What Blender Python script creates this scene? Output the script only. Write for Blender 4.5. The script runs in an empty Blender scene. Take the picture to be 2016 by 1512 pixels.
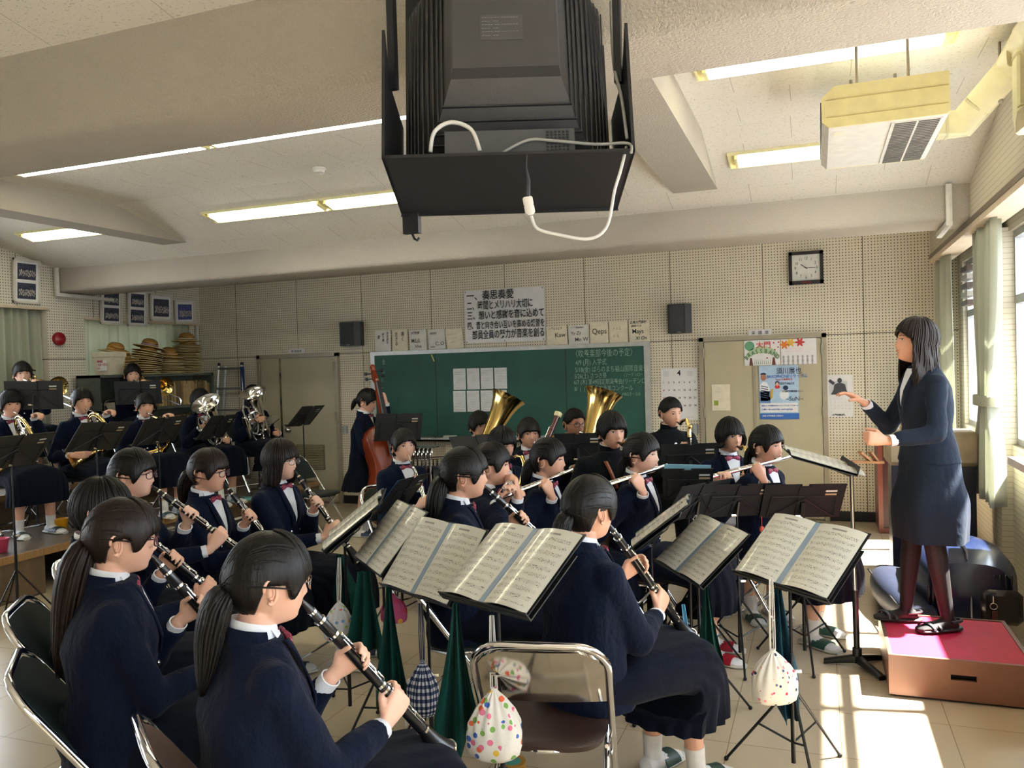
import bpy, math, random
import numpy as np
from mathutils import Vector, Matrix
R_ = math.radians
SC = bpy.context.scene
COL = SC.collection
random.seed(7)
# ---------------------------------------------------------------- camera
F_PX, CX, CY, EYE = 1604.0, 1008.0, 756.0, 1.65
def _basis():
    yaw, pitch, roll = R_(20.6), R_(-1.18), R_(1.68)
    f = np.array([-math.sin(yaw)*math.cos(pitch), math.cos(yaw)*math.cos(pitch), math.sin(pitch)])
    r0 = np.array([math.cos(yaw), math.sin(yaw), 0.]); u0 = np.cross(r0, f)
    r = r0*math.cos(roll)-u0*math.sin(roll); u = u0*math.cos(roll)+r0*math.sin(roll)
    return r, u, f
CR, CU, CF = _basis()
CAM = np.array([0, 0, EYE])
def ray(x, y): return CF + CR*((x-CX)/F_PX) - CU*((y-CY)/F_PX)
def atD(x, y, D): return CAM + ray(x, y)*D                       # point at a distance along the view axis
def atZ(x, y, z=0.): d = ray(x, y); return CAM + d*(z-EYE)/d[2]
def atY(x, y, Y): d = ray(x, y); return CAM + d*Y/d[1]
def atX(x, y, X): d = ray(x, y); return CAM + d*X/d[0]
cd = bpy.data.cameras.new('camera'); cam = bpy.data.objects.new('camera', cd); COL.objects.link(cam)
cd.sensor_width = 36.0; cd.lens = 36.0*F_PX/2016.0; cd.clip_start = .05; cd.clip_end = 200
cam.matrix_world = Matrix(((CR[0], CU[0], -CF[0], 0), (CR[1], CU[1], -CF[1], 0), (CR[2], CU[2], -CF[2], EYE), (0, 0, 0, 1)))
SC.camera = cam
# ---------------------------------------------------------------- world, sun, exposure
SC.view_settings.view_transform = 'Standard'; SC.view_settings.look = 'None'
SC.view_settings.gamma = 1; SC.view_settings.use_curve_mapping = False
SC.view_settings.exposure = 0.78
w = bpy.data.worlds.new('sky'); SC.world = w; w.use_nodes = True
nt = w.node_tree; nt.nodes.clear()
bg = nt.nodes.new('ShaderNodeBackground'); out = nt.nodes.new('ShaderNodeOutputWorld')
tc = nt.nodes.new('ShaderNodeTexCoord'); sep = nt.nodes.new('ShaderNodeSeparateXYZ'); rmp = nt.nodes.new('ShaderNodeValToRGB')
nt.links.new(tc.outputs['Generated'], sep.inputs[0]); nt.links.new(sep.outputs['Z'], rmp.inputs[0])
rmp.color_ramp.elements[0].position = 0.0; rmp.color_ramp.elements[0].color = (.50, .52, .53, 1)
rmp.color_ramp.elements[1].position = .25; rmp.color_ramp.elements[1].color = (.80, .90, 1.0, 1)
nt.links.new(rmp.outputs[0], bg.inputs[0]); nt.links.new(bg.outputs[0], out.inputs[0]); bg.inputs[1].default_value = 7.0
sl = bpy.data.lights.new('sun', 'SUN'); sun = bpy.data.objects.new('sun', sl); COL.objects.link(sun)
sl.energy = 85.0; sl.angle = R_(1.6); sl.color = (1.0, .94, .86)
SUN_DIR = Vector((-.52, -.10, -.85)).normalized()
sun.rotation_euler = SUN_DIR.to_track_quat('-Z', 'Y').to_euler()
SC.cycles.max_bounces = 8; SC.cycles.diffuse_bounces = 5; SC.cycles.glossy_bounces = 4
SC.cycles.transparent_max_bounces = 12; SC.cycles.transmission_bounces = 6
SC.cycles.sample_clamp_indirect = 6.0; SC.cycles.caustics_reflective = False; SC.cycles.caustics_refractive = False
SC.cycles.use_denoising = True
def portal(x, y, z, sy, sz, nx):
    l = bpy.data.lights.new('window_portal', 'AREA'); l.shape = 'RECTANGLE'; l.size = sy; l.size_y = sz; l.cycles.is_portal = True
    o = bpy.data.objects.new('window_portal', l); COL.objects.link(o); o.location = (x, y, z)
    o.rotation_euler = (R_(90), 0, R_(90) if nx < 0 else R_(-90))
    o.rotation_euler = Vector((nx, 0, 0)).to_track_quat('-Z', 'Y').to_euler()
    l.size, l.size_y = sy, sz
# ---------------------------------------------------------------- materials
def hexc(h):
    h = h.lstrip('#'); c = [int(h[i:i+2], 16)/255 for i in (0, 2, 4)]
    return tuple(x/12.92 if x <= .04045 else ((x+.055)/1.055)**2.4 for x in c)
MATS = {}
class N:
    """small node helper"""
    def __init__(s, name, rough=.5, metal=0., spec=.5):
        s.m = bpy.data.materials.new(name); s.m.use_nodes = True; s.t = s.m.node_tree; s.b = s.t.nodes['Principled BSDF']
        s.b.inputs['Roughness'].default_value = rough; s.b.inputs['Metallic'].default_value = metal
        s.b.inputs['Specular IOR Level'].default_value = spec
    def n(s, typ, **k):
        x = s.t.nodes.new('ShaderNode'+typ)
        for a, v in k.items(): setattr(x, a, v)
        return x
    def l(s, a, b): s.t.links.new(a, b)
    def coord(s, which='Object', scale=(1, 1, 1), loc=(0, 0, 0)):
        t = s.n('TexCoord'); mp = s.n('Mapping'); mp.inputs['Scale'].default_value = scale; mp.inputs['Location'].default_value = loc
        s.l(t.outputs[which], mp.inputs[0]); return mp.outputs[0]
    def noise(s, co, scale, detail=4, rough=.5):
        x = s.n('TexNoise'); x.inputs['Scale'].default_value = scale; x.inputs['Detail'].default_value = detail; x.inputs['Roughness'].default_value = rough
        s.l(co, x.inputs['Vector']); return x.outputs['Fac']
    def ramp(s, fac, stops):
        x = s.n('ValToRGB'); e = x.color_ramp.elements
        while len(e) < len(stops): e.new(.5)
        for el, (p, c) in zip(e, stops): el.position = p; el.color = tuple(c)+(1,) if len(c) == 3 else c
        s.l(fac, x.inputs[0]); return x.outputs[0]
    def math(s, op, a, b=None):
        x = s.n('Math', operation=op)
        for i, v in enumerate((a, b)):
            if v is None: continue
            if isinstance(v, (int, float)): x.inputs[i].default_value = v
            else: s.l(v, x.inputs[i])
        return x.outputs[0]
    def mix(s, fac, a, b):
        x = s.n('Mix', data_type='RGBA')
        for sock, v in ((x.inputs[0], fac), (x.inputs[6], a), (x.inputs[7], b)):
            if isinstance(v, (int, float)): sock.default_value = v
            elif isinstance(v, tuple): sock.default_value = v+(1,) if len(v) == 3 else v
            else: s.l(v, sock)
        return x.outputs[2]
    def bump(s, h, strength=.3, dist=.01):
        x = s.n('Bump'); x.inputs['Strength'].default_value = strength; x.inputs['Distance'].default_value = dist
        s.l(h, x.inputs['Height']); s.l(x.outputs[0], s.b.inputs['Normal'])
    def col(s, c):
        if isinstance(c, tuple): s.b.inputs['Base Color'].default_value = c+(1,) if len(c) == 3 else c
        else: s.l(c, s.b.inputs['Base Color'])
def simple(name, col, rough=.5, metal=0., spec=.5, var=.08, nscale=14, bump=0., bscale=200):
    if name in MATS: return MATS[name]
    n = N(name, rough, metal, spec); c = hexc(col) if isinstance(col, str) else col
    if var > 0:
        f = n.noise(n.coord('Object'), nscale, 3)
        n.col(n.ramp(f, [(.3, tuple(v*(1-var) for v in c)), (.7, tuple(min(1, v*(1+var)) for v in c))]))
    else: n.col(c)
    if bump: n.bump(n.noise(n.coord('Object'), bscale, 3), bump, .003)
    MATS[name] = n.m; return n.m
# ---------------------------------------------------------------- mesh building
def V(*a): return np.array(a, float)
def unit(v): v = np.asarray(v, float); return v/(np.linalg.norm(v)+1e-12)
def perp(d, hint=(0, 0, 1)):
    d = unit(d); h = np.array(hint, float)
    if abs(d@unit(h)) > .97: h = V(1, 0, 0) if abs(d[0]) < .9 else V(0, 1, 0)
    a = unit(np.cross(d, h)); b = np.cross(a, d); return a, b           # a sideways, b along the hint
class MB:
    def __init__(s): s.v = []; s.f = []; s.mi = []; s.uv = {}; s.n = 0
    def add(s, v, f, m=0, uv=None):
        v = np.asarray(v, float).reshape(-1, 3); k = s.n; s.v.append(v); s.n += len(v)
        for i, q in enumerate(f):
            if uv is not None: s.uv[len(s.f)] = [uv[j] for j in q]
            s.f.append([int(j)+k for j in q]); s.mi.append(m)
        return s
    def box(s, c, size, rot=None, m=0, bev=0.):
        x, y, z = [d/2 for d in size]; c = np.asarray(c, float)
        if bev > 0:
            b = min(bev, x*.9, y*.9, z*.9); P = []; F = []
            idx = {}
            for sx in (-1, 1):
                for sy in (-1, 1):
                    for sz in (-1, 1):
                        for ax in range(3):
                            p = [sx*(x-b), sy*(y-b), sz*(z-b)]; p[ax] = [sx*x, sy*y, sz*z][ax]
                            idx[(sx, sy, sz, ax)] = len(P); P.append(p)
            g = lambda *a: idx[a]
            for sg in (-1, 1):
                F.append([g(sg, -1, -1, 0), g(sg, 1, -1, 0), g(sg, 1, 1, 0), g(sg, -1, 1, 0)])
                F.append([g(-1, sg, -1, 1), g(1, sg, -1, 1), g(1, sg, 1, 1), g(-1, sg, 1, 1)])
                F.append([g(-1, -1, sg, 2), g(1, -1, sg, 2), g(1, 1, sg, 2), g(-1, 1, sg, 2)])
                for s2 in (-1, 1):
                    F.append([g(sg, s2, -1, 0), g(sg, s2, 1, 0), g(sg, s2, 1, 1), g(sg, s2, -1, 1)])
                    F.append([g(sg, -1, s2, 0), g(sg, 1, s2, 0), g(sg, 1, s2, 2), g(sg, -1, s2, 2)])
                    F.append([g(-1, sg, s2, 1), g(1, sg, s2, 1), g(1, sg, s2, 2), g(-1, sg, s2, 2)])
                    for s3 in (-1, 1): F.append([g(sg, s2, s3, 0), g(sg, s2, s3, 1), g(sg, s2, s3, 2)])
            P = np.array(P)
        else:
            P = np.array([(a, b_, c_) for a in (-x, x) for b_ in (-y, y) for c_ in (-z, z)])
            F = [[0, 1, 3, 2], [4, 6, 7, 5], [0, 4, 5, 1], [2, 3, 7, 6], [0, 2, 6, 4], [1, 5, 7, 3]]
        if rot is not None: P = P@np.asarray(rot).T
        return s.add(P+c, F, m)
    def rings(s, R, cap=True, m=0, closed=False, wrap=True):
        R = [np.asarray(r, float) for r in R]; n = len(R[0]); k = len(R); P = np.concatenate(R); F = []
        for i in range(k if closed else k-1):
            a = i*n; b = ((i+1) % k)*n
            for j in range(n if wrap else n-1): j2 = (j+1) % n; F.append([a+j, a+j2, b+j2, b+j])
        if cap and not closed: F.append(list(range(n))[::-1]); F.append([(k-1)*n+j for j in range(n)])
        return s.add(P, F, m)
    def ell(s, c, X, Y, a, b, n=16, p=2.):
        t = np.arange(n)*2*math.pi/n; ct, st = np.cos(t), np.sin(t)
        if p != 2.: ct = np.sign(ct)*np.abs(ct)**(2/p); st = np.sign(st)*np.abs(st)**(2/p)
        return np.asarray(c)+np.outer(ct*a, X)+np.outer(st*b, Y)
    def tube(s, pts, r, n=8, hint=(0, 0, 1), m=0, flat=1., cap=True, closed=False):
        pts = [np.asarray(p, float) for p in pts]; k = len(pts)
        rr = [r]*k if np.isscalar(r) else list(r); R = []; a = None
        for i, p in enumerate(pts):
            if closed: d = pts[(i+1) % k]-pts[i-1]
            else: d = pts[min(i+1, k-1)]-pts[max(i-1, 0)]
            d = unit(d)
            if a is None: a, b = perp(d, hint)
            else: a = unit(a-d*(a@d)); b = np.cross(a, d)
            R.append(s.ell(p, a, b, rr[i], rr[i]*flat, n))
        return s.rings(R, cap, m, closed)
    def cyl(s, p0, p1, r, n=12, r2=None, m=0): return s.tube([p0, p1], [r, r if r2 is None else r2], n, m=m)
    def lathe(s, o, d, prof, n=24, m=0, cap=True, hint=(0, 0, 1)):
        """prof: list of (distance along d, radius)"""
        d = unit(d); a, b = perp(d, hint)
        return s.rings([s.ell(np.asarray(o)+d*t, a, b, r, r, n) for t, r in prof], cap, m)
    def sph(s, c, r, n=14, k=9, X=(1, 0, 0), Y=(0, 1, 0), Z=(0, 0, 1), m=0):
        r = V(r, r, r) if np.isscalar(r) else np.asarray(r, float); X, Y, Z = map(np.asarray, (X, Y, Z)); R = []
        for i in range(k+1):
            t = math.pi*(i+.0)/k; t = min(max(t, .04), math.pi-.04)
            R.append(s.ell(np.asarray(c)+Z*math.cos(t)*r[2], X, Y, math.sin(t)*r[0], math.sin(t)*r[1], n))
        return s.rings(R, True, m)
    def quad(s, p, m=0, uv=None): return s.add(p, [[0, 1, 2, 3]], m, uv or [(0, 0), (1, 0), (1, 1), (0, 1)])
    def slab(s, p, n, th, m=0):
        """closed slab from polygon p (ccw seen from n) thickened backwards along n"""
        p = np.asarray(p, float); k = len(p); n = unit(n); q = p-n*th
        F = [list(range(k)), [k+i for i in range(k)][::-1]]+[[i, k+i, k+(i+1) % k, (i+1) % k] for i in range(k)]
        return s.add(np.concatenate([p, q]), F, m)
    def grid(s, P, m=0, uv=True, wrap=False):
        P = np.asarray(P, float); h, w_ = P.shape[:2]; F = []
        for i in range(h-1):
            for j in range(w_ if wrap else w_-1): j2 = (j+1) % w_; F.append([i*w_+j, i*w_+j2, (i+1)*w_+j2, (i+1)*w_+j])
        U = [(j/(w_-1), 1-i/(h-1)) for i in range(h) for j in range(w_)]
        return s.add(P.reshape(-1, 3), F, m, U if uv else None)
    def mesh(s, name, mats, smooth=True, off=None):
        me = bpy.data.meshes.new(name); P = np.concatenate(s.v) if s.v else np.zeros((0, 3))
        if off is not None: P = P-np.asarray(off)
        me.from_pydata(P.tolist(), [], s.f)
        for m in (mats if isinstance(mats, (list, tuple)) else [mats]): me.materials.append(m)
        if len(me.polygons) == len(s.mi): me.polygons.foreach_set('material_index', s.mi)
        if s.uv:
            ul = me.uv_layers.new(name='UVMap')
            for fi, uvs in s.uv.items():
                pl = me.polygons[fi]
                for k, li in enumerate(pl.loop_indices): ul.data[li].uv = uvs[k]
        if smooth:
            me.polygons.foreach_set('use_smooth', [True]*len(me.polygons))
        me.update(); return me
def fix_normals(me):
    import bmesh
    b = bmesh.new(); b.from_mesh(me); bmesh.ops.recalc_face_normals(b, faces=b.faces); b.to_mesh(me); b.free()
def wpos(o): return V(*o.location) if o is not None and o.parent is None else (V(*o.location)+wpos(o.parent) if o is not None else V(0, 0, 0))
def obj(name, mb, mats, parent=None, smooth=True, angle=40, org=None, **props):
    """world-space mesh -> object; the parent is an unrotated Empty or a part of one"""
    if not s_(mb): return None
    base = wpos(parent) if parent is not None else V(0, 0, 0)
    loc = np.asarray(org, float) if org is not None else base
    me = mb if isinstance(mb, bpy.types.Mesh) else mb.mesh(name, mats, smooth, loc)
    fix_normals(me)
    if smooth and angle: 
        try: me.set_sharp_from_angle(angle=R_(angle))
        except Exception: pass
    o = bpy.data.objects.new(name, me); COL.objects.link(o)
    if parent is not None: o.parent = parent
    o.location = (loc-base).tolist()
    for k, v in props.items(): o[k] = v
    return o
def s_(mb): return isinstance(mb, bpy.types.Mesh) or len(mb.f) > 0
def thing(name, label, cat, loc, group=None):
    o = bpy.data.objects.new(name, None); COL.objects.link(o); o.location = [float(x) for x in loc]; o.empty_display_size = .05
    o['label'] = label; o['category'] = cat
    if group: o['group'] = group
    return o
def solo(name, mb, mats, label, cat, group=None, org=None, **k):
    if org is None: P = np.concatenate(mb.v); org = V(P[:, 0].mean(), P[:, 1].mean(), P[:, 2].min())
    o = obj(name, mb, mats, None, org=org, **k); o['label'] = label; o['category'] = cat
    if group: o['group'] = group
    return o
def struct(name, mb, mats, parent=None, **k):
    o = obj(name, mb, mats, parent, **k)
    if parent is None: o['kind'] = 'structure'
    return o
KIDS = {}
def copy_tree(o, parent=None):
    c = o.copy(); COL.objects.link(c); c.parent = parent
    for ch in o.children: copy_tree(ch, c)
    return c
def rot3(axis, ang):
    return np.array(Matrix.Rotation(ang, 3, Vector(axis)))
def zrot(a): c, s = math.cos(a), math.sin(a); return np.array([[c, -s, 0], [s, c, 0], [0, 0, 1]])
def remesh(mb, voxel, mats, smooth_it=3, off=(0, 0, 0), post=None):
    me = mb.mesh('tmp', mats, True, None); fix_normals(me)
    o = bpy.data.objects.new('tmp', me); COL.objects.link(o)
    m = o.modifiers.new('r', 'REMESH'); m.mode = 'VOXEL'; m.voxel_size = voxel; m.use_smooth_shade = True
    m = o.modifiers.new('s', 'SMOOTH'); m.iterations = smooth_it; m.factor = .5
    dg = bpy.context.evaluated_depsgraph_get(); e = o.evaluated_get(dg)
    me2 = bpy.data.meshes.new_from_object(e); bpy.data.objects.remove(o); bpy.data.meshes.remove(me)
    n = len(me2.vertices); P = np.empty(n*3, np.float32); me2.vertices.foreach_get('co', P); P = P.reshape(-1, 3).astype(float)
    if post: 
        Nn = np.empty(n*3, np.float32); me2.vertices.foreach_get('normal', Nn); P = post(P, Nn.reshape(-1, 3).astype(float))
    me2.vertices.foreach_set('co', (P-np.asarray(off)).astype(np.float32).ravel())
    me2.materials.clear()
    for m_ in (mats if isinstance(mats, (list, tuple)) else [mats]): me2.materials.append(m_)
    me2.polygons.foreach_set('use_smooth', [True]*len(me2.polygons)); me2.update()
    return me2
def lettering(name, txt, size, mat, parent, X, up, pos, fat=0., depth=.0004, align='LEFT', sx=1., line=1., label=None, italic=0.):
    """text laid on a surface: X reading direction, up, pos = world position of the first baseline start"""
    cu = bpy.data.curves.new('t', 'FONT'); cu.body = txt; cu.size = size; cu.align_x = align; cu.offset = fat; cu.extrude = depth; cu.space_line = line
    cu.resolution_u = 3; cu.shear = italic
    o = bpy.data.objects.new('t', cu); COL.objects.link(o)
    dg = bpy.context.evaluated_depsgraph_get(); me = bpy.data.meshes.new_from_object(o.evaluated_get(dg)); bpy.data.objects.remove(o)
    n = len(me.vertices)
    if n == 0: return None
    P = np.empty(n*3, np.float32); me.vertices.foreach_get('co', P); P = P.reshape(-1, 3).astype(float)
    X = unit(X); up = unit(up); Z = np.cross(X, up); base = wpos(parent) if parent is not None else V(0, 0, 0)
    Q = np.asarray(pos)+np.outer(P[:, 0]*sx, X)+np.outer(P[:, 1], up)+np.outer(P[:, 2], Z)-base
    me.vertices.foreach_set('co', Q.astype(np.float32).ravel()); me.materials.clear(); me.materials.append(mat); me.update()
    me.name = name; q = bpy.data.objects.new(name, me); COL.objects.link(q)
    if parent is not None: q.parent = parent
    if label: q['label'] = label
    return q
# ================================================================ the room
D = 8.83; XR = 1.04; XW = 1.27; XL = -7.79; YB = -2.6; ZC = 3.165
def m_wall(name, c1, axis):
    n = N(name, .75, 0, .25)
    t = n.n('TexCoord'); g = n.n('NewGeometry'); sp = n.n('SeparateXYZ'); n.l(g.outputs['Position'], sp.inputs[0])
    a = sp.outputs[axis]; z = sp.outputs['Z']
    def cell(v, s, off=0.):
        q = n.math('FRACT', n.math('DIVIDE', n.math('ADD', v, 60+off), s)); return n.math('MULTIPLY', n.math('SUBTRACT', q, .5), s)
    ca, cz = cell(a, .0295), cell(z, .0295, .004)
    d = n.math('SQRT', n.math('ADD', n.math('POWER', ca, 2), n.math('POWER', cz, 2)))
    hole = n.math('LESS_THAN', d, .0052)
    seam = n.math('LESS_THAN', n.math('ABSOLUTE', cell(a, .953, .078)), .0035)
    seamz = n.math('LESS_THAN', n.math('ABSOLUTE', n.math('SUBTRACT', z, 1.884)), .004)
    dark = n.math('MAXIMUM', n.math('MAXIMUM', seam, seamz), 0)
    co = n.n('Mapping'); n.l(g.outputs['Position'], co.inputs[0])
    f = n.noise(co.outputs[0], 1.3, 5, .6)
    base = n.ramp(f, [(.3, tuple(v*.93 for v in c1)), (.7, tuple(v*1.04 for v in c1))])
    c = n.mix(hole, base, hexc('#2e281e')); c = n.mix(dark, c, hexc('#5b4f3b')); n.col(c)
    h = n.math('SUBTRACT', 1, n.math('MAXIMUM', hole, dark)); n.bump(h, .5, .004); return n.m
M_PEG = m_wall('cream_pegboard', hexc('#e2dbc8'), 'X'); M_PEGY = m_wall('cream_pegboard_side', hexc('#dcd7ca'), 'Y')
def m_stucco():
    n = N('grey_stucco', .9, 0, .1); g = n.n('NewGeometry'); mp = n.n('Mapping'); n.l(g.outputs['Position'], mp.inputs[0])
    f = n.noise(mp.outputs[0], 95, 3, .6); f2 = n.noise(mp.outputs[0], 2.2, 3)
    c = n.mix(f2, hexc('#b5afa4'), hexc('#c3bdb2')); n.col(n.mix(n.math('MULTIPLY', f, .35), c, hexc('#8f8675'))); n.bump(f, .7, .012); return n.m
M_STUC = m_stucco()
def m_ceil():
    n = N('speckled_ceiling_board', .9, 0, .1); g = n.n('NewGeometry'); mp = n.n('Mapping'); mp.inputs['Scale'].default_value = (1, 2.2, 1); n.l(g.outputs['Position'], mp.inputs[0])
    f = n.noise(mp.outputs[0], 70, 2, .4); sp = n.ramp(f, [(.63, (0, 0, 0)), (.67, (1, 1, 1))])
    s2 = n.n('SeparateXYZ'); n.l(g.outputs['Position'], s2.inputs[0])
    row = n.math('FLOOR', n.math('DIVIDE', s2.outputs['Y'], .30))
    fx = n.math('FRACT', n.math('DIVIDE', n.math('ADD', n.math('ADD', s2.outputs['X'], 60), n.math('MULTIPLY', row, .31)), .606))
    jx = n.math('LESS_THAN', fx, .006)
    jy = n.math('LESS_THAN', n.math('FRACT', n.math('DIVIDE', n.math('ADD', s2.outputs['Y'], 60.3), .606)), .004)
    c = n.mix(n.math('MULTIPLY', sp, .5), hexc('#e9e5db'), hexc('#9b9484')); c = n.mix(n.math('MAXIMUM', jx, n.math('MULTIPLY', jy, .35)), c, hexc('#b8b1a2')); n.col(c); return n.m
M_CEIL = m_ceil()
def m_floor():
    n = N('beige_vinyl_tile', .22, 0, .45); g = n.n('NewGeometry'); s2 = n.n('SeparateXYZ'); n.l(g.outputs['Position'], s2.inputs[0])
    mp = n.n('Mapping'); n.l(g.outputs['Position'], mp.inputs[0])
    T = .455
    ix = n.math('FLOOR', n.math('DIVIDE', n.math('ADD', s2.outputs['X'], 60.0), T)); iy = n.math('FLOOR', n.math('DIVIDE', n.math('ADD', s2.outputs['Y'], 60.12), T))
    jx = n.math('LESS_THAN', n.math('FRACT', n.math('DIVIDE', n.math('ADD', s2.outputs['X'], 60.0), T)), .007)
    jy = n.math('LESS_THAN', n.math('FRACT', n.math('DIVIDE', n.math('ADD', s2.outputs['Y'], 60.12), T)), .007)
    cm = n.n('CombineXYZ'); n.l(ix, cm.inputs[0]); n.l(iy, cm.inputs[1]); wn = n.n('TexWhiteNoise'); n.l(cm.outputs[0], wn.inputs['Vector'])
    base = n.mix(wn.outputs['Value'], hexc('#c4b59b'), hexc('#cabda6'))
    f = n.noise(mp.outputs[0], 1.7, 3, .5); base = n.mix(n.math('MULTIPLY', f, .30), base, hexc('#b8a98f'))
    n.col(n.mix(n.math('MAXIMUM', jx, jy), base, hexc('#8d7a5c')))
    n.b.inputs['Roughness'].default_value = .25
    return n.m
M_FLOOR = m_floor()
M_ALU = simple('grey_aluminium', '#9a9c9b', .38, .7, var=.05); M_BROWNTRIM = simple('brown_steel_trim', '#6f6152', .5, .1)
M_WOODTRIM = simple('pale_trim', '#cdbda6', .55); M_BLACK = simple('black_vinyl', '#17181c', .5); M_CHROME = simple('chrome', (.82, .82, .84), .1, 1., var=.02)
M_DOOR = simple('olive_beige_door_paint', '#b3ad94', .5, 0, .4, var=.05, nscale=3); M_DOORFR = simple('grey_door_frame', '#9c9583', .45, .2)
M_HATCH = None
def m_panelling():
    n = N('ribbed_beige_board', .7, 0, .2); g = n.n('NewGeometry'); s2 = n.n('SeparateXYZ'); n.l(g.outputs['Position'], s2.inputs[0])
    q = n.math('FRACT', n.math('MULTIPLY', s2.outputs['Z'], 26)); n.col(n.mix(n.math('LESS_THAN', q, .16), hexc('#c6beac'), hexc('#aea48f'))); n.bump(q, .2, .003); return n.m
M_RIB = m_panelling()
def slabbox(x0, x1, y0, y1, z0, z1, mb=None, m=0):
    mb = mb or MB(); return mb.box(((x0+x1)/2, (y0+y1)/2, (z0+z1)/2), (x1-x0, y1-y0, z1-z0), m=m)
struct('floor', slabbox(XL-.6, 1.6, YB, D+.1, -.1, 0), M_FLOOR, smooth=False)
struct('wall_back', slabbox(XL-.6, XW+.35, D, D+.12, -.1, 3.4), M_PEG, smooth=False)
struct('wall_front', slabbox(XL-.6, XW+.35, YB-.12, YB, -.1, 3.6), M_PEG, smooth=False)
# ceiling: flat middle bay, sloping strip towards the back wall, flat strip over the last beam, and the bay nearest the camera
mb = MB()
mb.add([(XL-.6, 5.45, ZC), (1.7, 5.45, ZC), (1.7, 2.3, ZC), (XL-.6, 2.3, ZC)], [[0, 1, 2, 3]])
mb.add([(XL-.6, 6.63, 2.87), (1.7, 6.63, 2.87), (1.7, 5.45, ZC), (XL-.6, 5.45, ZC)], [[0, 1, 2, 3]])
mb.add([(XL-.6, D+.1, 2.87), (1.7, D+.1, 2.87), (1.7, 6.63, 2.87), (XL-.6, 6.63, 2.87)], [[0, 1, 2, 3]])
mb.add([(XL-.6, 2.8, 2.875), (1.7, 2.8, 2.875), (1.7, 1.2, 3.2), (XL-.6, 1.2, 3.2)], [[0, 1, 2, 3]])
mb.add([(XL-.6, 1.2, 3.2), (1.7, 1.2, 3.2), (1.7, YB, 3.2), (XL-.6, YB, 3.2)], [[0, 1, 2, 3]])
mb2 = MB()
for v, f in ((mb.v, mb.f),):
    for q in v: mb2.slab(q, (0, 0, -1), .06)
struct('ceiling', mb2, M_CEIL, smooth=False)
def beam(name, y0, y1, z0, z1):
    r = .035; prof = [(y0, z1), (y0, z0+r), (y0+r*.3, z0+r*.3), (y0+r, z0), (y1-r, z0), (y1-r*.3, z0+r*.3), (y1, z0+r), (y1, z1)]
    mb = MB(); mb.rings([[(x, y, z) for y, z in prof] for x in (XL-.02, XR+.02)]); struct(name, mb, M_STUC, angle=60)
beam('trim_1', 6.63, 7.15, 2.615, 3.0)
beam('trim_2', 2.39, 2.80, 2.61, 3.3)
def rib(name, x0, x1, y0, y1, zb):
    mb = MB(); prof = [(x0, 3.3), (x0, zb), (x1, zb), (x1, 3.3)]
    mb.rings([[(x, y, z) for x, z in prof] for y in (y0, y1)]); struct(name, mb, M_STUC, smooth=False)
rib('trim_3', -1.01, -.68, 2.78, 6.33, 2.945); rib('trim_4', -5.97, -5.69, 2.78, 6.30, 2.945)
# baseboard at the back
mb = MB(); slabbox(.06, 1.25, D-.012, D, 0, .10, mb); slabbox(-5.62, -1.16, D-.012, D, 0, .10, mb); struct('baseboard_back', mb, M_BLACK, smooth=False)
# ---- right side: bulkhead over the windows, window wall, sills
mb = MB(); slabbox(XR, XW+.35, YB, D, 2.61, 3.3, mb); struct('wall_right', mb, M_RIB, smooth=False)
mb = MB(); slabbox(XR-.012, XR+.05, YB, D, 2.575, 2.612, mb); struct('trim_5', mb, M_BROWNTRIM, smooth=False)
mb = MB(); slabbox(XR-.006, XR+.16, YB, D, 2.535, 2.575, mb); struct('trim_6', mb, M_WOODTRIM, smooth=False)
mb = MB()
slabbox(XW, XW+.12, YB, D, 0, 1.0, mb); slabbox(XW, XW+.12, YB, D, 2.50, 2.62, mb)
for a, b in ((8.55, D), (6.6, 6.95), (1.55, 2.05), (YB, -2.2)): slabbox(XW, XW+.12, a, b, 1.0, 2.5, mb)
slabbox(XR+.16, XW, 6.6, 6.95, 0, 2.53, mb)
struct('wall_right', mb, M_RIB, smooth=False)
mb = MB(); slabbox(XR+.01, XW+.02, YB, 5.58, .985, 1.03, mb); struct('trim_7', mb, simple('white_sill', '#d9d9d4', .35), smooth=False)
def glass():
    n = N('window_glass', .02, 0, .5); n.col((1, 1, 1)); n.b.inputs['Transmission Weight'].default_value = 1.0; n.b.inputs['IOR'].default_value = 1.01; n.b.inputs['Alpha'].default_value = .25
    return n.m
M_GLASS = glass()
def window(name, x, y0, y1, z0=1.0, z1=2.5, nx=-1, mull=3, transom=2.02, por=True):
    f = MB(); w_ = .05
    for a, b in ((z0, z0+w_), (z1-w_, z1), (transom-.03, transom+.03)): slabbox(x, x+.07, y0, y1, a, b, f)
    for i in range(mull+1):
        y = y0+(y1-y0)*i/mull; slabbox(x+.002, x+.068, max(y-.03, y0), min(y+.03, y1), z0, z1, f)
    o = struct(name, f, M_ALU, smooth=False)
    for i in range(mull):
        a = y0+(y1-y0)*i/mull+.03; b = y0+(y1-y0)*(i+1)/mull-.03
        for c, d in ((z0+w_, transom-.03), (transom+.03, z1-w_)):
            g = slabbox(x+.033, x+.037, a, b, c, d); obj('pane', g, M_GLASS, o, smooth=False)
    if por: portal(x+.10 if nx < 0 else x-.03, (y0+y1)/2, (z0+z1)/2, y1-y0, z1-z0, nx)
window('window_1', XW+.03, 6.95, 8.55, mull=2)
window('window_2', XW+.03, 2.05, 6.6, mull=4)
window('fill_window_3', XW+.03, -2.2, 1.55, mull=4)  # unseen window beside and behind the camera, added for fill light
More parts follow.
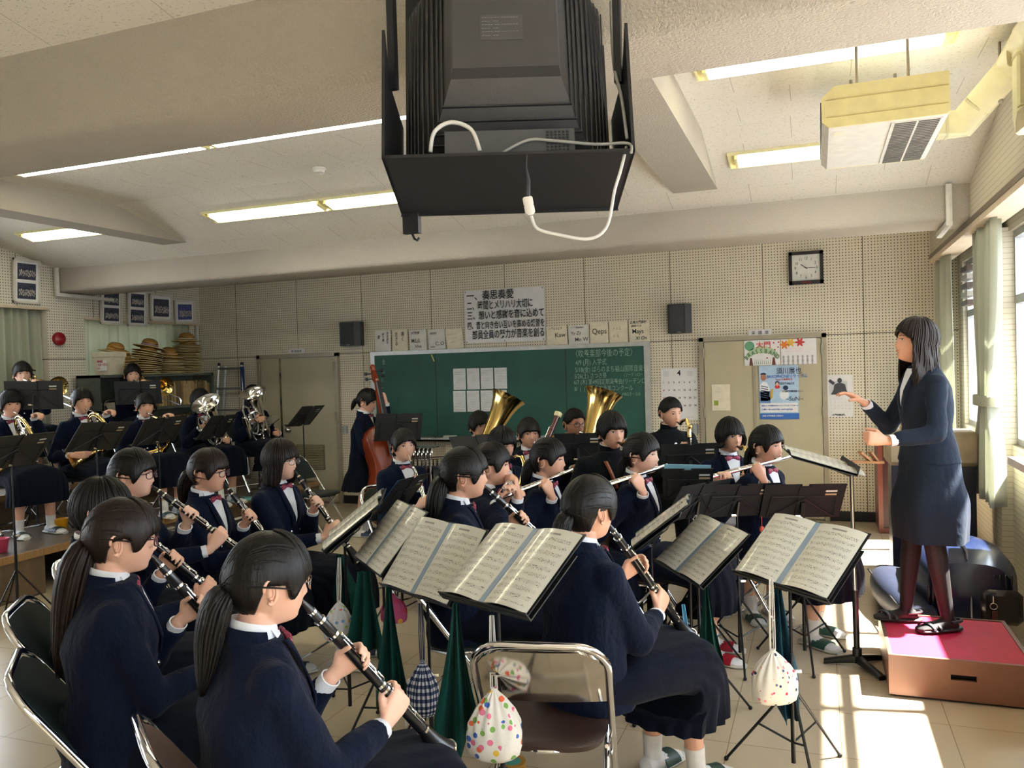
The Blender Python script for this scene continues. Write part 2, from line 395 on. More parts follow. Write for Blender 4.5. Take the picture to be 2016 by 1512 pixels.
# ---- left side
mb = MB()
slabbox(XL-.35, XL, YB, 6.52, 2.44, 3.3, mb)
struct('wall_left', mb, M_PEGY, smooth=False)
mb = MB(); XLW = XL-.22
slabbox(XLW-.12, XLW, YB, D, 0, .9, mb); slabbox(XLW-.12, XLW, YB, D, 2.4, 3.3, mb)
for a, b in ((6.02, 6.5), (8.45, D), (2.6, 3.2), (YB, -1.2)): slabbox(XLW-.12, XLW, a, b, .9, 2.4, mb)
slabbox(XLW, XL-.004, 6.5, 6.98, 0, 3.2, mb)
slabbox(XL-.3, XL, 6.96, D, 2.36, 3.0, mb)
struct('wall_left', mb, M_PEGY, smooth=False)
slabm = slabbox(XL-.30, XL+.012, 6.97, D, 2.335, 2.36); struct('trim_8', slabm, simple('pale_trim', '#cdbda6'), smooth=False)
slabm = slabbox(XL-.33, XL+.012, YB, 6.53, 2.415, 2.44); struct('trim_9', slabm, simple('pale_trim', '#cdbda6'), smooth=False)
window('window_4', XLW-.10, 3.2, 6.02, .9, 2.4, 1, 3, 1.9)
window('fill_window_5', XLW-.10, -1.2, 2.6, .9, 2.4, 1, 3, 1.9)  # out of view on the left, put in to let in more fill light
window('window_6', XLW-.10, 6.5, 8.45, .9, 2.4, 1, 2, 1.9)
# ---- doors in the back wall
M_VENT = simple('louvre_dark', '#6d6852', .5)
def door(name, x0, x1, z1, split, knob_x, vent, hinge):
    fr = MB(); y = D-.05
    slabbox(x0-.045, x0, y, D+.01, 0, z1+.04, fr); slabbox(x1, x1+.045, y, D+.01, 0, z1+.04, fr); slabbox(x0-.045, x1+.045, y, D+.01, z1, z1+.045, fr)
    o = struct(name, fr, M_DOORFR, smooth=False)
    for a, b in ((x0, split), (split, x1)):
        l = obj('door_leaf', slabbox(a+.006, b-.006, y+.012, D-.004, .02, z1-.008), M_DOOR, o, smooth=False)
        if vent and b-a > .6:
            vx0, vx1, vz0, vz1 = vent
            v = MB(); slabbox(vx0, vx1, y+.004, y+.012, vz0, vz1, v); 
            for i in range(14):
                z = vz0+.02+(vz1-vz0-.04)*i/13; v.box(((vx0+vx1)/2, y-.001, z), (vx1-vx0-.04, .012, .006), rot3((1, 0, 0), .6), m=1)
            obj('louvre_vent', v, [M_VENT, simple('louvre_slat', '#a39b7c', .45)], l, smooth=False)
    s = MB(); slabbox(split-.012, split+.016, y+.002, y+.014, .02, z1-.008, s); obj('meeting_strip', s, M_CHROME if hinge else M_DOORFR, o, smooth=False)
    k = MB(); k.lathe((knob_x, y+.01, .93), (0, -1, 0), [(0, .032), (.006, .032), (.008, .012), (.03, .012), (.035, .026), (.055, .028), (.066, .018), (.068, .004)], 20); obj('door_knob', k, M_CHROME, o)
    for hx in (x0, x1):
        for hz in (.25, z1-.75, z1-.12): h = MB(); h.cyl((hx, y-.006, hz-.05), (hx, y-.006, hz+.05), .009, 8); obj('hinge', h, M_DOORFR, o)
door('door_1', -6.80, -5.67, 1.855, -6.49, -6.38, (-6.28, -5.86, .42, .74), True)
door('door_2', -1.13, .04, 1.86, -.62, -.52, None, False)
# ================================================================ people
def m_skin(name, c):
    n = N(name, .48, 0, .4); cc = hexc(c); f = n.noise(n.coord('Object'), 9, 3)
    n.col(n.ramp(f, [(.3, tuple(v*m for v, m in zip(cc, (1., .92, .9)))), (.7, cc)]))
    n.b.inputs['Subsurface Weight'].default_value = .12; n.b.inputs['Subsurface Radius'].default_value = (.012, .004, .002); return n.m
SKIN = [m_skin('skin', '#dfb096'), m_skin('skin_warm', '#d4a184'), m_skin('skin_fair', '#e8bda6')]
def m_hair(name, c):
    n = N(name, .44, 0, .22); cc = hexc(c); co = n.coord('Object', (150, 150, 9)); f = n.noise(co, 1, 3, .6)
    n.col(n.ramp(f, [(.3, tuple(v*.5 for v in cc)), (.75, tuple(v*1.6 for v in cc))])); n.bump(f, .5, .004); return n.m
HAIR = {'black': m_hair('black_hair', '#100d0b'), 'brown': m_hair('dark_brown_hair', '#1d130e')}
def m_cloth(name, c, sc=700, wr=.5):
    n = N(name, .88, 0, .10); cc = hexc(c); f = n.noise(n.coord('Object'), sc, 2)
    n.col(n.ramp(f, [(.3, tuple(v*.8 for v in cc)), (.7, tuple(v*1.2 for v in cc))]))
    n.b.inputs['Sheen Weight'].default_value = .03
    g = n.noise(n.coord('Object', (1, 1, .6)), 9, 4, .55); n.bump(g, wr, .035); return n.m
M_NAVY = m_cloth('navy_wool', '#0c1427', 700, .9); M_GAK = m_cloth('black_wool', '#111317'); M_SUIT = m_cloth('charcoal_suiting', '#1f2734')
M_SKIRT = m_cloth('navy_skirt_wool', '#0a0f1c', wr=.3); M_SHIRT = simple('white_cotton', '#e9edf4', .7, bump=.2)
M_SOCK = simple('white_sock', '#e8e8e8', .85, bump=.3); M_TIGHTS = simple('black_tights', '#120d0f', .75)
M_DARKLIP = simple('lip', '#b8736f', .5); M_EYEW = simple('eye_white', '#d8d0c8', .3); M_IRIS = simple('iris_and_lashes', '#17100c', .25); M_BROW = simple('eyebrow', '#2b2019', .7)
def m_ribbon():
    n = N('maroon_striped_ribbon', .6); co = n.coord('Object'); sp = n.n('SeparateXYZ'); n.l(co, sp.inputs[0])
    q = n.math('FRACT', n.math('MULTIPLY', n.math('ADD', sp.outputs['X'], sp.outputs['Z']), 90)); n.col(n.mix(n.math('LESS_THAN', q, .3), hexc('#7a1730'), hexc('#b75a78'))); return n.m
M_RIBBON = m_ribbon(); M_SILVER = simple('silver_button', '#cfd0d2', .25, 1.); M_GLASSES = simple('glasses_frame', '#4a1523', .35); M_GLASSBLK = simple('black_glasses_frame', '#141416', .3); M_WIRE = simple('thin_metal_glasses', '#8b7f78', .25, .9)
def m_lens():
    n = N('lens', .03); n.b.inputs['Alpha'].default_value = .12; return n.m
M_LENS = m_lens()
def head_pts(d):
    dx, dy, dz = d[..., 0], d[..., 1], d[..., 2]; a, b, c = .076, .094, .114
    x, y, z = a*dx, b*dy, c*dz; t = np.clip(-dz, 0, 1); fr = (dy > 0)
    x = x*(1-.26*t**1.7); y = np.where(fr, y*(1+1.0*t**3.5), y*(1-.42*t**1.2)); z = np.where(fr, z, z*(1-.12*t))
    g = lambda u, s: np.exp(-(u/s)**2)
    y = y+fr*(.019*g(dz+.30, .11)*g(dx, .15)+.008*g(dz+.08, .16)*g(dx, .10)-.006*g(dz, .11)*g(np.abs(dx)-.40, .17)+.003*g(dz-.2, .08)*g(dx, .6)
        +.005*g(dz+.54, .09)*g(dx, .26)-.003*g(dz+.68, .05)*g(dx, .3)+.005*g(dz+.88, .1)*g(dx, .3)+.003*g(dz+.35, .18)*g(np.abs(dx)-.55, .2))
    return np.stack([x, y, z], -1)
def sdir(x, z):
    """direction on the front of the head from lateral and vertical share"""
    x, z = np.asarray(x, float), np.asarray(z, float); return np.stack([x, np.sqrt(np.clip(1-x*x-z*z, .02, 1)), z], -1)
def face_patch(mb, T, outline, off, m):
    o = np.array(outline, float); c = o.mean(0); P = head_pts(sdir(np.append(o[:, 0], c[0]), np.append(o[:, 1], c[1])))
    P[:, 1] += off; k = len(o); mb.add(T(P), [[i, (i+1) % k, k] for i in range(k)], m)
def hand(mb, W, Dv, Nv, side, curl=(.5, .7, .5), thumb=.6, k=1., spread=.0):
    """palm and five jointed fingers; Dv wrist->knuckles, Nv palm normal, side +1 right hand"""
    Dv = unit(Dv); Nv = unit(Nv-Dv*(Nv@Dv)); T = np.cross(Dv, Nv)*side
    mb.rings([mb.ell(W+Dv*a*k, T, Nv, b*k, c*k, 12, 2.4) for a, b, c in ((-.02, .023, .018), (.0, .025, .018), (.02, .031, .017), (.05, .038, .016), (.078, .040, .014), (.092, .037, .011), (.097, .030, .006))])
    tips = []
    for i, (s, L, r) in enumerate(((.029, .070, .0088), (.0098, .077, .0090), (-.0098, .072, .0086), (-.028, .057, .0077))):
        ln = [L*.46*k, L*.30*k, L*.26*k]; p = W+(Dv*(.086 if i < 3 else .079)+T*s)*k; pts = [p-Dv*.012*k]; pts.append(p); ang = 0
        f = 1+.12*i*(1 if curl[0] < 1 else .3)
        for j in range(3):
            ang += curl[j]*f; d = Dv*math.cos(ang)+Nv*math.sin(ang)+T*(s*2.2*spread); p = p+unit(d)*ln[j]; pts.append(p)
        mb.tube(pts, [r*k, r*k*1.02, r*k*.98, r*k*.9, r*k*.72], 8, hint=tuple(T)); mb.sph(pts[-1], r*k*.74, 8, 5); tips.append(p)
    p = W+(Dv*.022+T*.024+Nv*.004)*k; d1 = unit(Dv*.62+T*.62+Nv*.35*thumb); d2 = unit(Dv*.75+T*.1+Nv*.75*thumb)
    q = p+d1*.036*k; r_ = q+d2*.028*k; e = r_+unit(d2+Nv*.2)*.022*k
    mb.tube([W+(Dv*.008+T*.008)*k, p, q, r_, e], [.013*k, .0135*k, .0108*k, .0098*k, .0078*k], 9, hint=tuple(Nv)); mb.sph(e, .0080*k, 8, 5)
    return tips
def ik(S, W, L1, L2, pole):
    d = W-S; n = np.linalg.norm(d); 
    if n > L1+L2-.005: W = S+d/n*(L1+L2-.005); d = W-S; n = np.linalg.norm(d)
    a = (L1*L1-L2*L2+n*n)/(2*n); h = math.sqrt(max(L1*L1-a*a, 0)); u = d/n; p = unit(np.asarray(pole)-u*(np.asarray(pole)@u)); return S+u*a+p*h, W
def hair(kind, T, seed, tail=(.28, -.1, .04), side=0.):
    rs = np.random.RandomState(seed); na = 96; al = np.arange(na)*2*math.pi/na; a = np.where(al > math.pi, al-2*math.pi, al); A = np.abs(a)
    ph = rs.rand(8)*6.28; nz = sum(np.sin(al*fq+p)/(i*.25+1) for i, (fq, p) in enumerate(zip((5, 9, 14, 21, 31, 40, 17, 26), ph)))/3.
    ip = lambda xs, ys: np.interp(np.degrees(A), xs, ys)
    if kind == 'pony': low = ip([0, 38, 50, 62, 70, 78, 105, 125, 180], [.20, .16, .03, -.24, -.28, .08, .04, -.55, -.66])
    elif kind == 'bangup': low = ip([0, 30, 50, 64, 72, 80, 105, 125, 180], [.32, .22, .04, -.26, -.30, .10, .06, -.55, -.66])
    elif kind == 'bob': low = ip([0, 36, 46, 60, 180], [.17, .14, .02, -.2, -.3])
    elif kind == 'long': low = ip([0, 20, 50, 66, 80, 180], [.36, .30, .14, .0, -.1, -.2])
    elif kind == 'boyshort': low = ip([0, 40, 58, 74, 100, 125, 180], [.46, .40, .20, .05, .20, -.30, -.45])
    elif kind == 'bobcap': low = ip([0, 36, 48, 62, 180], [.15, .12, -.05, -.30, -.62])
    else: low = ip([0, 38, 50, 66, 80, 105, 125, 180], [.18, .12, .0, -.38, -.20, -.1, -.5, -.65])
    low = low+nz*(.045 if kind not in ('boyshort',) else .03)
    top = ip([0, 50, 90, 180], [.022, .020, .019, .024]); low = np.clip(low, -.85, .9)
    if kind == 'boyshort': top = top*.75
    drop = {'bob': ip([0, 52, 62, 78, 180], [0, 0, .085, .115, .105]), 'bobcap': ip([0, 46, 56, 75, 180], [0, 0, .03, .035, .01]), 'long': ip([0, 62, 74, 90, 130, 180], [0, 0, .18, .26, .30, .32])}.get(kind, ip([0, 180], [0, 0]))*(1+.06*nz)
    R = []; K = 14
    def row(u, off):
        ang = u*np.arccos(low); dz = np.cos(ang); h = np.sin(ang); d = np.stack([np.sin(a)*h, np.cos(a)*h, dz], -1); P = head_pts(d)
        if True:  # no face relief under the hair
            e = np.stack([.076*d[:, 0], .094*d[:, 1], .114*d[:, 2]], -1); f = (d[:, 1] > .1)[:, None]; P = np.where(f, e+(0, .004, 0), P)
        n = np.stack([d[:, 0], d[:, 1], d[:, 2]*.8], -1); bulge = off*(1+.10*nz*u)*(1-.25*u**6)
        return P+n*bulge[:, None]
    for i in range(1, K+1): R.append(row(i/K*.999+.001, top))
    if drop.max() > 0:
        last = R[-1].copy(); m = 7
        for i in range(1, m+1):
            f = i/m; P = last.copy(); P[:, 2] -= drop*f; sc = 1+.10*math.sin(f*2.2)*(1 if kind == 'bob' else 1.9)-(.10*f if kind == 'bob' else 0)
            wav = (.010*f*np.sin(f*9+al*5+ph[0]) if kind == 'long' else .003*f*nz)
            P[:, 0] = P[:, 0]*sc+wav*np.sin(a); P[:, 1] = np.where(P[:, 1] < 0, P[:, 1]*sc+wav*np.cos(a)-(.03*f if kind == 'long' else 0), P[:, 1]); R.append(P)
    inner = [r.copy() for r in R[::-1]]
    c = np.array([0, 0, 0.])
    inner = [np.concatenate([(q[:, :2]*.90), (q[:, 2:]-.004)], 1) for q in inner[:-2]]
    mb = MB(); mb.rings([T(r) for r in R+inner], cap=True)
    # separate locks lying on the cap give it strands and a ragged edge
    def surf(d, off): e = np.array([.076*d[0], .094*d[1]+(.004 if d[1] > 0 else 0), .114*d[2]]); q = np.array(head_pts(d[None])[0]) if d[1] < 0 else e; return q+d*off
    def lock(pts, r0, seg=1.): k = len(pts); mb.tube([T(p) for p in pts], [r0*(.35+.65*math.sin(math.pi*min(1, (i+.4)/k*1.15)))*(1 if i < k-1 else .12) for i in range(k)], 6, hint=tuple(T(V(0, 0, 1))-T(V(0, 0, 0))), flat=.55)
    pony = kind in ('pony', 'bangup'); tie = unit(V(0, -.99, -.10)); cr = unit(V(0, -.25, .97)); nl = 64 if kind != 'boyshort' else 90
    for i in range(nl):
        aa = -math.pi+2*math.pi*(i+rs.rand()*.7)/nl; jdx = int((aa % (2*math.pi))/(2*math.pi)*na) % na; deg = abs(math.degrees(aa)); l0 = low[jdx]; tp = top[jdx]; r0 = rs.uniform(.0040, .0062)
        if pony and deg > 50:
            st = unit(V(math.sin(aa)*math.sqrt(1-l0*l0), math.cos(aa)*math.sqrt(1-l0*l0), l0)); up_ = rs.rand()*.8 if deg < 125 else .3+.7*rs.rand()
            s2 = unit(st*(1-up_)+unit(V(st[0]*.5, st[1]*.6, .9))*up_); pts = []
            for u in np.linspace(0, 1, 9):
                d = unit(s2*(1-u)+tie*u+V(0, 0, .10*math.sin(u*math.pi))); pts.append(surf(d, tp*(.78+.22*u)))
            lock(pts[::-1] if 0 else pts, r0)
        else:
            pts = []; jj = rs.uniform(-.05, .02) if kind != 'boyshort' else rs.uniform(-.1, .05); th1 = math.acos(np.clip(l0+jj, -.9, .95)); sw = rs.uniform(-.12, .12)+(.5 if kind == 'bangup' and deg < 60 else 0)*(1 if aa < .3 else -1)*.6; u0 = .04 if kind != 'boyshort' else rs.uniform(.0, .6)
            for u in np.linspace(u0, 1, 9):
                th = th1*u; a2 = aa+sw*(u-1)*(1 if deg < 60 else .3); d = V(math.sin(a2)*math.sin(th), math.cos(a2)*math.sin(th), math.cos(th)); pts.append(surf(d, tp*((.90 if pony else 1.0)-.15*u**6)))
            dl = drop[jdx]
            if dl > 0:
                e = pts[-1]; f2 = rs.uniform(.92, 1.08); 
                for f in np.linspace(.15, 1, 6): P = e.copy(); P[2] -= dl*f*f2; sc = 1+.10*math.sin(f*2.2)*(1 if kind != 'long' else 1.9)-(.10*f if kind != 'long' else 0); w2 = (.012*f*math.sin(f*10+i) if kind == 'long' else .004*f*math.sin(i)); P[0] = P[0]*sc+w2; P[1] = P[1]*sc-(.03*f if kind == 'long' else 0)+w2 if P[1] < 0 else P[1]; pts.append(P)
            lock(pts, r0)
    if kind in ('pony', 'bangup'):
        L, bx, th = tail; base = V(0, -.098, -.012); pts = []; 
        for i in range(12):
            f = i/11; pts.append(base+V(bx*f*.35, -.030*math.sin(min(f*3.2, 1.57))-.018*f, .012*math.sin(f*5)*(f < .3)-L*f**1.15))
        rad = [th*q for q in (.55, .85, 1., 1.05, 1.05, 1.0, .95, .86, .74, .6, .42, .16)]
        R = []
        for i, p in enumerate(pts):
            d = unit(pts[min(i+1, 11)]-pts[max(i-1, 0)]); X, Y = perp(d, (0, 1, .2)); t = np.arange(20)*2*math.pi/20
            q = rad[i]*(1+.10*np.sin(t*5+ph[1]+i*.3)+.06*np.sin(t*9+ph[2])); R.append(p+np.outer(np.cos(t)*q, X)+np.outer(np.sin(t)*q*.8, Y))
        mb.rings([T(r) for r in R])
        for i in range(22):
            a2 = i*6.283/22+rs.rand()*.2; e = rs.uniform(.92, 1.1); mb.tube([T(p+V(math.cos(a2)*rad[j]*.98, math.sin(a2)*rad[j]*.82, 0)+V(0, 0, -.02*e*j/11)) for j, p in enumerate(pts)], [.006, .008, .008, .008, .008, .0075, .007, .0065, .006, .005, .004, .001], 5, flat=.6)
        # strands gathered back to the tie
        mb.rings([T(mb.ell((0, -.060-.01*i, .0-.004*i), (1, 0, 0), (0, .25, 1), .062-.015*i, .065-.014*i, 16)) for i in range(5)])
    return mb
def clothes_noise(seed, amp, fr=14.):
    rs = np.random.RandomState(seed); k = rs.randn(7, 3)*fr; ph = rs.rand(7)*6.28
    def f(P, Nn):
        v = sum(np.sin(P@k[i]+ph[i]+1.5*np.sin(P@k[(i+1) % 7]*.6)) for i in range(7))/3.
        return P+Nn*(amp*v)[:, None]
    return f
PEOPLE = {}
def person(key, label, px, py, Zc, face=None, floor=0., kind='girl', hairk='pony', hcol='black', headyaw=0., headpitch=0., lean=.0, seat=.43, stand=False, glasses=None,
           inst='clarinet', ia=50., iy=0., tail=(.26, 0., .036), near=False, skin=0, hands=None, sx=1., torso_yaw=0., sockc=None, slipper='#1c3a33', smile=0., uniform=None, legs=None, headtilt=0., chair=True, rootoff=.02):
    top = atD(px, py, Zc); top = top.copy()
    if face is None: face = math.degrees(math.atan2(4.85-top[1], .5-top[0]))
    Rb = zrot(R_(face-90)); k = 1.0
    H0 = top-V(0, 0, .133)                                   # head centre in the world
    Rh = Rb@zrot(R_(headyaw))@rot3((1, 0, 0), R_(headpitch))@rot3((0, 1, 0), R_(headtilt)); TH = lambda P: np.asarray(P)@Rh.T+H0
    neckb = H0+Rb@V(0, -.035, 0)+V(0, 0, -.124)
    root = neckb.copy(); root[2] = floor; root -= Rb@V(0, rootoff+lean, 0)
    hipz = (seat+.085) if not stand else stand
    TB = lambda P: np.asarray(P, float)@Rb.T+root            # body frame: x right, y forward, z up from the floor
    nb = Rb.T@(neckb-root); sh_z = nb[2]-.068; tl = sh_z-hipz
    boy = kind == 'boy'; sw = (.185 if boy else .158)*sx
    who = {'girl': 'person', 'boy': 'person'}.get(kind, 'person')
    root_o = thing('person', label, 'person', root)
    P_ = dict(root=root_o, TB=TB, Rb=Rb, H0=H0, Rh=Rh, rootp=root, face=face, key=key); PEOPLE[key] = P_
    cyz = lambda z: np.interp(z, [hipz-.05, hipz+.1, sh_z, nb[2]], [0.0 if not stand else 0., .3*nb[1], nb[1]*.95, nb[1]])
    # torso sections: z, half width, half depth
    def sect(off):
        S = [(hipz-.07, .165, .115), (hipz+.02, .172, .12), (hipz+.40*tl, .132, .098), (hipz+.70*tl, .158, .112), (sh_z-.06, .165*sw/.158, .102), (sh_z-.01, .150*sw/.158, .080), (sh_z+.030, .100, .066), (nb[2]-.005, .062, .056), (nb[2]+.02, .052, .052)]
        if boy: S = [(z, a*1.07 if i > 1 else a, b*1.04) for i, (z, a, b) in enumerate(S)]
        return [(z, (a+off)*sx, (b+off)*(sx*.5+.5)) for z, a, b in S]
    def torso(mb, off, lo=0):
        mb.rings([mb.ell(TB((0, cyz(z), z)), Rb[:, 0], Rb[:, 1], a, b, 20, 2.3) for z, a, b in sect(off)[lo:]])
    # mouth and instrument frame
    mouth = TH(V(0, .098, -.064)); Ri = Rb@zrot(R_(iy)); f_ = Ri[:, 1]; up = V(0, 0, 1); rt = Ri[:, 0]
    el = R_(ia); A = f_*math.cos(el)-up*math.sin(el); B = f_*math.sin(el)+up*math.cos(el)
    P_.update(mouth=mouth, A=A, B=B, rt=rt, f=f_)
    HP = {}                                                    # wrist, direction, palm normal, curl
    if inst in ('clarinet', 'oboe', 'bassclar', 'soprano'):
        t1, t2 = {'clarinet': (.23, .41), 'oboe': (.22, .38), 'bassclar': (.26, .42)}.get(inst, (.22, .38))
        for s, t in ((-1, t1), (1, t2)):
            c = mouth+A*t; Dv = unit(B*.9-rt*s*.30-A*.05); HP[s] = (c+rt*s*.040-B*.070, Dv, unit(-rt*s*1.+B*.15), (.75, .75, .5))
    elif inst == 'flute':
        ax = unit(Ri@V(math.cos(R_(ia)), -math.sin(R_(ia)), -.16)); P_['axis'] = ax; fw = unit(np.cross(up, ax)); 
        o = mouth+f_*.012-up*.012-ax*.055; P_['o'] = o
        c = o+ax*.27; HP[-1] = (c+fw*.035-up*.095-ax*.055, unit(up*.8-fw*.05+ax*.45), unit(-fw-up*.1), (1.0, 1.0, .6))
        c = o+ax*.48; HP[1] = (c-fw*.075-up*.055, unit(fw*.75+up*.65), unit(-up+fw*.5), (.55, .75, .5))
    elif inst == 'piccolo':
        ax = unit(Ri@V(.96, -.10, -.12)); P_['axis'] = ax; fw = unit(np.cross(up, ax)); o = mouth+f_*.012-up*.012-ax*.05; P_['o'] = o
        HP[-1] = (o+ax*.10+fw*.045-up*.085, unit(up*.95-fw*.1+ax*.1), unit(-fw-up*.1), (.75, .85, .5)); HP[1] = (o+ax*.24-fw*.05-up*.075, unit(fw*.55+up*.8), unit(-up*.6+fw*.6), (.6, .8, .5))
    elif inst in ('tenor', 'alto'):
        q = 1.0 if inst == 'tenor' else .85; b0 = mouth+f_*.16*q-up*.06; P_['o'] = b0; ax = unit(Ri@V(.18, -.12, -1.)); P_['axis'] = ax
        HP[-1] = (b0+ax*.16*q-rt*.08-f_*.05, unit(rt*.5+f_*.8), unit(rt-f_*.4), (.6, .8, .5)); HP[1] = (b0+ax*.40*q+rt*.08-f_*.06, unit(-rt*.4+f_*.85), unit(-rt-f_*.3), (.6, .8, .5))
    elif inst == 'horn':
        c = mouth+f_*.22+rt*.02-up*.17; P_['o'] = c; HP[-1] = (c-rt*.19+up*.02-f_*.02, unit(rt*.75+up*.5+f_*.1), unit(-f_*.3+rt*.5-up*.6), (.6, .7, .4)); HP[1] = (c+rt*.20-up*.22-f_*.1, unit(-rt*.6+f_*.5), unit(-rt+up*.1), (.3, .3, .3))
        HP[-1] = (c-rt*.10+up*.13-f_*.06, unit(f_*.9-rt*.1+up*.2), unit(-up+rt*.3), (.6, .7, .4))
    elif inst == 'euphonium':
        c = mouth+f_*.14-rt*.0-up*.25; P_['o'] = c; HP[-1] = (c-rt*.16-up*.10, unit(rt*.5+f_*.7), unit(rt-f_*.4), (.6, .6, .4)); HP[1] = (c+rt*.16+up*.06, unit(-rt*.5+f_*.7+up*.1), unit(-rt-f_*.4), (.6, .7, .4))
    elif inst == 'tuba':
        c = mouth+f_*.20-up*.30; P_['o'] = c; HP[-1] = (c-rt*.20+up*.05, unit(rt*.5+f_*.7), unit(rt-f_*.4), (.6, .6, .4)); HP[1] = (c+rt*.16+up*.05, unit(-rt*.4+f_*.8), unit(-rt-f_*.4), (.6, .7, .4))
    elif inst == 'trombone':
        HP[-1] = (mouth+f_*.12-rt*.07-up*.10, unit(up*.6+f_*.5+rt*.2), unit(rt-f_*.1), (.8, .9, .5)); HP[1] = (mouth+f_*.42+rt*.05-up*.12, unit(f_*.6+up*.45), unit(-rt), (.7, .8, .5))
    elif inst == 'bassoon':
        HP[-1] = (mouth+f_*.10-rt*.13-up*.18, unit(rt*.7+f_*.5+up*.2), unit(rt-f_*.2), (.6, .8, .5)); HP[1] = (mouth+f_*.05+rt*.13-up*.40, unit(-rt*.3+f_*.8), unit(-rt), (.6, .8, .5))
    if hands:
        for s, h in hands.items(): HP[s] = h
    # ---- body: one skin surface
    b = MB(); n_el, n_az = 30, 44; R = []
    for i in range(n_el+1):
        th = min(max(math.pi*i/n_el, .03), math.pi-.03); az = np.arange(n_az)*2*math.pi/n_az
        R.append(TH(head_pts(np.stack([np.sin(az)*math.sin(th), np.cos(az)*math.sin(th), np.full(n_az, math.cos(th))], -1))))
    b.rings(R)
    for s in (-1, 1):
        e = V(s*.0765, -.010, -.014); b.sph(TH(e), (.0055, .013, .024), 10, 7, Rh@unit(V(1, s*.25*-1, 0)), Rh@V(0, 1, 0), Rh@V(0, -.15, 1))
    nt_ = TH(V(0, -.022, -.075)); b.tube([nt_, nt_*.5+(neckb+V(0, 0, .02))*.5, neckb+V(0, 0, .01), neckb-V(0, 0, .04)], [.049, .046, .051, .050] if not boy else [.054, .053, .056, .055], 16)
    torso(b, -.022)
    SH = {}; arm = {}
    L1, L2 = (.275, .235) if not boy else (.30, .255)
    for s in (-1, 1):
        S = TB((s*sw*.93, cyz(sh_z), sh_z-.028)); SH[s] = S
        if s in HP: W, Dv, Nv, cu = HP[s]
        else:
            W, Dv, Nv, cu = TB((s*.16, .24, hipz+.10)), Rb@V(-s*.3, .9, -.1), V(0, 0, -1), (.35, .4, .3)
        E_, W = ik(S, W-unit(Dv)*.0, L1, L2, Rb@V(s*.50, -.45, -1.0)); arm[s] = (S, E_, W, Dv, Nv)
        b.tube([S, S*.5+E_*.5, E_, E_*.5+W*.5, W], [.040, .037, .033, .033, .022], 10); hand(b, W+unit(Dv)*.012, np.asarray(Dv, float), np.asarray(Nv, float), s, cu, k=.95 if not boy else 1.05)
    P_['arm'] = arm
    # legs
    LG = {}
    for s in (-1, 1):
        hip = TB((s*.085, .02, hipz-.01))
        if legs and s in legs: kn, an = [TB(q) for q in legs[s]]; 
        elif not stand: kn, an = TB((s*.095, .432, seat+.064)), TB((s*.09, .45+.03*s, .085))
        else: kn, an = TB((s*.085, .02, .47*stand/.85)), TB((s*.09, -.03, .085))
        toe = unit((Rb@V(s*.15, 1, 0)))
        LG[s] = (hip, kn, an, toe)
        b.tube([hip, hip*.5+kn*.5, kn, kn*.72+an*.28, kn*.3+an*.7, an, an-V(0, 0, .03)], [.078, .068, .053, .052, .040, .034, .034], 12)
        ft = an-V(0, 0, .055); b.rings([b.ell(ft+toe*a_+V(0, 0, h_), np.cross(toe, up), up, w_, hh, 12) for a_, w_, hh, h_ in ((-.055, .018, .018, .0), (-.045, .03, .028, .005), (.0, .034, .036, .012), (.06, .040, .026, .0), (.11, .043, .018, -.006), (.15, .036, .013, -.010), (.168, .018, .008, -.012))])
    vox = .0045 if near else .0062
    # facial features laid on the remeshed skin as extra faces
    bm = remesh(b, vox, [SKIN[skin], M_EYEW, M_IRIS, M_DARKLIP, M_BROW, M_TIGHTS if kind == 'woman' else SKIN[skin]], 3 if near else 2)
    ft_ = MB(); t8 = np.arange(12)*2*math.pi/12
    for s in ((-1, 1) if hairk not in ('long', 'bob', 'bobcap') else ()):   # outer ear: rim, inner fold, lobe
        e = V(s*.082, -.014, -.010); ea = lambda a, ry, rz, ox: TH(e+V(s*(ox+.004*(math.cos(a) < 0)), ry*math.cos(a)-.12*rz*math.sin(a)*1., rz*math.sin(a)))
        ft_.tube([ea(a, .0165, .030, 0.) for a in np.linspace(-2.1, 2.9+.25, 18)][::1], [.003]+[.0045]*16+[.003], 8); ft_.tube([ea(a, .009, .017, -.001) for a in np.linspace(-1.9, 1.4, 9)], .0034, 7); ft_.sph(TH(e+V(-s*.001, .006, -.029)), (.0045, .0075, .0085), 9, 6)
    for s in (-1, 1):
        ex = s*.40; q = .45 if smile > .5 else .72
        face_patch(ft_, TH, [(ex+.155*math.cos(t), .0+.058*q*math.sin(t)) for t in t8], .0030, 1)
        face_patch(ft_, TH, [(ex+.058*math.cos(t), .0+.052*q*math.sin(t)) for t in t8], .0040, 2)
        up_ = [(ex+.17*math.cos(t), .012+.062*q*math.sin(t)) for t in np.linspace(0, math.pi, 7)]; lo_ = [(ex+.15*math.cos(t), .0+.046*q*math.sin(t)) for t in np.linspace(math.pi, 0, 7)]
        face_patch_strip = up_+lo_
        Pq = head_pts(sdir([p[0] for p in up_], [p[1] for p in up_])); Pr = head_pts(sdir([p[0] for p in lo_[::-1]], [p[1] for p in lo_[::-1]])); Pq[:, 1] += .0052; Pr[:, 1] += .0044
        ft_.grid(TH(np.stack([Pq, Pr])), 2, False)
        bx = np.linspace(-.19, .17, 6); Pq = head_pts(sdir(ex+s*bx, .205-.25*(bx-.02)**2*3)); Pr = head_pts(sdir(ex+s*bx, .175-.25*(bx-.02)**2*3)); Pq[:, 1] += .0028; Pr[:, 1] += .0028
        ft_.grid(TH(np.stack([Pq, Pr])), 4, False)
    sm = .03*smile
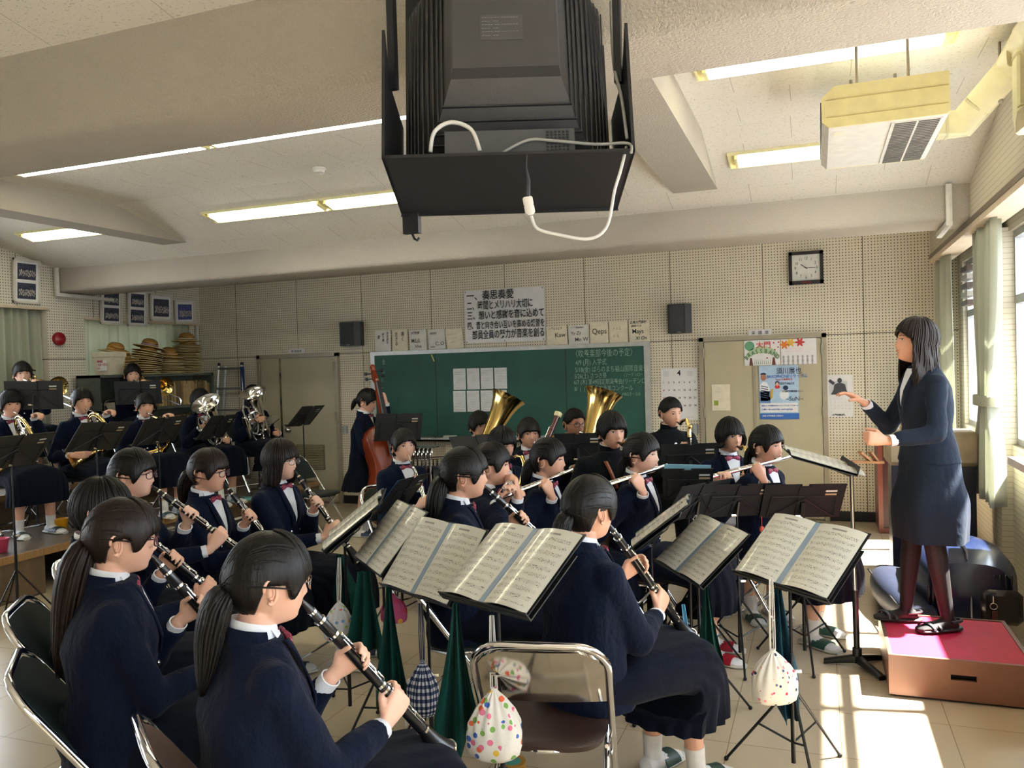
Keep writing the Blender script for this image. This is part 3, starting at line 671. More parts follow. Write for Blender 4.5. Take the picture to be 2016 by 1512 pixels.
    lx = np.linspace(-.19-.08*smile, .19+.08*smile, 9); e = 1-(lx/lx[-1])**2; cz = -.54+sm*(lx/lx[-1])**2*2
    for k0, k1 in ((.032, 0.), (0., -.042)):
        Pq = head_pts(sdir(lx, cz+k0*e+.004)); Pr = head_pts(sdir(lx, cz+k1*e)); Pq[:, 1] += .0035; Pr[:, 1] += .0035+.001; ft_.grid(TH(np.stack([Pq, Pr])), 3, False)
    me2 = ft_.mesh('t', [], True)
    import bmesh
    bb = bmesh.new(); bb.from_mesh(bm); bb.from_mesh(me2); bb.to_mesh(bm); bb.free()
    if kind == 'woman':
        n = len(bm.polygons); cz_ = np.empty(n*3, np.float32); bm.polygons.foreach_get('center', cz_); cz_ = cz_.reshape(-1, 3); mi = np.empty(n, np.int32); bm.polygons.foreach_get('material_index', mi)
        mi[cz_[:, 2] < root[2]+hipz-.1] = 5
        # keep the hands in skin colour
        bm.polygons.foreach_set('material_index', mi)
    n = len(bm.vertices); Pv = np.empty(n*3, np.float32); bm.vertices.foreach_get('co', Pv); bm.vertices.foreach_set('co', (Pv.reshape(-1, 3)-root.astype(np.float32)).ravel()); bm.update()
    bo = bpy.data.objects.new('body', bm); COL.objects.link(bo); bo.parent = root_o
    # ---- hair
    obj('hair', hair(hairk, TH, hash_(key), tail), HAIR[hcol], root_o, angle=0)
    if hairk == 'pony' or hairk == 'bangup':
        m = MB(); m.tube([TH((.030*math.cos(t), -.100-.012*0+.006*math.sin(t), -.012+.030*math.sin(t))) for t in np.arange(10)*math.pi/5], .006, 6, closed=True); obj('hair_tie', m, M_BLACK, root_o)
    # ---- clothes
    uni = uniform or {'girl': 'blazer', 'boy': 'gakuran', 'woman': 'suit'}[kind]; JM = {'blazer': M_NAVY, 'gakuran': M_GAK, 'suit': M_SUIT}[uni]
    j = MB(); S_ = sect(.012)
    lo = [(hipz-.085 if not stand else hipz-.02, (.205 if not stand else .195)*sx, (.150 if not stand else .140)*1.)]
    SS = lo+[(z, a+(.018 if i == 1 and uni != 'suit' else 0)+(.010 if i in (1, 2) and uni != 'suit' else 0), b_+(.012 if i in (1, 2) and uni != 'suit' else 0)) for i, (z, a, b_) in enumerate(S_[1:-1])]
    j.rings([j.ell(TB((0, cyz(z)+(.01 if i == 0 and not stand else 0), z)), Rb[:, 0], Rb[:, 1], a, b_, 24, 2.3) for i, (z, a, b_) in enumerate(SS)])
    for s in (-1, 1):
        S, E_, W, Dv, Nv = arm[s]; u1 = unit(E_-S); u2 = unit(W-E_); thk = 1.0 if not boy else 1.1
        in_ = TB((s*sw*.55, cyz(sh_z), sh_z-.02))
        r_s = {'suit': .92}.get(uni, 1.0)*thk
        j.tube([S-u1*.01, S+u1*.06, S*.5+E_*.5, E_-u1*.02, E_+u2*.03, E_*.45+W*.55, W-u2*.030], [.056*r_s, .060*r_s, .057*r_s, .053*r_s, .052*r_s, .046*r_s, .041*r_s], 16); j.sph(S, .060*r_s, 18, 12); j.tube([in_, S], [.060*r_s, .057*r_s], 16); j.sph(in_, .058*r_s, 14, 9)
        j.sph(E_, .054*r_s, 12, 7)
    nz = clothes_noise(hash_(key), .0055 if near else .004)
    def post(P, Nn):
        P = nz(P, Nn)
        for s in (-1, 1):                               # folds gathered at the elbow
            S, E_, W, _, _ = arm[s]; dd = np.linalg.norm(P-E_, axis=1); q = (P-E_)@unit(W-S); P = P+Nn*(.0035*np.exp(-(dd/.10)**2)*np.sin(q*75+P[:, 2]*40))[:, None]
        return P
    jm = remesh(j, .008 if near else .011, JM, 5, post=post, off=root)
    jo = bpy.data.objects.new('jacket', jm); COL.objects.link(jo); jo.parent = root_o
    for s in (-1, 1):
        S, E_, W, Dv, Nv = arm[s]; u2 = unit(W-E_)
        c = MB(); a_, b2 = perp(u2); c.rings([c.ell(W+u2*t, a_, b2, r, r*.85, 16) for t, r in ((-.05, .034), (-.018, .0345), (-.010, .035), (-.010, .030), (-.05, .028))]); obj('shirt_cuff', c, M_SHIRT, root_o)
    # jacket front surface, used for shirt front, lapels, buttons
    zt = [q[0] for q in SS]; at = [q[1] for q in SS]; bt = [q[2] for q in SS]
    def front(x, z, off=.004, back=False):
        a = np.interp(z, zt, at); b_ = np.interp(z, zt, bt); t = np.clip(1-np.abs(x/a)**2.3, 0.02, 1)**(1/2.3); return TB(np.stack([np.asarray(x, float)+0*np.asarray(z), cyz(z)+(b_*t+off)*(-1 if back else 1), np.asarray(z, float)+0*np.asarray(x)], -1))
    P_['front'] = front; P_['shz'] = sh_z
    top_z = sh_z+.050
    if uni in ('blazer', 'suit'):
        vz = sh_z-.165; m = MB(); rows = []
        for i in range(9):
            z = top_z-(top_z-vz)*i/8; wv = .058*(1-i/8)+.002; rows.append(front(np.linspace(-wv, wv, 7), np.full(7, z), .004))
        m.grid(rows); obj('shirt_front', m, M_SHIRT, root_o, angle=0)
        for s in (-1, 1):
            m = MB(); rows = []; 
            for i in range(11):
                f = i/10; z = top_z+.004-(top_z-vz+.02)*f; x0 = s*(.056*(1-f)+.001); wl = (.018+.030*math.sin(min(f*2.3, 1.5))*(1-.55*f)); rows.append(front(np.array([x0, x0+s*wl*.5, x0+s*wl]), np.full(3, z), .009))
            m.grid(rows, uv=False); g = MB(); A_ = np.array(rows); Rw = [np.concatenate([r, r[::-1]-Rb[:, 1]*.006]) for r in rows]; g.rings(Rw); obj('lapel', g, JM, root_o, angle=0)
        # stand-up part of shirt collar and its two points
        m = MB(); R = []
        for rr, dz in ((.060, -.028), (.058, .008), (.055, .020), (.052, .018), (.054, -.02)):
            t = np.arange(24)*2*math.pi/24; q = np.stack([rr*np.cos(t), rr*np.sin(t)*1.02-.004, dz-.016*np.sin(t)-.0*t], -1); R.append(neckb+V(0, 0, .012)+q@Rb.T)
        m.rings(R, cap=False)
        for s in (-1, 1):
            c0 = neckb+Rb@V(s*.012, .058, -.004); m.slab([c0, neckb+Rb@V(s*.052, .030, .012), neckb+Rb@V(s*.050, .062, -.042)][::s], Rb@V(0, 1, .3), .003)
        obj('shirt_collar', m, M_SHIRT, root_o)
        m = MB(); R = []
        for rr, dz in ((.076, -.040), (.070, -.004), (.0665, .006), (.064, .002), (.066, -.035)):
            t = np.linspace(R_(165), R_(375), 20); q = np.stack([rr*np.cos(t)*1.0, rr*np.sin(t)*1.0-.004, np.full(20, dz)-.014*np.sin(t)], -1); R.append(neckb+V(0, 0, .010)+q@Rb.T)
        m.rings(R, cap=False, wrap=False, closed=True); obj('jacket_collar', m, JM, root_o)
        if uni == 'blazer':
            m = MB(); c = neckb+Rb@V(0, .074, -.022)
            for s in (-1, 1):
                m.rings([m.ell(c+Rb@V(s*x, .004*math.sin(x*60), -.006*x/.04), Rb@V(0, 1, 0), up, .004+.003*(x > .01), h_, 8) for x, h_ in ((.0, .006), (.012, .010), (.030, .017), (.044, .019), (.050, .014))])
                m.rings([m.ell(c+Rb@V(s*(.006+.012*q), .004-.006*q, -.07*q), Rb@V(1, 0, 0), Rb@V(0, 1, 0), .007+.006*q, .003, 8) for q in (0, .5, 1.)])
            m.sph(c+Rb@V(0, .004, 0), (.009, .006, .010)); obj('ribbon_tie', m, M_RIBBON, root_o)
            for xx, zz in ((.035, sh_z-.215), (-.055, sh_z-.215), (.035, sh_z-.31), (-.055, sh_z-.31)):
                if zz < hipz+.03: continue
                q = front(np.array([xx]), np.array([zz]), .002)[0]; m = MB(); m.lathe(q, Rb[:, 1], [(0, .011), (.004, .011), (.007, .006)], 10); obj('button', m, M_SILVER, root_o)
    else:
        m = MB(); R = []
        for rr, dz in ((.082, -.055), (.068, -.010), (.066, .026), (.062, .028), (.062, -.01)):
            t = np.arange(24)*2*math.pi/24; q = np.stack([rr*np.cos(t), rr*np.sin(t)-.002, dz-.012*np.sin(t)], -1); R.append(neckb+V(0, 0, .010)+q@Rb.T)
        m.rings(R, cap=False); obj('stand_collar', m, JM, root_o)
        m = MB(); R = []
        for rr, dz in ((.0625, .0), (.0625, .031), (.0605, .031), (.0600, .0)):
            t = np.arange(24)*2*math.pi/24; q = np.stack([rr*np.cos(t), rr*np.sin(t)-.002, dz-.012*np.sin(t)], -1); R.append(neckb+V(0, 0, .010)+q@Rb.T)
        m.rings(R, cap=False); obj('collar_liner', m, M_SHIRT, root_o)
        for i in range(4):
            zz = sh_z-.05-.105*i
            q = front(np.array([.0]), np.array([zz]), .002)[0]; m = MB(); m.lathe(q, Rb[:, 1], [(0, .0125), (.004, .0125), (.008, .006)], 12); obj('button', m, M_SILVER, root_o)
    # lower garment
    SM = {'blazer': M_SKIRT, 'suit': M_SUIT, 'gakuran': M_GAK}[uni]
    if uni == 'gakuran':
        m = MB()
        for s in (-1, 1):
            hip, kn, an, toe = LG[s]; m.tube([hip, hip*.5+kn*.5, kn-unit(kn-hip)*.02, kn-V(0, 0, .03), kn*.5+an*.5, an+V(0, 0, .01)], [.10, .092, .078, .076, .065, .060], 14)
        m.rings([m.ell(TB((0, .0, hipz+z)), Rb[:, 0], Rb[:, 1], a, b_, 20) for z, a, b_ in ((-.09, .16, .12), (-.02, .18, .135), (.06, .17, .12))])
        o_ = bpy.data.objects.new('trousers', remesh(m, .011, SM, 2, off=root, post=nz)); COL.objects.link(o_); o_.parent = root_o
    else:
        npl = 18; n = 108; t = np.arange(n)*2*math.pi/n; R = []
        if not stand:
            hemz = seat-.10
            path = [((0, -.02, hipz+.13), (0, 0, 1), .14, .105, 0), ((0, -.02, hipz+.04), (0, -.1, 1), .175, .135, .1), ((0, .03, hipz-.01), (0, -.7, .8), .20, .135, .3), ((0, .12, hipz-.01), (0, -1, .25), .215, .105, .5), ((0, .25, hipz-.015), (0, -1, .0), .225, .098, .8), ((0, .38, hipz-.035), (0, -1, -.1), .225, .112, 1.), ((0, .425, hipz-.085), (0, -.9, .62), .229, .182, 1.2), ((0, .455, hipz-.12), (0, -.8, 1), .232, .165, 1.3), ((0, .445, hipz-.175), (0, -.3, 1), .232, .172, 1.6), ((0, .435, hipz-.245), (0, -.08, 1), .232, .170, 2.)]
        else:
            hz = stand; h2 = .50*stand/.85 if uni != 'suit' else .47
            path = [((0, 0, hz+.14), (0, 0, 1), .125, .098, 0), ((0, 0, hz+.02), (0, 0, 1), .172, .128, .1), ((0, .0, hz-.12), (0, 0, 1), .19, .145, .3), ((0, .0, (hz+h2)/2-.02), (0, 0, 1), .205 if uni == 'suit' else .225, .175, .7), ((0, 0, h2), (0, 0, 1), .198 if uni == 'suit' else .265, .165 if uni == 'suit' else .21, 1.1)]
        for c, nn, a_, b_, pl in path:
            nn = unit(V(*nn)); X = V(1, 0, 0); Y = unit(np.cross(nn, X)); saw = (np.abs(((t*npl/(2*math.pi)) % 1)-.5)*2-.5) if uni != 'suit' else np.sin(t*6)*.8
            q = 1+(saw*(.055 if stand else .022*pl)+.02*np.sin(t*5+hash_(key)))*pl; ct, st = np.cos(t), np.sin(t); ct = np.sign(ct)*np.abs(ct)**.85; st = np.sign(st)*np.abs(st)**.85
            R.append(TB(V(*c)+np.outer(ct*a_*q, X)+np.outer(st*b_*q, Y)))
        # smooth the path between the key rings
        RR = []
        for i in range(len(R)-1):
            p0, p1, p2, p3 = R[max(i-1, 0)], R[i], R[i+1], R[min(i+2, len(R)-1)]
            for u in (0, .33, .66): RR.append(.5*((2*p1)+(-p0+p2)*u+(2*p0-5*p1+4*p2-p3)*u*u+(-p0+3*p1-3*p2+p3)*u**3))
        RR.append(R[-1]); inner = [r*.97+r.mean(0)*.03 for r in RR[::-1]]
        m = MB(); m.rings(RR+inner[:-1], cap=True); obj('skirt', m, SM, root_o, angle=50)
    for s in (-1, 1):
        hip, kn, an, toe = LG[s]; side = np.cross(toe, up); g = an-V(0, 0, .085)
        if kind == 'woman':
            m = MB(); m.rings([m.ell(g+toe*a_+V(0, 0, .012), side, up, w_, .012, 14) for a_, w_ in ((-.075, .02), (-.06, .034), (0, .040), (.08, .047), (.14, .042), (.165, .02))])
            for a_, w_ in ((.075, .048), (.11, .046)): m.tube([g+toe*(a_+.02*math.cos(q))+side*math.cos(q)*w_+V(0, 0, .018+.030*math.sin(q)) for q in np.linspace(0, math.pi, 9)], .011, 8, flat=.4)
            m.tube([g+toe*(-.075*math.sin(q)+.0)+side*math.cos(q)*.040+V(0, 0, .055) for q in np.linspace(0, math.pi, 9)], .008, 6)
            obj('sandal', m, M_BLACK, root_o); continue
        if uni == 'gakuran': continue
        m = MB(); sc_ = unit(kn-an); m.tube([an+sc_*.07, an+sc_*.03, an, an-V(0, 0, .04)], [.040, .038, .037, .036], 14)
        ft = an-V(0, 0, .055); m.rings([m.ell(ft+toe*a_+V(0, 0, h_), side, up, w_, hh, 12) for a_, w_, hh, h_ in ((-.058, .018, .018, .0), (-.047, .034, .030, .005), (.0, .038, .039, .012), (.06, .044, .029, .0), (.11, .046, .021, -.006), (.152, .039, .016, -.010), (.172, .018, .008, -.012))]); obj('sock', m, M_SOCK, root_o)
        m = MB(); m.rings([m.ell(g+toe*a_+V(0, 0, .010), side, up, w_, .011, 14, 2.6) for a_, w_ in ((-.085, .02), (-.07, .040), (0, .046), (.08, .053), (.15, .050), (.185, .025))]); so = obj('slipper', m, simple('white_slipper_sole', '#cfcfc8', .6), root_o)
        m = MB(); R = []
        for a_ in (.03, .06, .09, .12): R.append([g+toe*a_+side*math.cos(q)*.054+V(0, 0, .016+.046*math.sin(q)*(1-a_*1.5)) for q in np.linspace(0, math.pi, 11)]+[g+toe*a_+side*math.cos(q)*.050+V(0, 0, .014+.040*math.sin(q)*(1-a_*1.5)) for q in np.linspace(math.pi, 0, 11)])
        m.rings(R); obj('strap', m, simple('slipper_strap_'+slipper.strip('#'), slipper, .5), so)
    if glasses:
        gm = {'red': M_GLASSES, 'black': M_GLASSBLK, 'wire': M_WIRE}[glasses]; r_ = .0016 if glasses == 'wire' else .0022; m = MB(); ln = MB()
        for s in (-1, 1):
            c = V(s*.032, .105, -.004); pts = [TH(c+V(.024*math.copysign(abs(math.cos(t))**.7, math.cos(t)), -.010*abs(math.cos(t))*(1 if math.cos(t)*s > 0 else 0), .017*math.copysign(abs(math.sin(t))**.7, math.sin(t)))) for t in np.arange(16)*math.pi/8]
            m.tube(pts, r_, 6, closed=True); ln.add([p for p in pts], [list(range(16))])
            m.tube([TH(V(s*.056, .095, .004)), TH(V(s*.075, .06, .004)), TH(V(s*.080, .005, .004))], r_, 6)
        m.tube([TH(V(-.009, .106, .0)), TH(V(0, .109, .002)), TH(V(.009, .106, .0))], r_, 6)
        g_ = obj('glasses', m, gm, root_o); obj('lens', ln, M_LENS, g_, smooth=False)
    return P_
def hash_(k): return sum(ord(c)*(i+3) for i, c in enumerate(k)) % 9973
# ================================================================ instruments
M_EBONY = simple('black_grenadilla', '#141417', .3); M_KEY = simple('silver_keywork', (.80, .79, .76), .16, 1., var=.03); M_BRASS = simple('gold_lacquer_brass', (.78, .56, .20), .16, 1., var=.06)
M_SILV = simple('silver_plate', (.83, .82, .79), .12, 1., var=.03); M_BRASSD = simple('rose_brass', (.66, .38, .18), .2, 1.); M_MAPLE = simple('dark_red_maple', '#4a1216', .22); M_IVORY = simple('ivory_ring', '#e8d9a8', .35)
M_VARN = simple('varnished_spruce', '#7a2f14', .25, nscale=5, var=.2); M_FBD = simple('ebony_fingerboard', '#1a1413', .4)
def keys(mb, o, A, B, t0, t1, r, n, seed=1, both=True):
    rs = np.random.RandomState(seed); S = np.cross(A, B)
    for sgn, ang in ((1, .5), (-1, -.55), (1, 1.1)):
        d = B*math.cos(ang)+S*math.sin(ang); p = o+d*(r+.005); a = t0+(t1-t0)*rs.rand()*.15; b = t1-(t1-t0)*rs.rand()*.15; mb.cyl(p+A*a, p+A*b, .0017, 6)
    for i in range(n):
        t = t0+(t1-t0)*(i+.3)/n; ang = (rs.rand()-.5)*1.5; d = B*math.cos(ang)+S*math.sin(ang); c = o+A*t+d*(r+.003)
        if i % 2 == 0: mb.lathe(c, d, [(0, .0078), (.002, .0082), (.0035, .006)], 10)
        else: mb.tube([c+A*x for x in (-.012, 0, .014)], [.0022, .0035, .002], 6)
        e = o+A*t+d*(r+.004); mb.tube([e, o+A*(t+.006)+(B*math.cos(ang+.5)+S*math.sin(ang+.5))*(r+.005)], .0018, 5)
def it(p, name, label, loc, cat=None, group=None): return thing(name, label, cat or name.replace('_', ' '), loc, group)
def make_clarinet(p, label, name='clarinet', L=.66):
    o, A, B = p['mouth']-p['A']*.012, p['A'], p['B']; r = it(p, name, label, o+A*L, group=None)
    m = MB(); m.lathe(o, A, [(0, .005), (.03, .009), (.055, .0125), (.08, .013)], 14); obj('mouthpiece', m, M_EBONY, r)
    m = MB(); m.lathe(o, A, [(.078, .0155), (.14, .0158), (.142, .0145), (.36, .0150), (.55, .0165)], 18); obj('joint', m, M_EBONY, r)
    m = MB(); m.lathe(o, A, [(.548, .0185), (.565, .020), (.60, .024), (.635, .032), (.655, .041), (.66, .0425), (.656, .036), (.62, .022), (.58, .012)], 24); b = obj('bell', m, M_EBONY, r)
    for t, q in ((.045, .0125), (.078, .0168), (.135, .0168), (.345, .0168), (.365, .0168), (.548, .0192), (.653, .0425)): m = MB(); m.lathe(o, A, [(t, q), (t+.008, q)], 20); obj('ring', m, M_KEY, r)
    m = MB(); keys(m, o, A, B, .15, .345, .0145, 13, hash_(p['key'])); keys(m, o, A, B, .37, .54, .0152, 11, hash_(p['key'])+1); obj('keywork', m, M_KEY, r)
def make_oboe(p, label):
    o, A, B = p['mouth']-p['A']*.01, p['A'], p['B']; r = it(p, 'oboe', label, o+A*.64)
    m = MB(); m.lathe(o, A, [(0, .002), (.03, .003), (.07, .0035)], 8); obj('reed', m, M_IVORY, r)
    m = MB(); m.lathe(o, A, [(.065, .008), (.10, .009), (.3, .010), (.5, .0125), (.52, .018), (.57, .024), (.62, .026), (.64, .021)], 14); obj('joint', m, M_EBONY, r)
    m = MB(); keys(m, o, A, B, .11, .5, .010, 22, 5); obj('keywork', m, M_KEY, r)
def make_bassclarinet(p, label):
    r = it(p, 'bass_clarinet', label, p['mouth'], 'bass clarinet'); f, u = p['f'], V(0, 0, 1); m0 = p['mouth']; c = m0+f*.20-u*.02
    m = MB(); m.tube([m0, m0+f*.06-u*.01], [.006, .013], 10); obj('mouthpiece', m, M_EBONY, r)
    m = MB(); m.tube([m0+f*.05-u*.008, m0+f*.10+u*.02, m0+f*.16+u*.03, c, c-u*.08], [.011, .012, .013, .014, .018], 12); m.sph(c+f*.02-u*.0, .018); obj('neck', m, M_BRASS, r)
    m = MB(); m.lathe(c-u*.07, -u, [(0, .018), (.02, .016), (.75, .017), (.76, .02)], 14); obj('joint', m, M_EBONY, r)
    m = MB(); keys(m, c-u*.07, -u, p['rt']*-.0+f, .02, .74, .016, 30, 8); obj('keywork', m, M_KEY, r)
    e = c-u*.83; m = MB(); m.tube([e, e-u*.05+f*.02, e-u*.04+f*.08, e+f*.12+u*.03, e+f*.14+u*.09], [.018, .021, .028, .038, .065], 16); obj('bell', m, M_SILV, r)
def make_flute(p, label, name='flute', L=.66):
    o, A = p['o'], p['axis']; r = it(p, name, label, o+A*L*.5); rr = .0105 if name == 'flute' else .007
    m = MB(); m.lathe(o, A, [(-.002, rr*.8), (0, rr), (.21*L/.66, rr), (.212*L/.66, rr*1.15), (.24*L/.66, rr*1.15), (.242*L/.66, rr), (L, rr), (L+.002, rr*.8)], 14); obj('tube', m, M_SILV if name == 'flute' else M_EBONY, r)
    B = unit(V(0, 0, 1)-A*A[2]); m = MB(); m.tube([o+A*(.07*L/.66)+B*rr, o+A*(.11*L/.66)+B*rr], [.010, .010], 10, flat=.5); obj('lip_plate', m, M_SILV, r)
    m = MB(); keys(m, o, A, B, .25*L/.66, L-.03, rr, 14, 3)
    for i in range(12): c = o+A*(.27*L/.66+(L*.56)*i/12)+B*rr; m.lathe(c, B, [(0, .0085*rr/.0105), (.004, .0088*rr/.0105), (.005, .006)], 12)
    obj('keywork', m, M_KEY, r)
def make_sax(p, label, tenor=False):
    q = 1.0 if tenor else .80; o = p['o']; A = p['axis']; f = p['f']; u = V(0, 0, 1); m0 = p['mouth']; r = it(p, 'saxophone', label, o+A*.6*q, 'saxophone')
    m = MB(); m.tube([m0-f*.01, m0+f*.05-u*.01], [.007, .014], 10); obj('mouthpiece', m, M_EBONY, r)
    m = MB(); m.tube([m0+f*.04-u*.008, m0+f*.08+u*.008, m0+f*.13*q+u*.004, o+u*.02-f*.005, o+A*.03], [.009, .010, .012, .013, .016], 12); obj('neck', m, M_BRASS, r)
    bt = o+A*.60*q; m = MB(); m.tube([o, o+A*.3*q, bt], [.017*q, .026*q, .036*q], 16); obj('body_tube', m, M_BRASS, r)
    m = MB(); pts = []; 
    for i in range(6): t = math.pi*i/5; pts.append(bt+f*(.055*q*(1-math.cos(t)))+A*(.055*q*math.sin(t)))
    pts += [bt+f*.115*q-A*.12*q, bt+f*.125*q-A*.24*q, bt+f*.145*q-A*.30*q, bt+f*.17*q-A*.335*q]; m.tube(pts, [.036*q, .038*q, .040*q, .042*q, .043*q, .045*q, .050*q, .058*q, .072*q, .080*q], 20, hint=tuple(p['rt']), cap=False); obj('bell', m, M_BRASS, r)
    m = MB(); keys(m, o, A, f, .04, .56*q, .028*q, 24, 11); 
    for i in range(6): c = o+A*(.12+.07*i)*q+f*.03*q; m.lathe(c, f, [(0, .016*q), (.006, .017*q), (.008, .01)], 12)
    obj('keywork', m, M_BRASS, r)
def torus(m, c, X, Y, R, r, n=28, a0=0., a1=2*math.pi, q=8, R2=None):
    cl = abs(a1-a0-2*math.pi) < .01; t = np.linspace(a0, a1, n, endpoint=not cl); pts = [c+X*R*math.cos(a)+Y*(R2 or R)*math.sin(a) for a in t]
    m.tube(pts, r, q, hint=tuple(np.cross(X, Y)), closed=cl)
def bell(m, o, d, prof, n=32, mi=0): m.lathe(o, d, prof+[(a-.002, b-.004) for a, b in prof[::-1][:-1]], n, mi, cap=False)
def make_horn(p, label):
    c = p['o']; f, u, rt = p['f'], V(0, 0, 1), p['rt']; r = it(p, 'french_horn', label, c, 'french horn'); X = unit(f*.95+rt*.1); Y = unit(u*.96-f*.0+rt*.28); Z = np.cross(X, Y)
    c = c-u*.02; m = MB(); m.tube([p['mouth']+f*.005, p['mouth']+f*.02-u*.005, p['mouth']*.4+(c+X*.09+Y*.155)*.6, c+X*.09+Y*.155], [.011, .004, .005, .006], 8); obj('leadpipe', m, M_SILV, r)
    m = MB(); torus(m, c, X, Y, .165, .010, 40, q=10); torus(m, c+Z*.008, X, Y, .145, .006, 36); obj('main_coil', m, M_BRASS, r)
    m = MB()
    for i in range(6): y = -.07+.03*i; w_ = math.sqrt(max(.14**2-y*y, 0)); m.tube([c+X*(-w_*.9)+Y*(y)+Z*.012, c+X*(w_*.55)+Y*(y+.05)+Z*.015], .006, 7)
    for i in range(3): torus(m, c+X*(-.04+.035*i)+Y*(.02*i-.02)+Z*.02, X, Y, .035, .005, 14)
    obj('tubing', m, M_SILV, r)
    m = MB()
    for i in range(3): m.lathe(c+X*(.02+.036*i)+Y*(.02+.02*i)-Z*.01, Z, [(-.02, .016), (.03, .016), (.034, .011)], 14)
    for i in range(3): m.tube([c+X*(.02+.03*i)+Y*(.03)+Z*.02, c+X*(-.02+.025*i)+Y*.15+Z*.02], .003, 5)
    obj('valve_set', m, M_KEY, r)
    b0 = c-Y*.16-X*.02; m = MB(); d = unit(-X*.55+rt*.65-u*.35); m.tube([c+X*.12-Y*.11, b0-Y*.02, b0+d*.03, b0+d*.10], [.012, .020, .028, .036], 14); bell(m, b0+d*.09, d, [(0, .036), (.08, .055), (.13, .085), (.16, .13), (.17, .152)]); obj('bell', m, M_BRASS, r)
def make_trombone(p, label):
    m0, f, u, rt = p['mouth'], p['f'], V(0, 0, 1), p['rt']; r = it(p, 'trombone', label, m0+f*.3); d = unit(f*.95-u*.22); s = -rt
    m = MB(); m.lathe(m0, d, [(0, .013), (.02, .010), (.05, .005), (.08, .006)], 12); obj('mouthpiece', m, M_SILV, r)
    m = MB(); a = m0+d*.07; 
    for off in (0, -.075): m.cyl(a+u*off*.98, a+u*off+d*.82, .0078, 8)
    torus(m, a+d*.82-u*.0375, d, u, .0375, .0078, 14, -math.pi/2, math.pi/2); m.cyl(a+d*.06, a+d*.06-u*.075, .006); m.cyl(a+d*.35, a+d*.35-u*.075, .006); obj('slide', m, M_SILV, r)
    b0 = m0+d*.02+s*.10+u*.01; m = MB(); m.cyl(b0-d*.28, b0+d*.2, .0085, 8); m.cyl(b0-d*.28+s*.0+u*.085, b0-d*0+u*.085, .0085, 8); torus(m, b0-d*.28+u*.0425, d, u, .0425, .0085, 14, math.pi/2, 3*math.pi/2); m.cyl(a+s*.02, b0, .006)
    torus(m, b0-d*.05-u*.02, d, u, .06, .007, 18); obj('tuning_slide', m, M_BRASS, r)
    m = MB(); e = b0+d*.10+u*.01; bell(m, e, d, [(0, .010), (.15, .018), (.24, .034), (.29, .058), (.32, .088), (.33, .107)]); obj('bell', m, M_BRASS, r)
def make_bigbrass(p, label, name, mat, q, rim=None, Uv=None):
    c, f, u, rt = p['o'], p['f'], V(0, 0, 1), p['rt']; r = it(p, name, label, c-u*.25*q, name); U = unit(Uv); X = unit(rt-U*(rt@U))*(1 if name == 'euphonium' else -1); Y = np.cross(U, X)*(1 if name == 'euphonium' else -1)
    m = MB(); m.tube([p['mouth'], p['mouth']+f*.015, p['mouth']+f*.04-u*.01, p['mouth']*.4+(c+X*.07*q+U*.18*q)*.6, c+X*.08*q+U*.15*q], [.016*q, .013*q, .005, .007, .008], 10); obj('mouthpiece', m, M_SILV, r)
    H_ = {'tuba': .60, 'euphonium': .36}[name]; Rb_ = {'tuba': .150, 'euphonium': .145}[name]
    bo = rim-U*H_; c = bo+X*.09*q; m = MB(); prof = [(-.10, .048), (.12, .056), (.22, .063), (.36, .077), (.47, .094), (.545, .116), (.585, .138), (.60, Rb_)] if name == 'tuba' else [(-.10*q, .040*q), (.10*q, .048*q), (.20*q, .060*q), (H_*.75, .078*q), (H_*.9, .105*q), (H_*.97, Rb_*.88), (H_, Rb_)]; bell(m, bo, U, prof, 36); obj('bell', m, mat, r)
    m = MB(); pts = [bo-U*.10*q]
    for i in range(7): t = math.pi*i/6; pts.append(c-U*(.14*q+.10*q*math.sin(t))-X*(.09*q*math.cos(t)))
    pts += [c+X*.095*q+U*.02*q, c+X*.095*q+U*.15*q]; m.tube(pts, [.055*q, .054*q, .052*q, .050*q, .047*q, .044*q, .040*q, .036*q, .032*q, .028*q], 16, hint=tuple(Y)); obj('bow', m, mat, r)
    m = MB(); sg = -1
    torus(m, c+X*.0+U*.03*q+Y*.035*q, X, U, .085*q, .013*q, 24, R2=.15*q); torus(m, c+X*.05*q+U*.02*q+Y*.05*q, X, U, .055*q, .010*q, 20, R2=.10*q); m.tube([c+X*.095*q+U*.15*q, c+X*.09*q+U*.24*q, c+X*.06*q+U*.29*q, c+X*.02*q+U*.24*q, c+X*.015*q+U*.1*q], .014*q, 10); obj('tubing', m, mat, r)
    m = MB()
    for i in range(3): b = c+X*(.01+.04*i)*q+Y*(-.06*q); m.lathe(b-U*.02*q, U, [(-.07*q, .018*q), (.10*q, .018*q), (.11*q, .015*q), (.115*q, .005*q), (.14*q, .005*q), (.142*q, .012*q), (.148*q, .012*q)], 14)
    obj('valve_set', m, mat if name == 'tuba' else M_SILV, r)
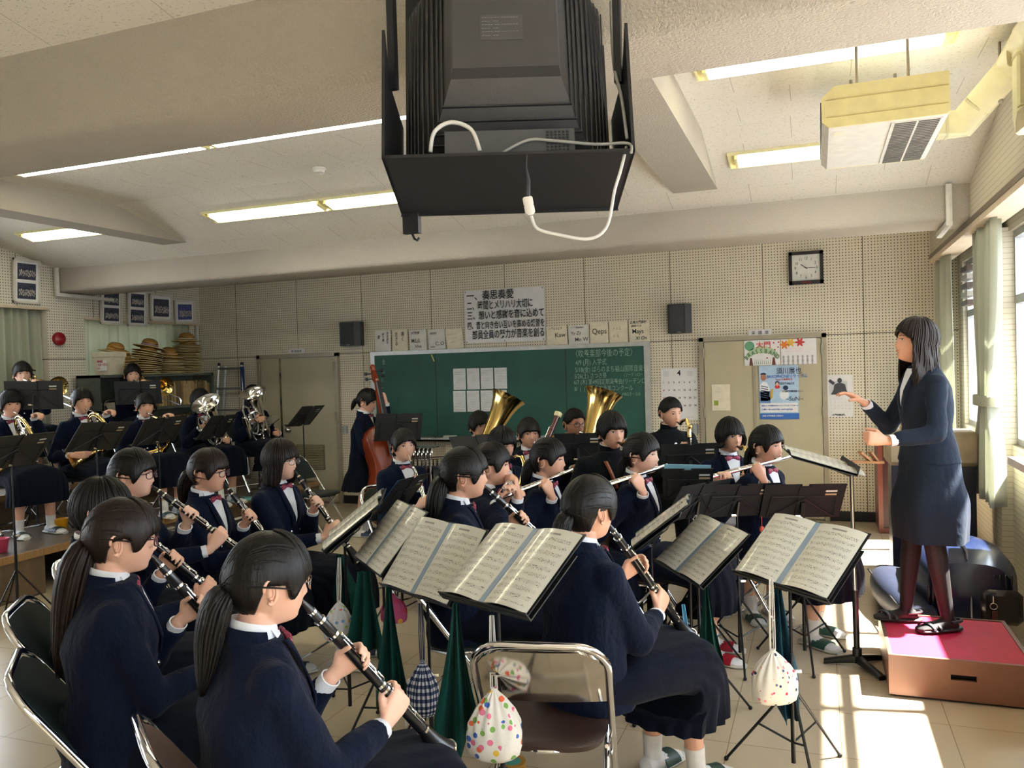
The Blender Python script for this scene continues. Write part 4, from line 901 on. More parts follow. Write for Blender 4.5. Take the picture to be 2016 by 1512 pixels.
def make_bassoon(p, label):
    f, u, rt, m0 = p['f'], V(0, 0, 1), p['rt'], p['mouth']; r = it(p, 'bassoon', label, m0-u*.5); A = unit(V(*p['axis'])); c = p['bc']
    m = MB(); m.lathe(c-A*.62, A, [(0, .030), (.02, .034), (.40, .030), (.42, .024), (.98, .021), (1.0, .020), (1.16, .020), (1.20, .024)], 18); obj('long_joint', m, M_MAPLE, r)
    m = MB(); bell(m, c+A*.575, A, [(0, .025), (.01, .030), (.035, .031)]); obj('bell_ring', m, M_IVORY, r)
    m = MB(); m.cyl(c-A*.25+f*-.035, c+A*.05-f*.035, .013, 12); obj('wing_joint', m, M_MAPLE, r)
    m = MB(); m.tube([m0, m0+f*.05-u*.01, m0+f*.13+u*.02, (c+A*.05)*.7+m0*.3+u*.05, c+A*.05-f*.035], [.004, .0035, .004, .005, .005], 8); obj('crook', m, M_KEY, r)
    m = MB(); keys(m, c, A, -f, -.3, .5, .022, 26, 9); obj('keywork', m, M_KEY, r)
# ================================================================ folding chairs
M_PADB = simple('brown_vinyl_pad', '#33241f', .35, bump=.2); M_PADG = simple('dark_green_vinyl_pad', '#1f2a2a', .4, bump=.2); M_BACKP = simple('brown_back_plate', '#6d564b', .35, .2); M_BACKC = simple('polished_back_plate', (.62, .58, .52), .10, 1.)
def make_chair(name, pad, back):
    root = bpy.data.objects.new(name, None); COL.objects.link(root); root.empty_display_size = .05
    m = MB(); pts = []
    for s in (-1,):
        pass
    L = lambda t: V(0, .26-.56*t, .0+.80*t)          # frame runs from the front feet up to the top of the back
    side = .215; P = [V(-side, *L(0)[1:]), V(-side, *L(.35)[1:]), V(-side, *L(.80)[1:])]
    for a in np.linspace(180, 90, 6)[1:]: q = L(.87+.12*math.sin(R_(a))); P.append(V(-side+.10+.10*math.cos(R_(a)), q[1]-.0, q[2]))
    for a in np.linspace(90, 0, 6): q = L(.87+.12*math.sin(R_(a))); P.append(V(side-.10+.10*math.cos(R_(a)), q[1], q[2]))
    P += [V(side, *L(.80)[1:]), V(side, *L(.35)[1:]), V(side, *L(0)[1:])]
    m.tube(P, .0125, 10, hint=(1, 0, 0)); o = obj('frame', m, M_CHROME, root, org=(0, 0, 0))
    for s in (-1, 1): g = MB(); g.cyl((s*side, .262, -.0), (s*side, .245, .03), .0155, 10); obj('foot_cap', g, M_BLACK, o, org=(0, 0, 0))
    m = MB(); q = .19; m.tube([V(-q, -.26, 0), V(-q, .02, .27), V(-q, .14, .40)], .011, 10); m.tube([V(q, -.26, 0), V(q, .02, .27), V(q, .14, .40)], .011, 10); m.cyl((-q, -.22, .04), (q, -.22, .04), .009, 8); m.cyl((-side, .22, .055), (side, .22, .055), .009, 8)
    m.tube([(-side, .03, .335), (-side*.94, -.02, .39), (-.2, -.17, .43)], .007, 6); m.tube([(side, .03, .335), (side*.94, -.02, .39), (.2, -.17, .43)], .007, 6); obj('rear_leg', m, M_CHROME, root, org=(0, 0, 0))
    m = MB(); R = []
    for z, g_ in ((.405, -.012), (.408, 0), (.425, .004), (.434, -.008), (.437, -.05)):
        t = np.arange(32)*2*math.pi/32; ct, st = np.cos(t), np.sin(t); ct = np.sign(ct)*np.abs(ct)**.55; st = np.sign(st)*np.abs(st)**.55; R.append(np.stack([ct*(.195+g_)*(1+.04*st), st*(.190+g_)+.02, np.full(32, z)+.006*st], -1))
    m.rings(R); so = obj('seat', m, pad, root, org=(0, 0, 0))
    m = MB(); torus(m, V(0, .02, .404), V(1, 0, 0), V(0, 1, 0), .19, .008, 30, R2=.188); obj('seat_rim', m, M_CHROME, so, org=(0, 0, 0))
    m = MB(); rows = []
    for t in np.linspace(.70, .965, 8):
        q = L(t); hw = .202 if t < .88 else .202-.075*((t-.88)/.085)**2; x = np.linspace(-hw, hw, 13); rows.append(np.stack([x, np.full(13, q[1])-.022*(1-(x/.205)**2), np.full(13, q[2])], -1))
    rows = np.array(rows); m.rings([np.concatenate([r, r[::-1]+(0, .012, 0.004)]) for r in rows]); obj('backrest', m, back, root, org=(0, 0, 0)); return root
CHAIRS = {}
def chair_at(x, y, z, face, kind, label, group=None):
    if kind not in CHAIRS: CHAIRS[kind] = make_chair('folding_chair', *{'brown': (M_PADB, M_BACKP), 'green': (M_PADG, M_PADG), 'polished': (M_PADB, M_BACKC)}[kind]); o = CHAIRS[kind]
    else: o = copy_tree(CHAIRS[kind])
    o.location = (x, y, z); o.rotation_euler = (0, 0, R_(face-90)); o['label'] = label; o['category'] = 'chair'
    if group: o['group'] = group
    return o
# ================================================================ music stands and the music on them
M_STAND = simple('black_stand_metal', '#141517', .38, .3); M_DESK = simple('charcoal_desk_board', '#1c1e20', .75, .0, .15, var=.12); M_DESKD = simple('black_desk_board', '#151618', .5); M_TAPE = simple('name_label_tape', '#b9a37c', .6); M_TAPEW = simple('white_label_tape', '#c9c9c4', .6)
def m_page():
    n = N('printed_music_page', .22, 0, .5); t = n.n('TexCoord'); s = n.n('SeparateXYZ'); n.l(t.outputs['UV'], s.inputs[0]); u, v = s.outputs['X'], s.outputs['Y']
    inx = n.math('MULTIPLY', n.math('GREATER_THAN', u, .07), n.math('LESS_THAN', u, .93)); iny = n.math('MULTIPLY', n.math('GREATER_THAN', v, .05), n.math('LESS_THAN', v, .88)); ins = n.math('MULTIPLY', inx, iny)
    fr = n.math('FRACT', n.math('MULTIPLY', v, 11)); instf = n.math('MULTIPLY', n.math('GREATER_THAN', fr, .30), n.math('LESS_THAN', fr, .70))
    ln = n.math('LESS_THAN', n.math('ABSOLUTE', n.math('SUBTRACT', n.math('FRACT', n.math('MULTIPLY', n.math('SUBTRACT', fr, .30), 12.5)), .5)), .13); lines = n.math('MULTIPLY', n.math('MULTIPLY', ln, instf), ins)
    mp = n.n('Mapping'); mp.inputs['Scale'].default_value = (55, 60, 1); n.l(t.outputs['UV'], mp.inputs[0]); f = n.noise(mp.outputs[0], 1.0, 1, .5)
    nb = n.math('MULTIPLY', n.math('MULTIPLY', n.math('GREATER_THAN', f, .60), n.math('MULTIPLY', n.math('GREATER_THAN', fr, .18), n.math('LESS_THAN', fr, .80))), ins)
    mp2 = n.n('Mapping'); mp2.inputs['Scale'].default_value = (9, 11, 1); n.l(t.outputs['UV'], mp2.inputs[0]); f2 = n.noise(mp2.outputs[0], 1.0, 2, .5); nb = n.math('MULTIPLY', nb, n.math('GREATER_THAN', f2, .42))
    ttl = n.math('MULTIPLY', n.math('MULTIPLY', n.math('GREATER_THAN', v, .92), n.math('LESS_THAN', v, .945)), n.math('MULTIPLY', n.math('GREATER_THAN', u, .35), n.math('LESS_THAN', u, .66)))
    c = n.mix(n.math('MULTIPLY', lines, .45), hexc('#dcdcd0'), hexc('#55544c')); c = n.mix(n.math('MAXIMUM', n.math('MULTIPLY', nb, .8), n.math('MULTIPLY', ttl, .6)), c, hexc('#3b3a36')); n.col(c)
    n.b.inputs['Coat Weight'].default_value = .5; n.b.inputs['Coat Roughness'].default_value = .08
    n.bump(n.noise(n.coord('Object'), 16, 2), .25, .012); return n.m
M_PAGE = m_page(); M_FOLDER = simple('black_clear_file', '#15161a', .3); M_SPINE = simple('blue_clear_plastic_spine', '#8fa3b8', .15); M_PAPER = simple('plain_white_paper', '#e2e4e6', .6)
def desk_frame(c, yaw, tilt, roll=0.):
    yaw, tilt, roll = R_(yaw), R_(tilt), R_(roll); n0 = V(math.cos(yaw), math.sin(yaw), 0); r = V(-math.sin(yaw), math.cos(yaw), 0); u = V(0, 0, 1)*math.cos(tilt)-n0*math.sin(tilt)
    r2 = r*math.cos(roll)+u*math.sin(roll); u2 = u*math.cos(roll)-r*math.sin(roll); return r2, u2, np.cross(r2, u2)
def stand(c, yaw, tilt, label, w_=.44, h=.26, floor=0., roll=0., group=None, legyaw=20., lit=False, spread=.27, wire=False, tape=True, dark=True):
    c = np.asarray(c, float); r, u, n = desk_frame(c, yaw, tilt, roll); n0 = V(math.cos(R_(yaw)), math.sin(R_(yaw)), 0)
    bc = c-n*.012; foot = c-n*.05-u*h*.32; top = foot.copy(); foot = V(top[0], top[1], floor)
    root = thing('music_stand', label, 'music stand', foot, group)
    m = MB(); zt = top[2]; m.cyl(foot+(0, 0, .05), foot+V(0, 0, (zt-floor)*.55), .0095, 10); m.cyl(foot+V(0, 0, (zt-floor)*.5), top, .0065, 8); m.tube([top, bc-n*.01], .012, 8); m.sph(foot+V(0, 0, (zt-floor)*.55), .014, 8, 6); obj('pole', m, M_STAND, root)
    k = MB(); k.cyl(foot+V(.012, 0, (zt-floor)*.55), foot+V(.035, .01, (zt-floor)*.55), .008, 8); k.cyl(top, top+r*.035, .009, 8); obj('clamp_knob', k, M_KEY, root)
    for i in range(3):
        a = R_(legyaw+120*i); d = V(math.cos(a), math.sin(a), 0); g = MB(); e = foot+d*spread+V(0, 0, .008); g.tube([foot+V(0, 0, .36), e+V(0, 0, .0)], .0058, 7); g.tube([foot+V(0, 0, .13), foot*.5+e*.5+V(0, 0, .18)*.98], .0045, 6); g.sph(e, .010, 8, 6); obj('leg', g, M_STAND, root)
    m = MB(); D_ = M_DESKD if dark else M_DESK
    if not wire:
        for s in (-1, 1): P = [bc+r*s*.018-u*h/2, bc+r*s*w_/2-u*h/2, bc+r*s*(w_/2)+u*h*.5, bc+r*s*.018+u*h*.5]; m.slab(P[::s], n, .004)
        obj('desk_board', m, D_, root, smooth=False)
        m = MB(); m.slab([bc-r*.03-u*h/2-n*.006, bc+r*.03-u*h/2-n*.006, bc+r*.03+u*h*.47-n*.006, bc-r*.03+u*h*.47-n*.006], n, .004); obj('centre_plate', m, D_, root, smooth=False)
    b = MB(); q = bc-n*.014
    for s in (-1, 1):
        b.cyl(q+u*h*.18, q+r*s*w_*.40+u*h*.18, .003, 5); b.cyl(q+u*h*.12, q+r*s*w_*.42-u*h*.45, .003, 5); b.cyl(q+r*s*w_*.40+u*h*.18, q+r*s*w_*.42-u*h*.45, .003, 5)
        if wire: b.cyl(q-u*h*.45, q+r*s*w_*.48-u*h*.45, .004, 5); b.cyl(q+r*s*w_*.2-u*h*.45, q+r*s*w_*.42+u*h*.5, .004, 5)
    obj('support_bars', b, M_STAND, root)
    m = MB(); m.slab([bc-r*w_/2-u*h/2+n*.030, bc+r*w_/2-u*h/2+n*.030, bc+r*w_/2-u*h/2, bc-r*w_/2-u*h/2], -u, .004); obj('lip', m, D_, root, smooth=False)
    if tape and not wire:
        for dz, mm in ((.30, M_TAPEW), (.20, M_TAPE)):
            m = MB(); cc = bc-r*w_*.33+u*h*dz-n*.0052; m.slab([cc-r*.03-u*.006, cc-r*.03+u*.006, cc+r*.03+u*.006, cc+r*.03-u*.006], -n, .0006); obj('name_tape', m, mm, root, smooth=False)
    return root, foot, top
def folder(c, yaw, tilt, label, w_=.44, h=.32, roll=0., bend=.018, cover=True, group=None, name='music_folder'):
    c = np.asarray(c, float); r, u, n = desk_frame(c, yaw, tilt, roll); root = thing(name, label, 'sheet music', c-u*h/2, group)
    if cover:
        m = MB(); xs = np.linspace(-w_/2-.008, w_/2+.008, 13); g = lambda e: [c+r*x+u*(y)+n*(e+bend*(abs(x)/(w_/2))**2*.6) for x in xs for y in ()]
        A_ = [[c+r*x+u*y*(h/2+.008)+n*(.001+.5*bend*(1-abs(abs(x)/(w_/2)-.5)*2)*0) for x in xs] for y in (-1, 1)]
        m.rings([np.array([c+r*x-u*(h/2+.008), c+r*x+u*(h/2+.008), c+r*x+u*(h/2+.008)-n*.004, c+r*x-u*(h/2+.008)-n*.004]) for x in xs]); obj('cover', m, M_FOLDER, root, smooth=False)
    for s in (-1, 1):
        m = MB(); rows = []
        for y in np.linspace(h/2, -h/2, 5):
            t = np.linspace(0, 1, 9); x = (.010+t*(w_/2-.010)); z = .005+bend*np.sin(t*math.pi)**.8*(1-.25*(y/h)); x = x[::s]; z = z[::s]; rows.append([c+r*(s*a)+u*y+n*b for a, b in zip(x, z)])
        rows = np.array(rows); m.grid(rows); P = rows-n*.003; m.grid(P[:, ::-1], uv=False, m=0)
        obj('page', m, M_PAGE, root, angle=0)
    if cover: m = MB(); m.slab([c-r*.012-u*h/2+n*.007, c+r*.012-u*h/2+n*.007, c+r*.012+u*h/2+n*.007, c-r*.012+u*h/2+n*.007], n, .004); obj('spine', m, M_SPINE, root, smooth=False)
    return root
# ================================================================ cloths and bags hanging from the stands
def m_print(name, base, spots, scale, th=.62):
    n = N(name, .75, 0, .2); co = n.coord('Object'); v = n.n('TexVoronoi'); v.inputs['Scale'].default_value = scale; n.l(co, v.inputs['Vector'])
    msk = n.math('LESS_THAN', v.outputs['Distance'], .30); r = n.ramp(v.outputs['Color'], [(i/len(spots), hexc(c)) for i, c in enumerate(spots)]); n.t.nodes[-1].color_ramp.interpolation = 'CONSTANT' if n.t.nodes[-1].type == 'VALTORGB' else None
    n.col(n.mix(msk, hexc(base), r)); return n.m
def m_print(name, base, spots, scale, th=.3):
    n = N(name, .75, 0, .2); co = n.coord('Object'); v = n.n('TexVoronoi'); v.inputs['Scale'].default_value = scale; n.l(co, v.inputs['Vector'])
    msk = n.math('LESS_THAN', v.outputs['Distance'], th); sp = n.n('SeparateColor'); n.l(v.outputs['Color'], sp.inputs[0]); x = n.n('ValToRGB'); x.color_ramp.interpolation = 'CONSTANT'; e = x.color_ramp.elements
    while len(e) < len(spots): e.new(.5)
    for i, (el, c) in enumerate(zip(e, spots)): el.position = i/len(spots); el.color = hexc(c)+(1,)
    n.l(sp.outputs[0], x.inputs[0]); n.col(n.mix(msk, hexc(base), x.outputs[0])); n.bump(n.noise(co, 30, 3), .4, .006); return n.m
def m_gingham():
    n = N('navy_gingham', .8, 0, .2); s = n.n('SeparateXYZ'); n.l(n.coord('UV'), s.inputs[0]); a = n.math('LESS_THAN', n.math('FRACT', n.math('MULTIPLY', s.outputs['X'], 22)), .5); b = n.math('LESS_THAN', n.math('FRACT', n.math('MULTIPLY', s.outputs['Y'], 14)), .5)
    n.col(n.ramp(n.math('MULTIPLY', n.math('ADD', a, b), .5), [(.1, hexc('#e6e8ee')), (.5, hexc('#5a6788')), (.95, hexc('#1b2548'))])); return n.m
M_GING = m_gingham(); M_BAGW = m_print('white_flower_print', '#eceae2', ['#e07a9a', '#7fae5a', '#4f6fc0', '#e8c24a', '#e8734f'], 34, .34); M_BAGP = m_print('white_dot_print', '#e9e6dd', ['#d9486a', '#3a3f58', '#6d6f96', '#e08a96'], 42, .26); M_BAGY = m_print('pastel_star_print', '#e6e8ea', ['#e8c24a', '#7fb0e0', '#e07a6a', '#a9c97a'], 40, .3)
M_BAGPK = m_print('pink_and_blue_print', '#c85a86', ['#e8b04a', '#6fb7dc', '#e9e2d0', '#d9486a'], 30, .42); M_GREENC = m_cloth('dark_green_cotton', '#14463f', 500, .6); M_CORD = simple('white_cord', '#dcdad2', .7); M_CORDN = simple('navy_cord', '#232b45', .7); M_CORDB = simple('blue_cord', '#5aa7cf', .6)
def bag(top, L, w_, cord, mat, cordm, label, seed=0, th=None, name='drawstring_bag', lean=(0, 0, 0)):
    """cloth bag: drawn neck at the cord, swelling to a wide flat-bottomed sack"""
    top = np.asarray(top, float); nk = top-V(0, 0, cord)+V(*lean)*cord; th = th or w_*.62; root = thing(name, label, 'bag', nk-V(0, 0, L))
    n = 72; t = np.arange(n)*2*math.pi/n; a0 = R_(seed*37 % 360); X = V(CR[0], CR[1], 0); X = unit(X); Y = V(-X[1], X[0], 0); R = []
    for i, (f, s) in enumerate(((-.02, .12), (.0, .10), (.03, .14), (.12, .36), (.28, .68), (.45, .92), (.62, 1.0), (.8, 1.0), (.92, .93), (.985, .72), (1.0, .4))):
        pl = 1+.16*np.sin(t*13+seed)*max(0, 1-f*1.5)+.05*np.sin(t*3+seed*2+f*3)+.03*np.sin(t*7+f*5); R.append(nk-V(0, 0, L*f)+np.outer(np.cos(t)*w_/2*s*pl, X)+np.outer(np.sin(t)*th/2*s*pl, Y)+V(*lean)*L*f)
    m = MB(); P = np.array(R); P = np.concatenate([P, P[:, :1]], 1); m.grid(P); m.add(R[-1], [list(range(n))]); obj('cloth', m, mat, root, angle=0)
    c = MB()
    for s in (-1, 1): c.tube([top+X*.006*s, top*.5+nk*.5+X*.010*s, nk+X*s*w_*.06], .0022, 5); c.tube([top-X*.003*s+Y*.004, nk-X*s*w_*.03+Y*.006], .0022, 5)
    obj('cord', c, cordm, root); return root
def hangcloth(top, L, w0, w1, label, seed=0, lean=(0, 0, 0), mat=None, name='hanging_cloth'):
    top = np.asarray(top, float); root_loc = top-V(0, 0, L); n = 40; t = np.linspace(0, 1, n); X = unit(V(CR[0], CR[1], 0)); Y = V(-X[1], X[0], 0); rs = np.random.RandomState(seed); ph = rs.rand(4)*6; R = []
    for f in np.linspace(0, 1, 16):
        wd = w0+(w1-w0)*min(1, f*1.35)**1.3; x = (t-.5)*wd; y = (.010+.030*f)*np.sin(t*14+ph[0]+f*.8)+.012*f*np.sin(t*29+ph[1]); zc = -L*f-(.16*L*np.abs(t-.35)*-1*f**3)-.10*L*f**3*np.sin(t*5+ph[2])
        q = top+np.outer(x, X)+np.outer(y, Y)+np.stack([0*x, 0*x, zc], -1)+V(*lean)*L*f; R.append(np.concatenate([q, q[::-1]+Y*.004]))
    m = MB(); m.rings(R); return solo(name, m, mat or M_GREENC, label, 'cloth', org=root_loc, angle=0)
# ================================================================ fixtures and things on the walls
def W_(x, y, off=.0): return atY(x, y, D-off)
UX, UZ, UY = V(1, 0, 0), V(0, 0, 1), V(0, 1, 0)
def plate(x0, y0, x1, y1, th, off=0., mat=None, m=0, mb=None):
    """thin flat thing on the back wall between two photo corners (top left, bottom right)"""
    a, b = W_(x0, y0, off), W_(x1, y1, off); mb = mb or MB(); slabbox(a[0], b[0], D-off-th, D-off, b[2], a[2], mb, m); return mb, a, b
M_INK = simple('black_ink', '#121212', .6, var=0); M_PAPW = simple('white_poster_paper', '#e8e8ea', .6, var=.03); M_CHALKG = simple('green_chalkboard', '#1f5247', .6, var=.18, nscale=2.2); M_CHALK = simple('white_chalk', '#9fbcae', .9, var=0); M_FRW = simple('pale_metal_frame', '#b9bcbc', .4, .3)
M_SHIKI = simple('cream_card', '#e3dcc6', .6); M_SHIKI2 = simple('white_card', '#dcdcd6', .6); M_GREYP = simple('grey_plastic', '#8b8f94', .5); M_PEN = simple('pen_ink', '#4c4840', .6, var=0)
# chalkboard
a, b = W_(735, 692), W_(1283, 864); bx0, bx1, bz1, bz0 = a[0], b[0], 1.885, .80
t = thing('chalkboard', 'long green chalkboard with chalk writing on the back wall', 'chalkboard', ((bx0+bx1)/2, D-.04, bz0))
m = MB(); slabbox(bx0+.04, bx1-.04, D-.045, D, bz0+.05, bz1-.04, m); pn = obj('writing_surface', m, M_CHALKG, t, smooth=False)
for xx in (W_(862, 760)[0], W_(1117, 760)[0]): m = MB(); slabbox(xx-.004, xx+.004, D-.048, D-.044, bz0+.05, bz1-.04, m); obj('panel_joint', m, M_BLACK, pn, smooth=False)
m = MB(); slabbox(bx0-.01, bx1+.01, D-.06, D, bz1-.045, bz1, m); slabbox(bx0-.01, bx0+.045, D-.06, D, bz0, bz1-.045, m); slabbox(bx1-.05, bx1+.01, D-.06, D, bz0, bz1-.045, m); obj('frame', m, M_FRW, t, smooth=False)
m = MB(); slabbox(bx0-.01, bx1+.01, D-.13, D, bz0, bz0+.018, m); slabbox(bx0-.01, bx1+.01, D-.13, D-.122, bz0, bz0+.035, m); obj('chalk_tray', m, M_FRW, t, smooth=False)
def chalk(txt, x, y, s, sx=.8): lettering('chalk_writing', txt, s, M_CHALK, pn, UX, UZ, W_(x, y, .047), sx=sx*.86, fat=-.0008, depth=.0006)
for tx, x, y, s in (('〈吹奏楽部今後の予定〉', 1127, 703, .095), ('4/9 (月) 入学式', 1133, 719, .08), ('5/18(金) ばらのまち福山国際音楽祭', 1132, 733, .076), ('(リーデンローズ)', 1228, 741, .05), ('5/26(土) さつき祭', 1131, 745, .07), ('6/7 (木) 第49回定期演奏会(リーデンローズ)', 1130, 757, .07), ('8/  (  ) 広島県吹奏楽コンクール', 1131, 770, .07), ('(HBGホール?)', 1224, 779, .05), ('金', 752, 717, .07), ('会', 752, 735, .06), ('行', 750, 752, .06), ('一', 750, 768, .06)): chalk(tx, x, y, s)
m = MB(); c = W_(852, 705, .047); m.box(c, (.012, .004, .09), rot3((0, 1, 0), -.4)); obj('yellow_tape', m, simple('yellow_tape', '#c9c35a'), pn, smooth=False)
# eight sheets of paper on the board
xs = [(892, 918), (919, 945), (946, 972), (973, 999)]; nm = ['leftmost', 'second from the left', 'third from the left', 'rightmost']
for r_, (ya, yb) in enumerate(((726, 767), (770, 811))):
    for i, (xa, xb) in enumerate(xs):
        m = MB(); p0, p1 = W_(xa, ya-.6*i, .048), W_(xb-.5, yb-.6*i, .048); m.box((p0+p1)/2, (p1[0]-p0[0], .0015, p0[2]-p1[2])); 
        ln = MB()
        for k in range(12): ln.box(((p0[0]+p1[0])/2, D-.0495, p0[2]-.03-.019*k), (.13, .0006, .0016))
        o = solo('sheet_of_paper', m, M_PAPER, f'white printed sheet on the chalkboard, {nm[i]} of the {"upper" if r_ == 0 else "lower"} row', 'paper', 'printed sheets on the chalkboard', smooth=False); obj('print_lines', ln, M_GREYP, o, smooth=False)
# things on the chalk tray
def traybox(x0, y0, x1, y1, mat, name, label, cat, d=.05, grp=None):
    p0, p1 = W_(x0, y0, .10), W_(x1, y1, .10); m = MB(); zz = bz0+.0182; m.box(((p0[0]+p1[0])/2, D-.10, zz+.025), (p1[0]-p0[0], d, .05), bev=.008); return solo(name, m, mat, label, cat, grp)
traybox(873, 843, 899, 851, simple('pale_eraser', '#b9c4bb'), 'chalk_box', 'pale green box on the chalk tray below the left papers', 'box')
traybox(1010, 843, 1020, 853, simple('blue_eraser', '#6b93ae'), 'board_eraser', 'blue chalkboard eraser on the tray beside the bassoon player', 'eraser', grp='board erasers')
traybox(1057, 846, 1077, 854, simple('grey_eraser', '#8f9a98'), 'board_eraser', 'grey chalkboard eraser on the tray left of the bassoon', 'eraser', grp='board erasers')
traybox(1086, 842, 1101, 851, simple('orange_eraser', '#d9913a'), 'board_eraser', 'left one of two orange erasers on the chalk tray', 'eraser', grp='board erasers')
traybox(1103, 842, 1117, 851, simple('orange_eraser', '#d9913a'), 'board_eraser', 'right one of two orange erasers on the chalk tray', 'eraser', grp='board erasers')
# banner with brush writing
a, b = W_(914, 550), W_(1075, 671); m = MB(); zt, zb = 2.56, 1.945; rows = []
for z in np.linspace(zt, zb, 9): rows.append([V(x, D-.012-.006*math.sin(x*5+z*4), z) for x in np.linspace(a[0], b[0], 19)])
m.grid(rows); mm = np.array(rows); mm[..., 1] += .004; m.grid(mm[:, ::-1], uv=False)
bn = solo('banner', m, M_PAPW, 'large white paper banner with five lines of black brush writing above the chalkboard', 'banner', angle=0)
ht = zt-zb
for i, (tx, x0, fsz) in enumerate((('一、奏思奏愛', .03, .118), ('二、時間とメリハリ大切に', .03, .112), ('三、想いと感謝を音に込めて', .03, .108), ('四、音と向き合い互いを高める練習を', .03, .098), ('部員全員の努力が音楽を創る', .09, .112))):
    L = b[0]-a[0]-x0-.02; nch = len(tx); wd = {0: .62}.get(i, {1: .86}.get(i, 1.))*L; sx = wd/(nch*fsz*.98)
    lettering('brush_writing', tx, fsz, M_INK, bn, UX, UZ, V(a[0]+x0, D-.0225, zt-.105-i*(ht-.045)/5), fat=.0016, sx=sx)
for x in (a[0]+.02, (a[0]+b[0])/2, b[0]-.02):
    for z in (zt-.015, zb+.015): m = MB(); m.sph((x, D-.022, z), .006, 8, 5); obj('pin', m, M_BLACK, bn)
# autograph boards standing on the chalkboard frame
def card(x0, y0, x1, y1, mat, label, txts, tilt=0., ink=M_PEN):
    p0, p1 = W_(x0, y0, .02), W_(x1, y1, .02); w_, h_ = p1[0]-p0[0], p0[2]-p1[2]; c = (p0+p1)/2; c[2] = max(c[2], bz1+h_/2+.002); R3 = rot3((0, 1, 0), tilt); m = MB(); m.box(c, (w_, .006, h_), R3)
    o = solo('autograph_board', m, mat, label, 'autograph board', 'autograph boards above the chalkboard', smooth=False)
    for tx, u, v, s, sx in txts: lettering('signature', tx, s, ink, o, R3@UX, R3@UZ, c+R3@V((u-.5)*w_, -.0042, (.5-v)*h_), fat=.0006, sx=sx, italic=.2 if s < .06 else 0)
card(738, 651, 770, 691, M_SHIKI2, 'white autograph board with black brush characters, leftmost in the row above the chalkboard', [('汝\n自\n身\nを', .72, .2, .038, .8), ('知\nり\n律', .45, .25, .036, .8), ('挑', .15, .4, .05, .7)], .02, M_INK)
card(772, 650, 803, 691, M_SHIKI, 'autograph board with large brush characters 善く生きる', [('善\nく', .58, .3, .06, .8), ('生\nき\nる', .15, .3, .055, .8)], 0., M_INK)
card(806, 650, 840, 689, M_SHIKI2, 'autograph board with pen signatures beside the brush character board', [('大門吹部', .1, .2, .035, .8), ('MiLiL', .1, .62, .07, .8), ('Viva', .3, .88, .06, .9)], -.02)
card(843, 649, 877, 687, M_SHIKI2, 'grey white autograph board with doodles, fourth from the left', [('ARAN', .1, .25, .04, .8), ('C..O', .4, .8, .06, 1.), ('mmn', .1, .9, .03, 1.)], -.03)
card(878, 648, 912, 686, M_SHIKI, 'cream autograph board with faint coloured lines, left of the banner', [('ーーー ーー', .1, .3, .03, .8), ('ーー ーーー', .1, .5, .03, .8), ('ーーー', .2, .7, .03, .8)], -.10, simple('faint_ink', '#b9a27c'))
card(1076, 644, 1117, 680, M_SHIKI, 'cream autograph board just right of the banner', [('一筆とうとう', .1, .2, .03, .9), ('Kaw', .4, .6, .07, 1.)], -.03)
card(1119, 641, 1160, 677, M_SHIKI2, 'white autograph board with many small signatures, second right of the banner', [('一筆 Kenting', .1, .17, .028, 1.), ('Yy Zz', .1, .5, .05, 1.), ('Mn W', .3, .85, .06, 1.)], -.02)
card(1161, 637, 1198, 677, M_SHIKI, 'cream board with one looping autograph, left of a faint sketched board', [('Qeps', .12, .55, .085, .9)], -.01)
card(1199, 634, 1236, 675, M_SHIKI, 'cream board with faint sketched marks, beside the rightmost board', [('y s L', .2, .4, .05, 1.), ('v a', .2, .75, .06, 1.)], -.01, simple('faint_ink', '#b9a27c'))
card(1238, 631, 1279, 673, M_SHIKI, 'autograph board crowded with black characters, rightmost in the row', [('広島大門高校', .05, .17, .036, .85), ('2004.11.2', .1, .32, .028, 1.), ('Mays', .15, .62, .07, .9), ('Xi On', .3, .9, .05, 1.)], -.01, M_INK)
# speakers
def wall_speaker(x0, y0, x1, y1, label):
    p0, p1 = W_(x0, y0, .1), W_(x1, y1, .1); cx, cz = (p0[0]+p1[0])/2, (p0[2]+p1[2])/2; w_, h_ = (p1[0]-p0[0]), p0[2]-p1[2]; t = thing('wall_speaker', label, 'speaker', (cx, D-.02, cz-h_/2), 'black wall speakers')
    m = MB(); pr = [(-w_/2+.02, 0), (w_/2-.02, 0), (w_/2, -.12), (w_/2-.06, -.17), (-w_/2+.03, -.17), (-w_/2, -.12)]; m.rings([[(cx+x, D+y, z) for x, y in pr] for z in (cz-h_/2, cz+h_/2)]); obj('cabinet', m, simple('speaker_black', '#2c2d30', .6), t, smooth=False)
    m = MB(); slabbox(cx-w_/2+.045, cx+w_/2-.075, D-.176, D-.1705, cz-h_/2+.02, cz+h_/2-.02, m); obj('grille', m, simple('speaker_grille', '#3a3b3f', .8, bump=.6, bscale=600), t, smooth=False)
    m = MB(); slabbox(cx-.02, cx+.02, D-.175, D-.171, cz-h_/2+.008, cz-h_/2+.014, m); obj('badge', m, M_GREYP, t, smooth=False)
wall_speaker(670, 635, 712, 680, 'black wall speaker left of the chalkboard, above the contrabass player')
wall_speaker(1314, 600, 1363, 655, 'black wall speaker right of the chalkboard')
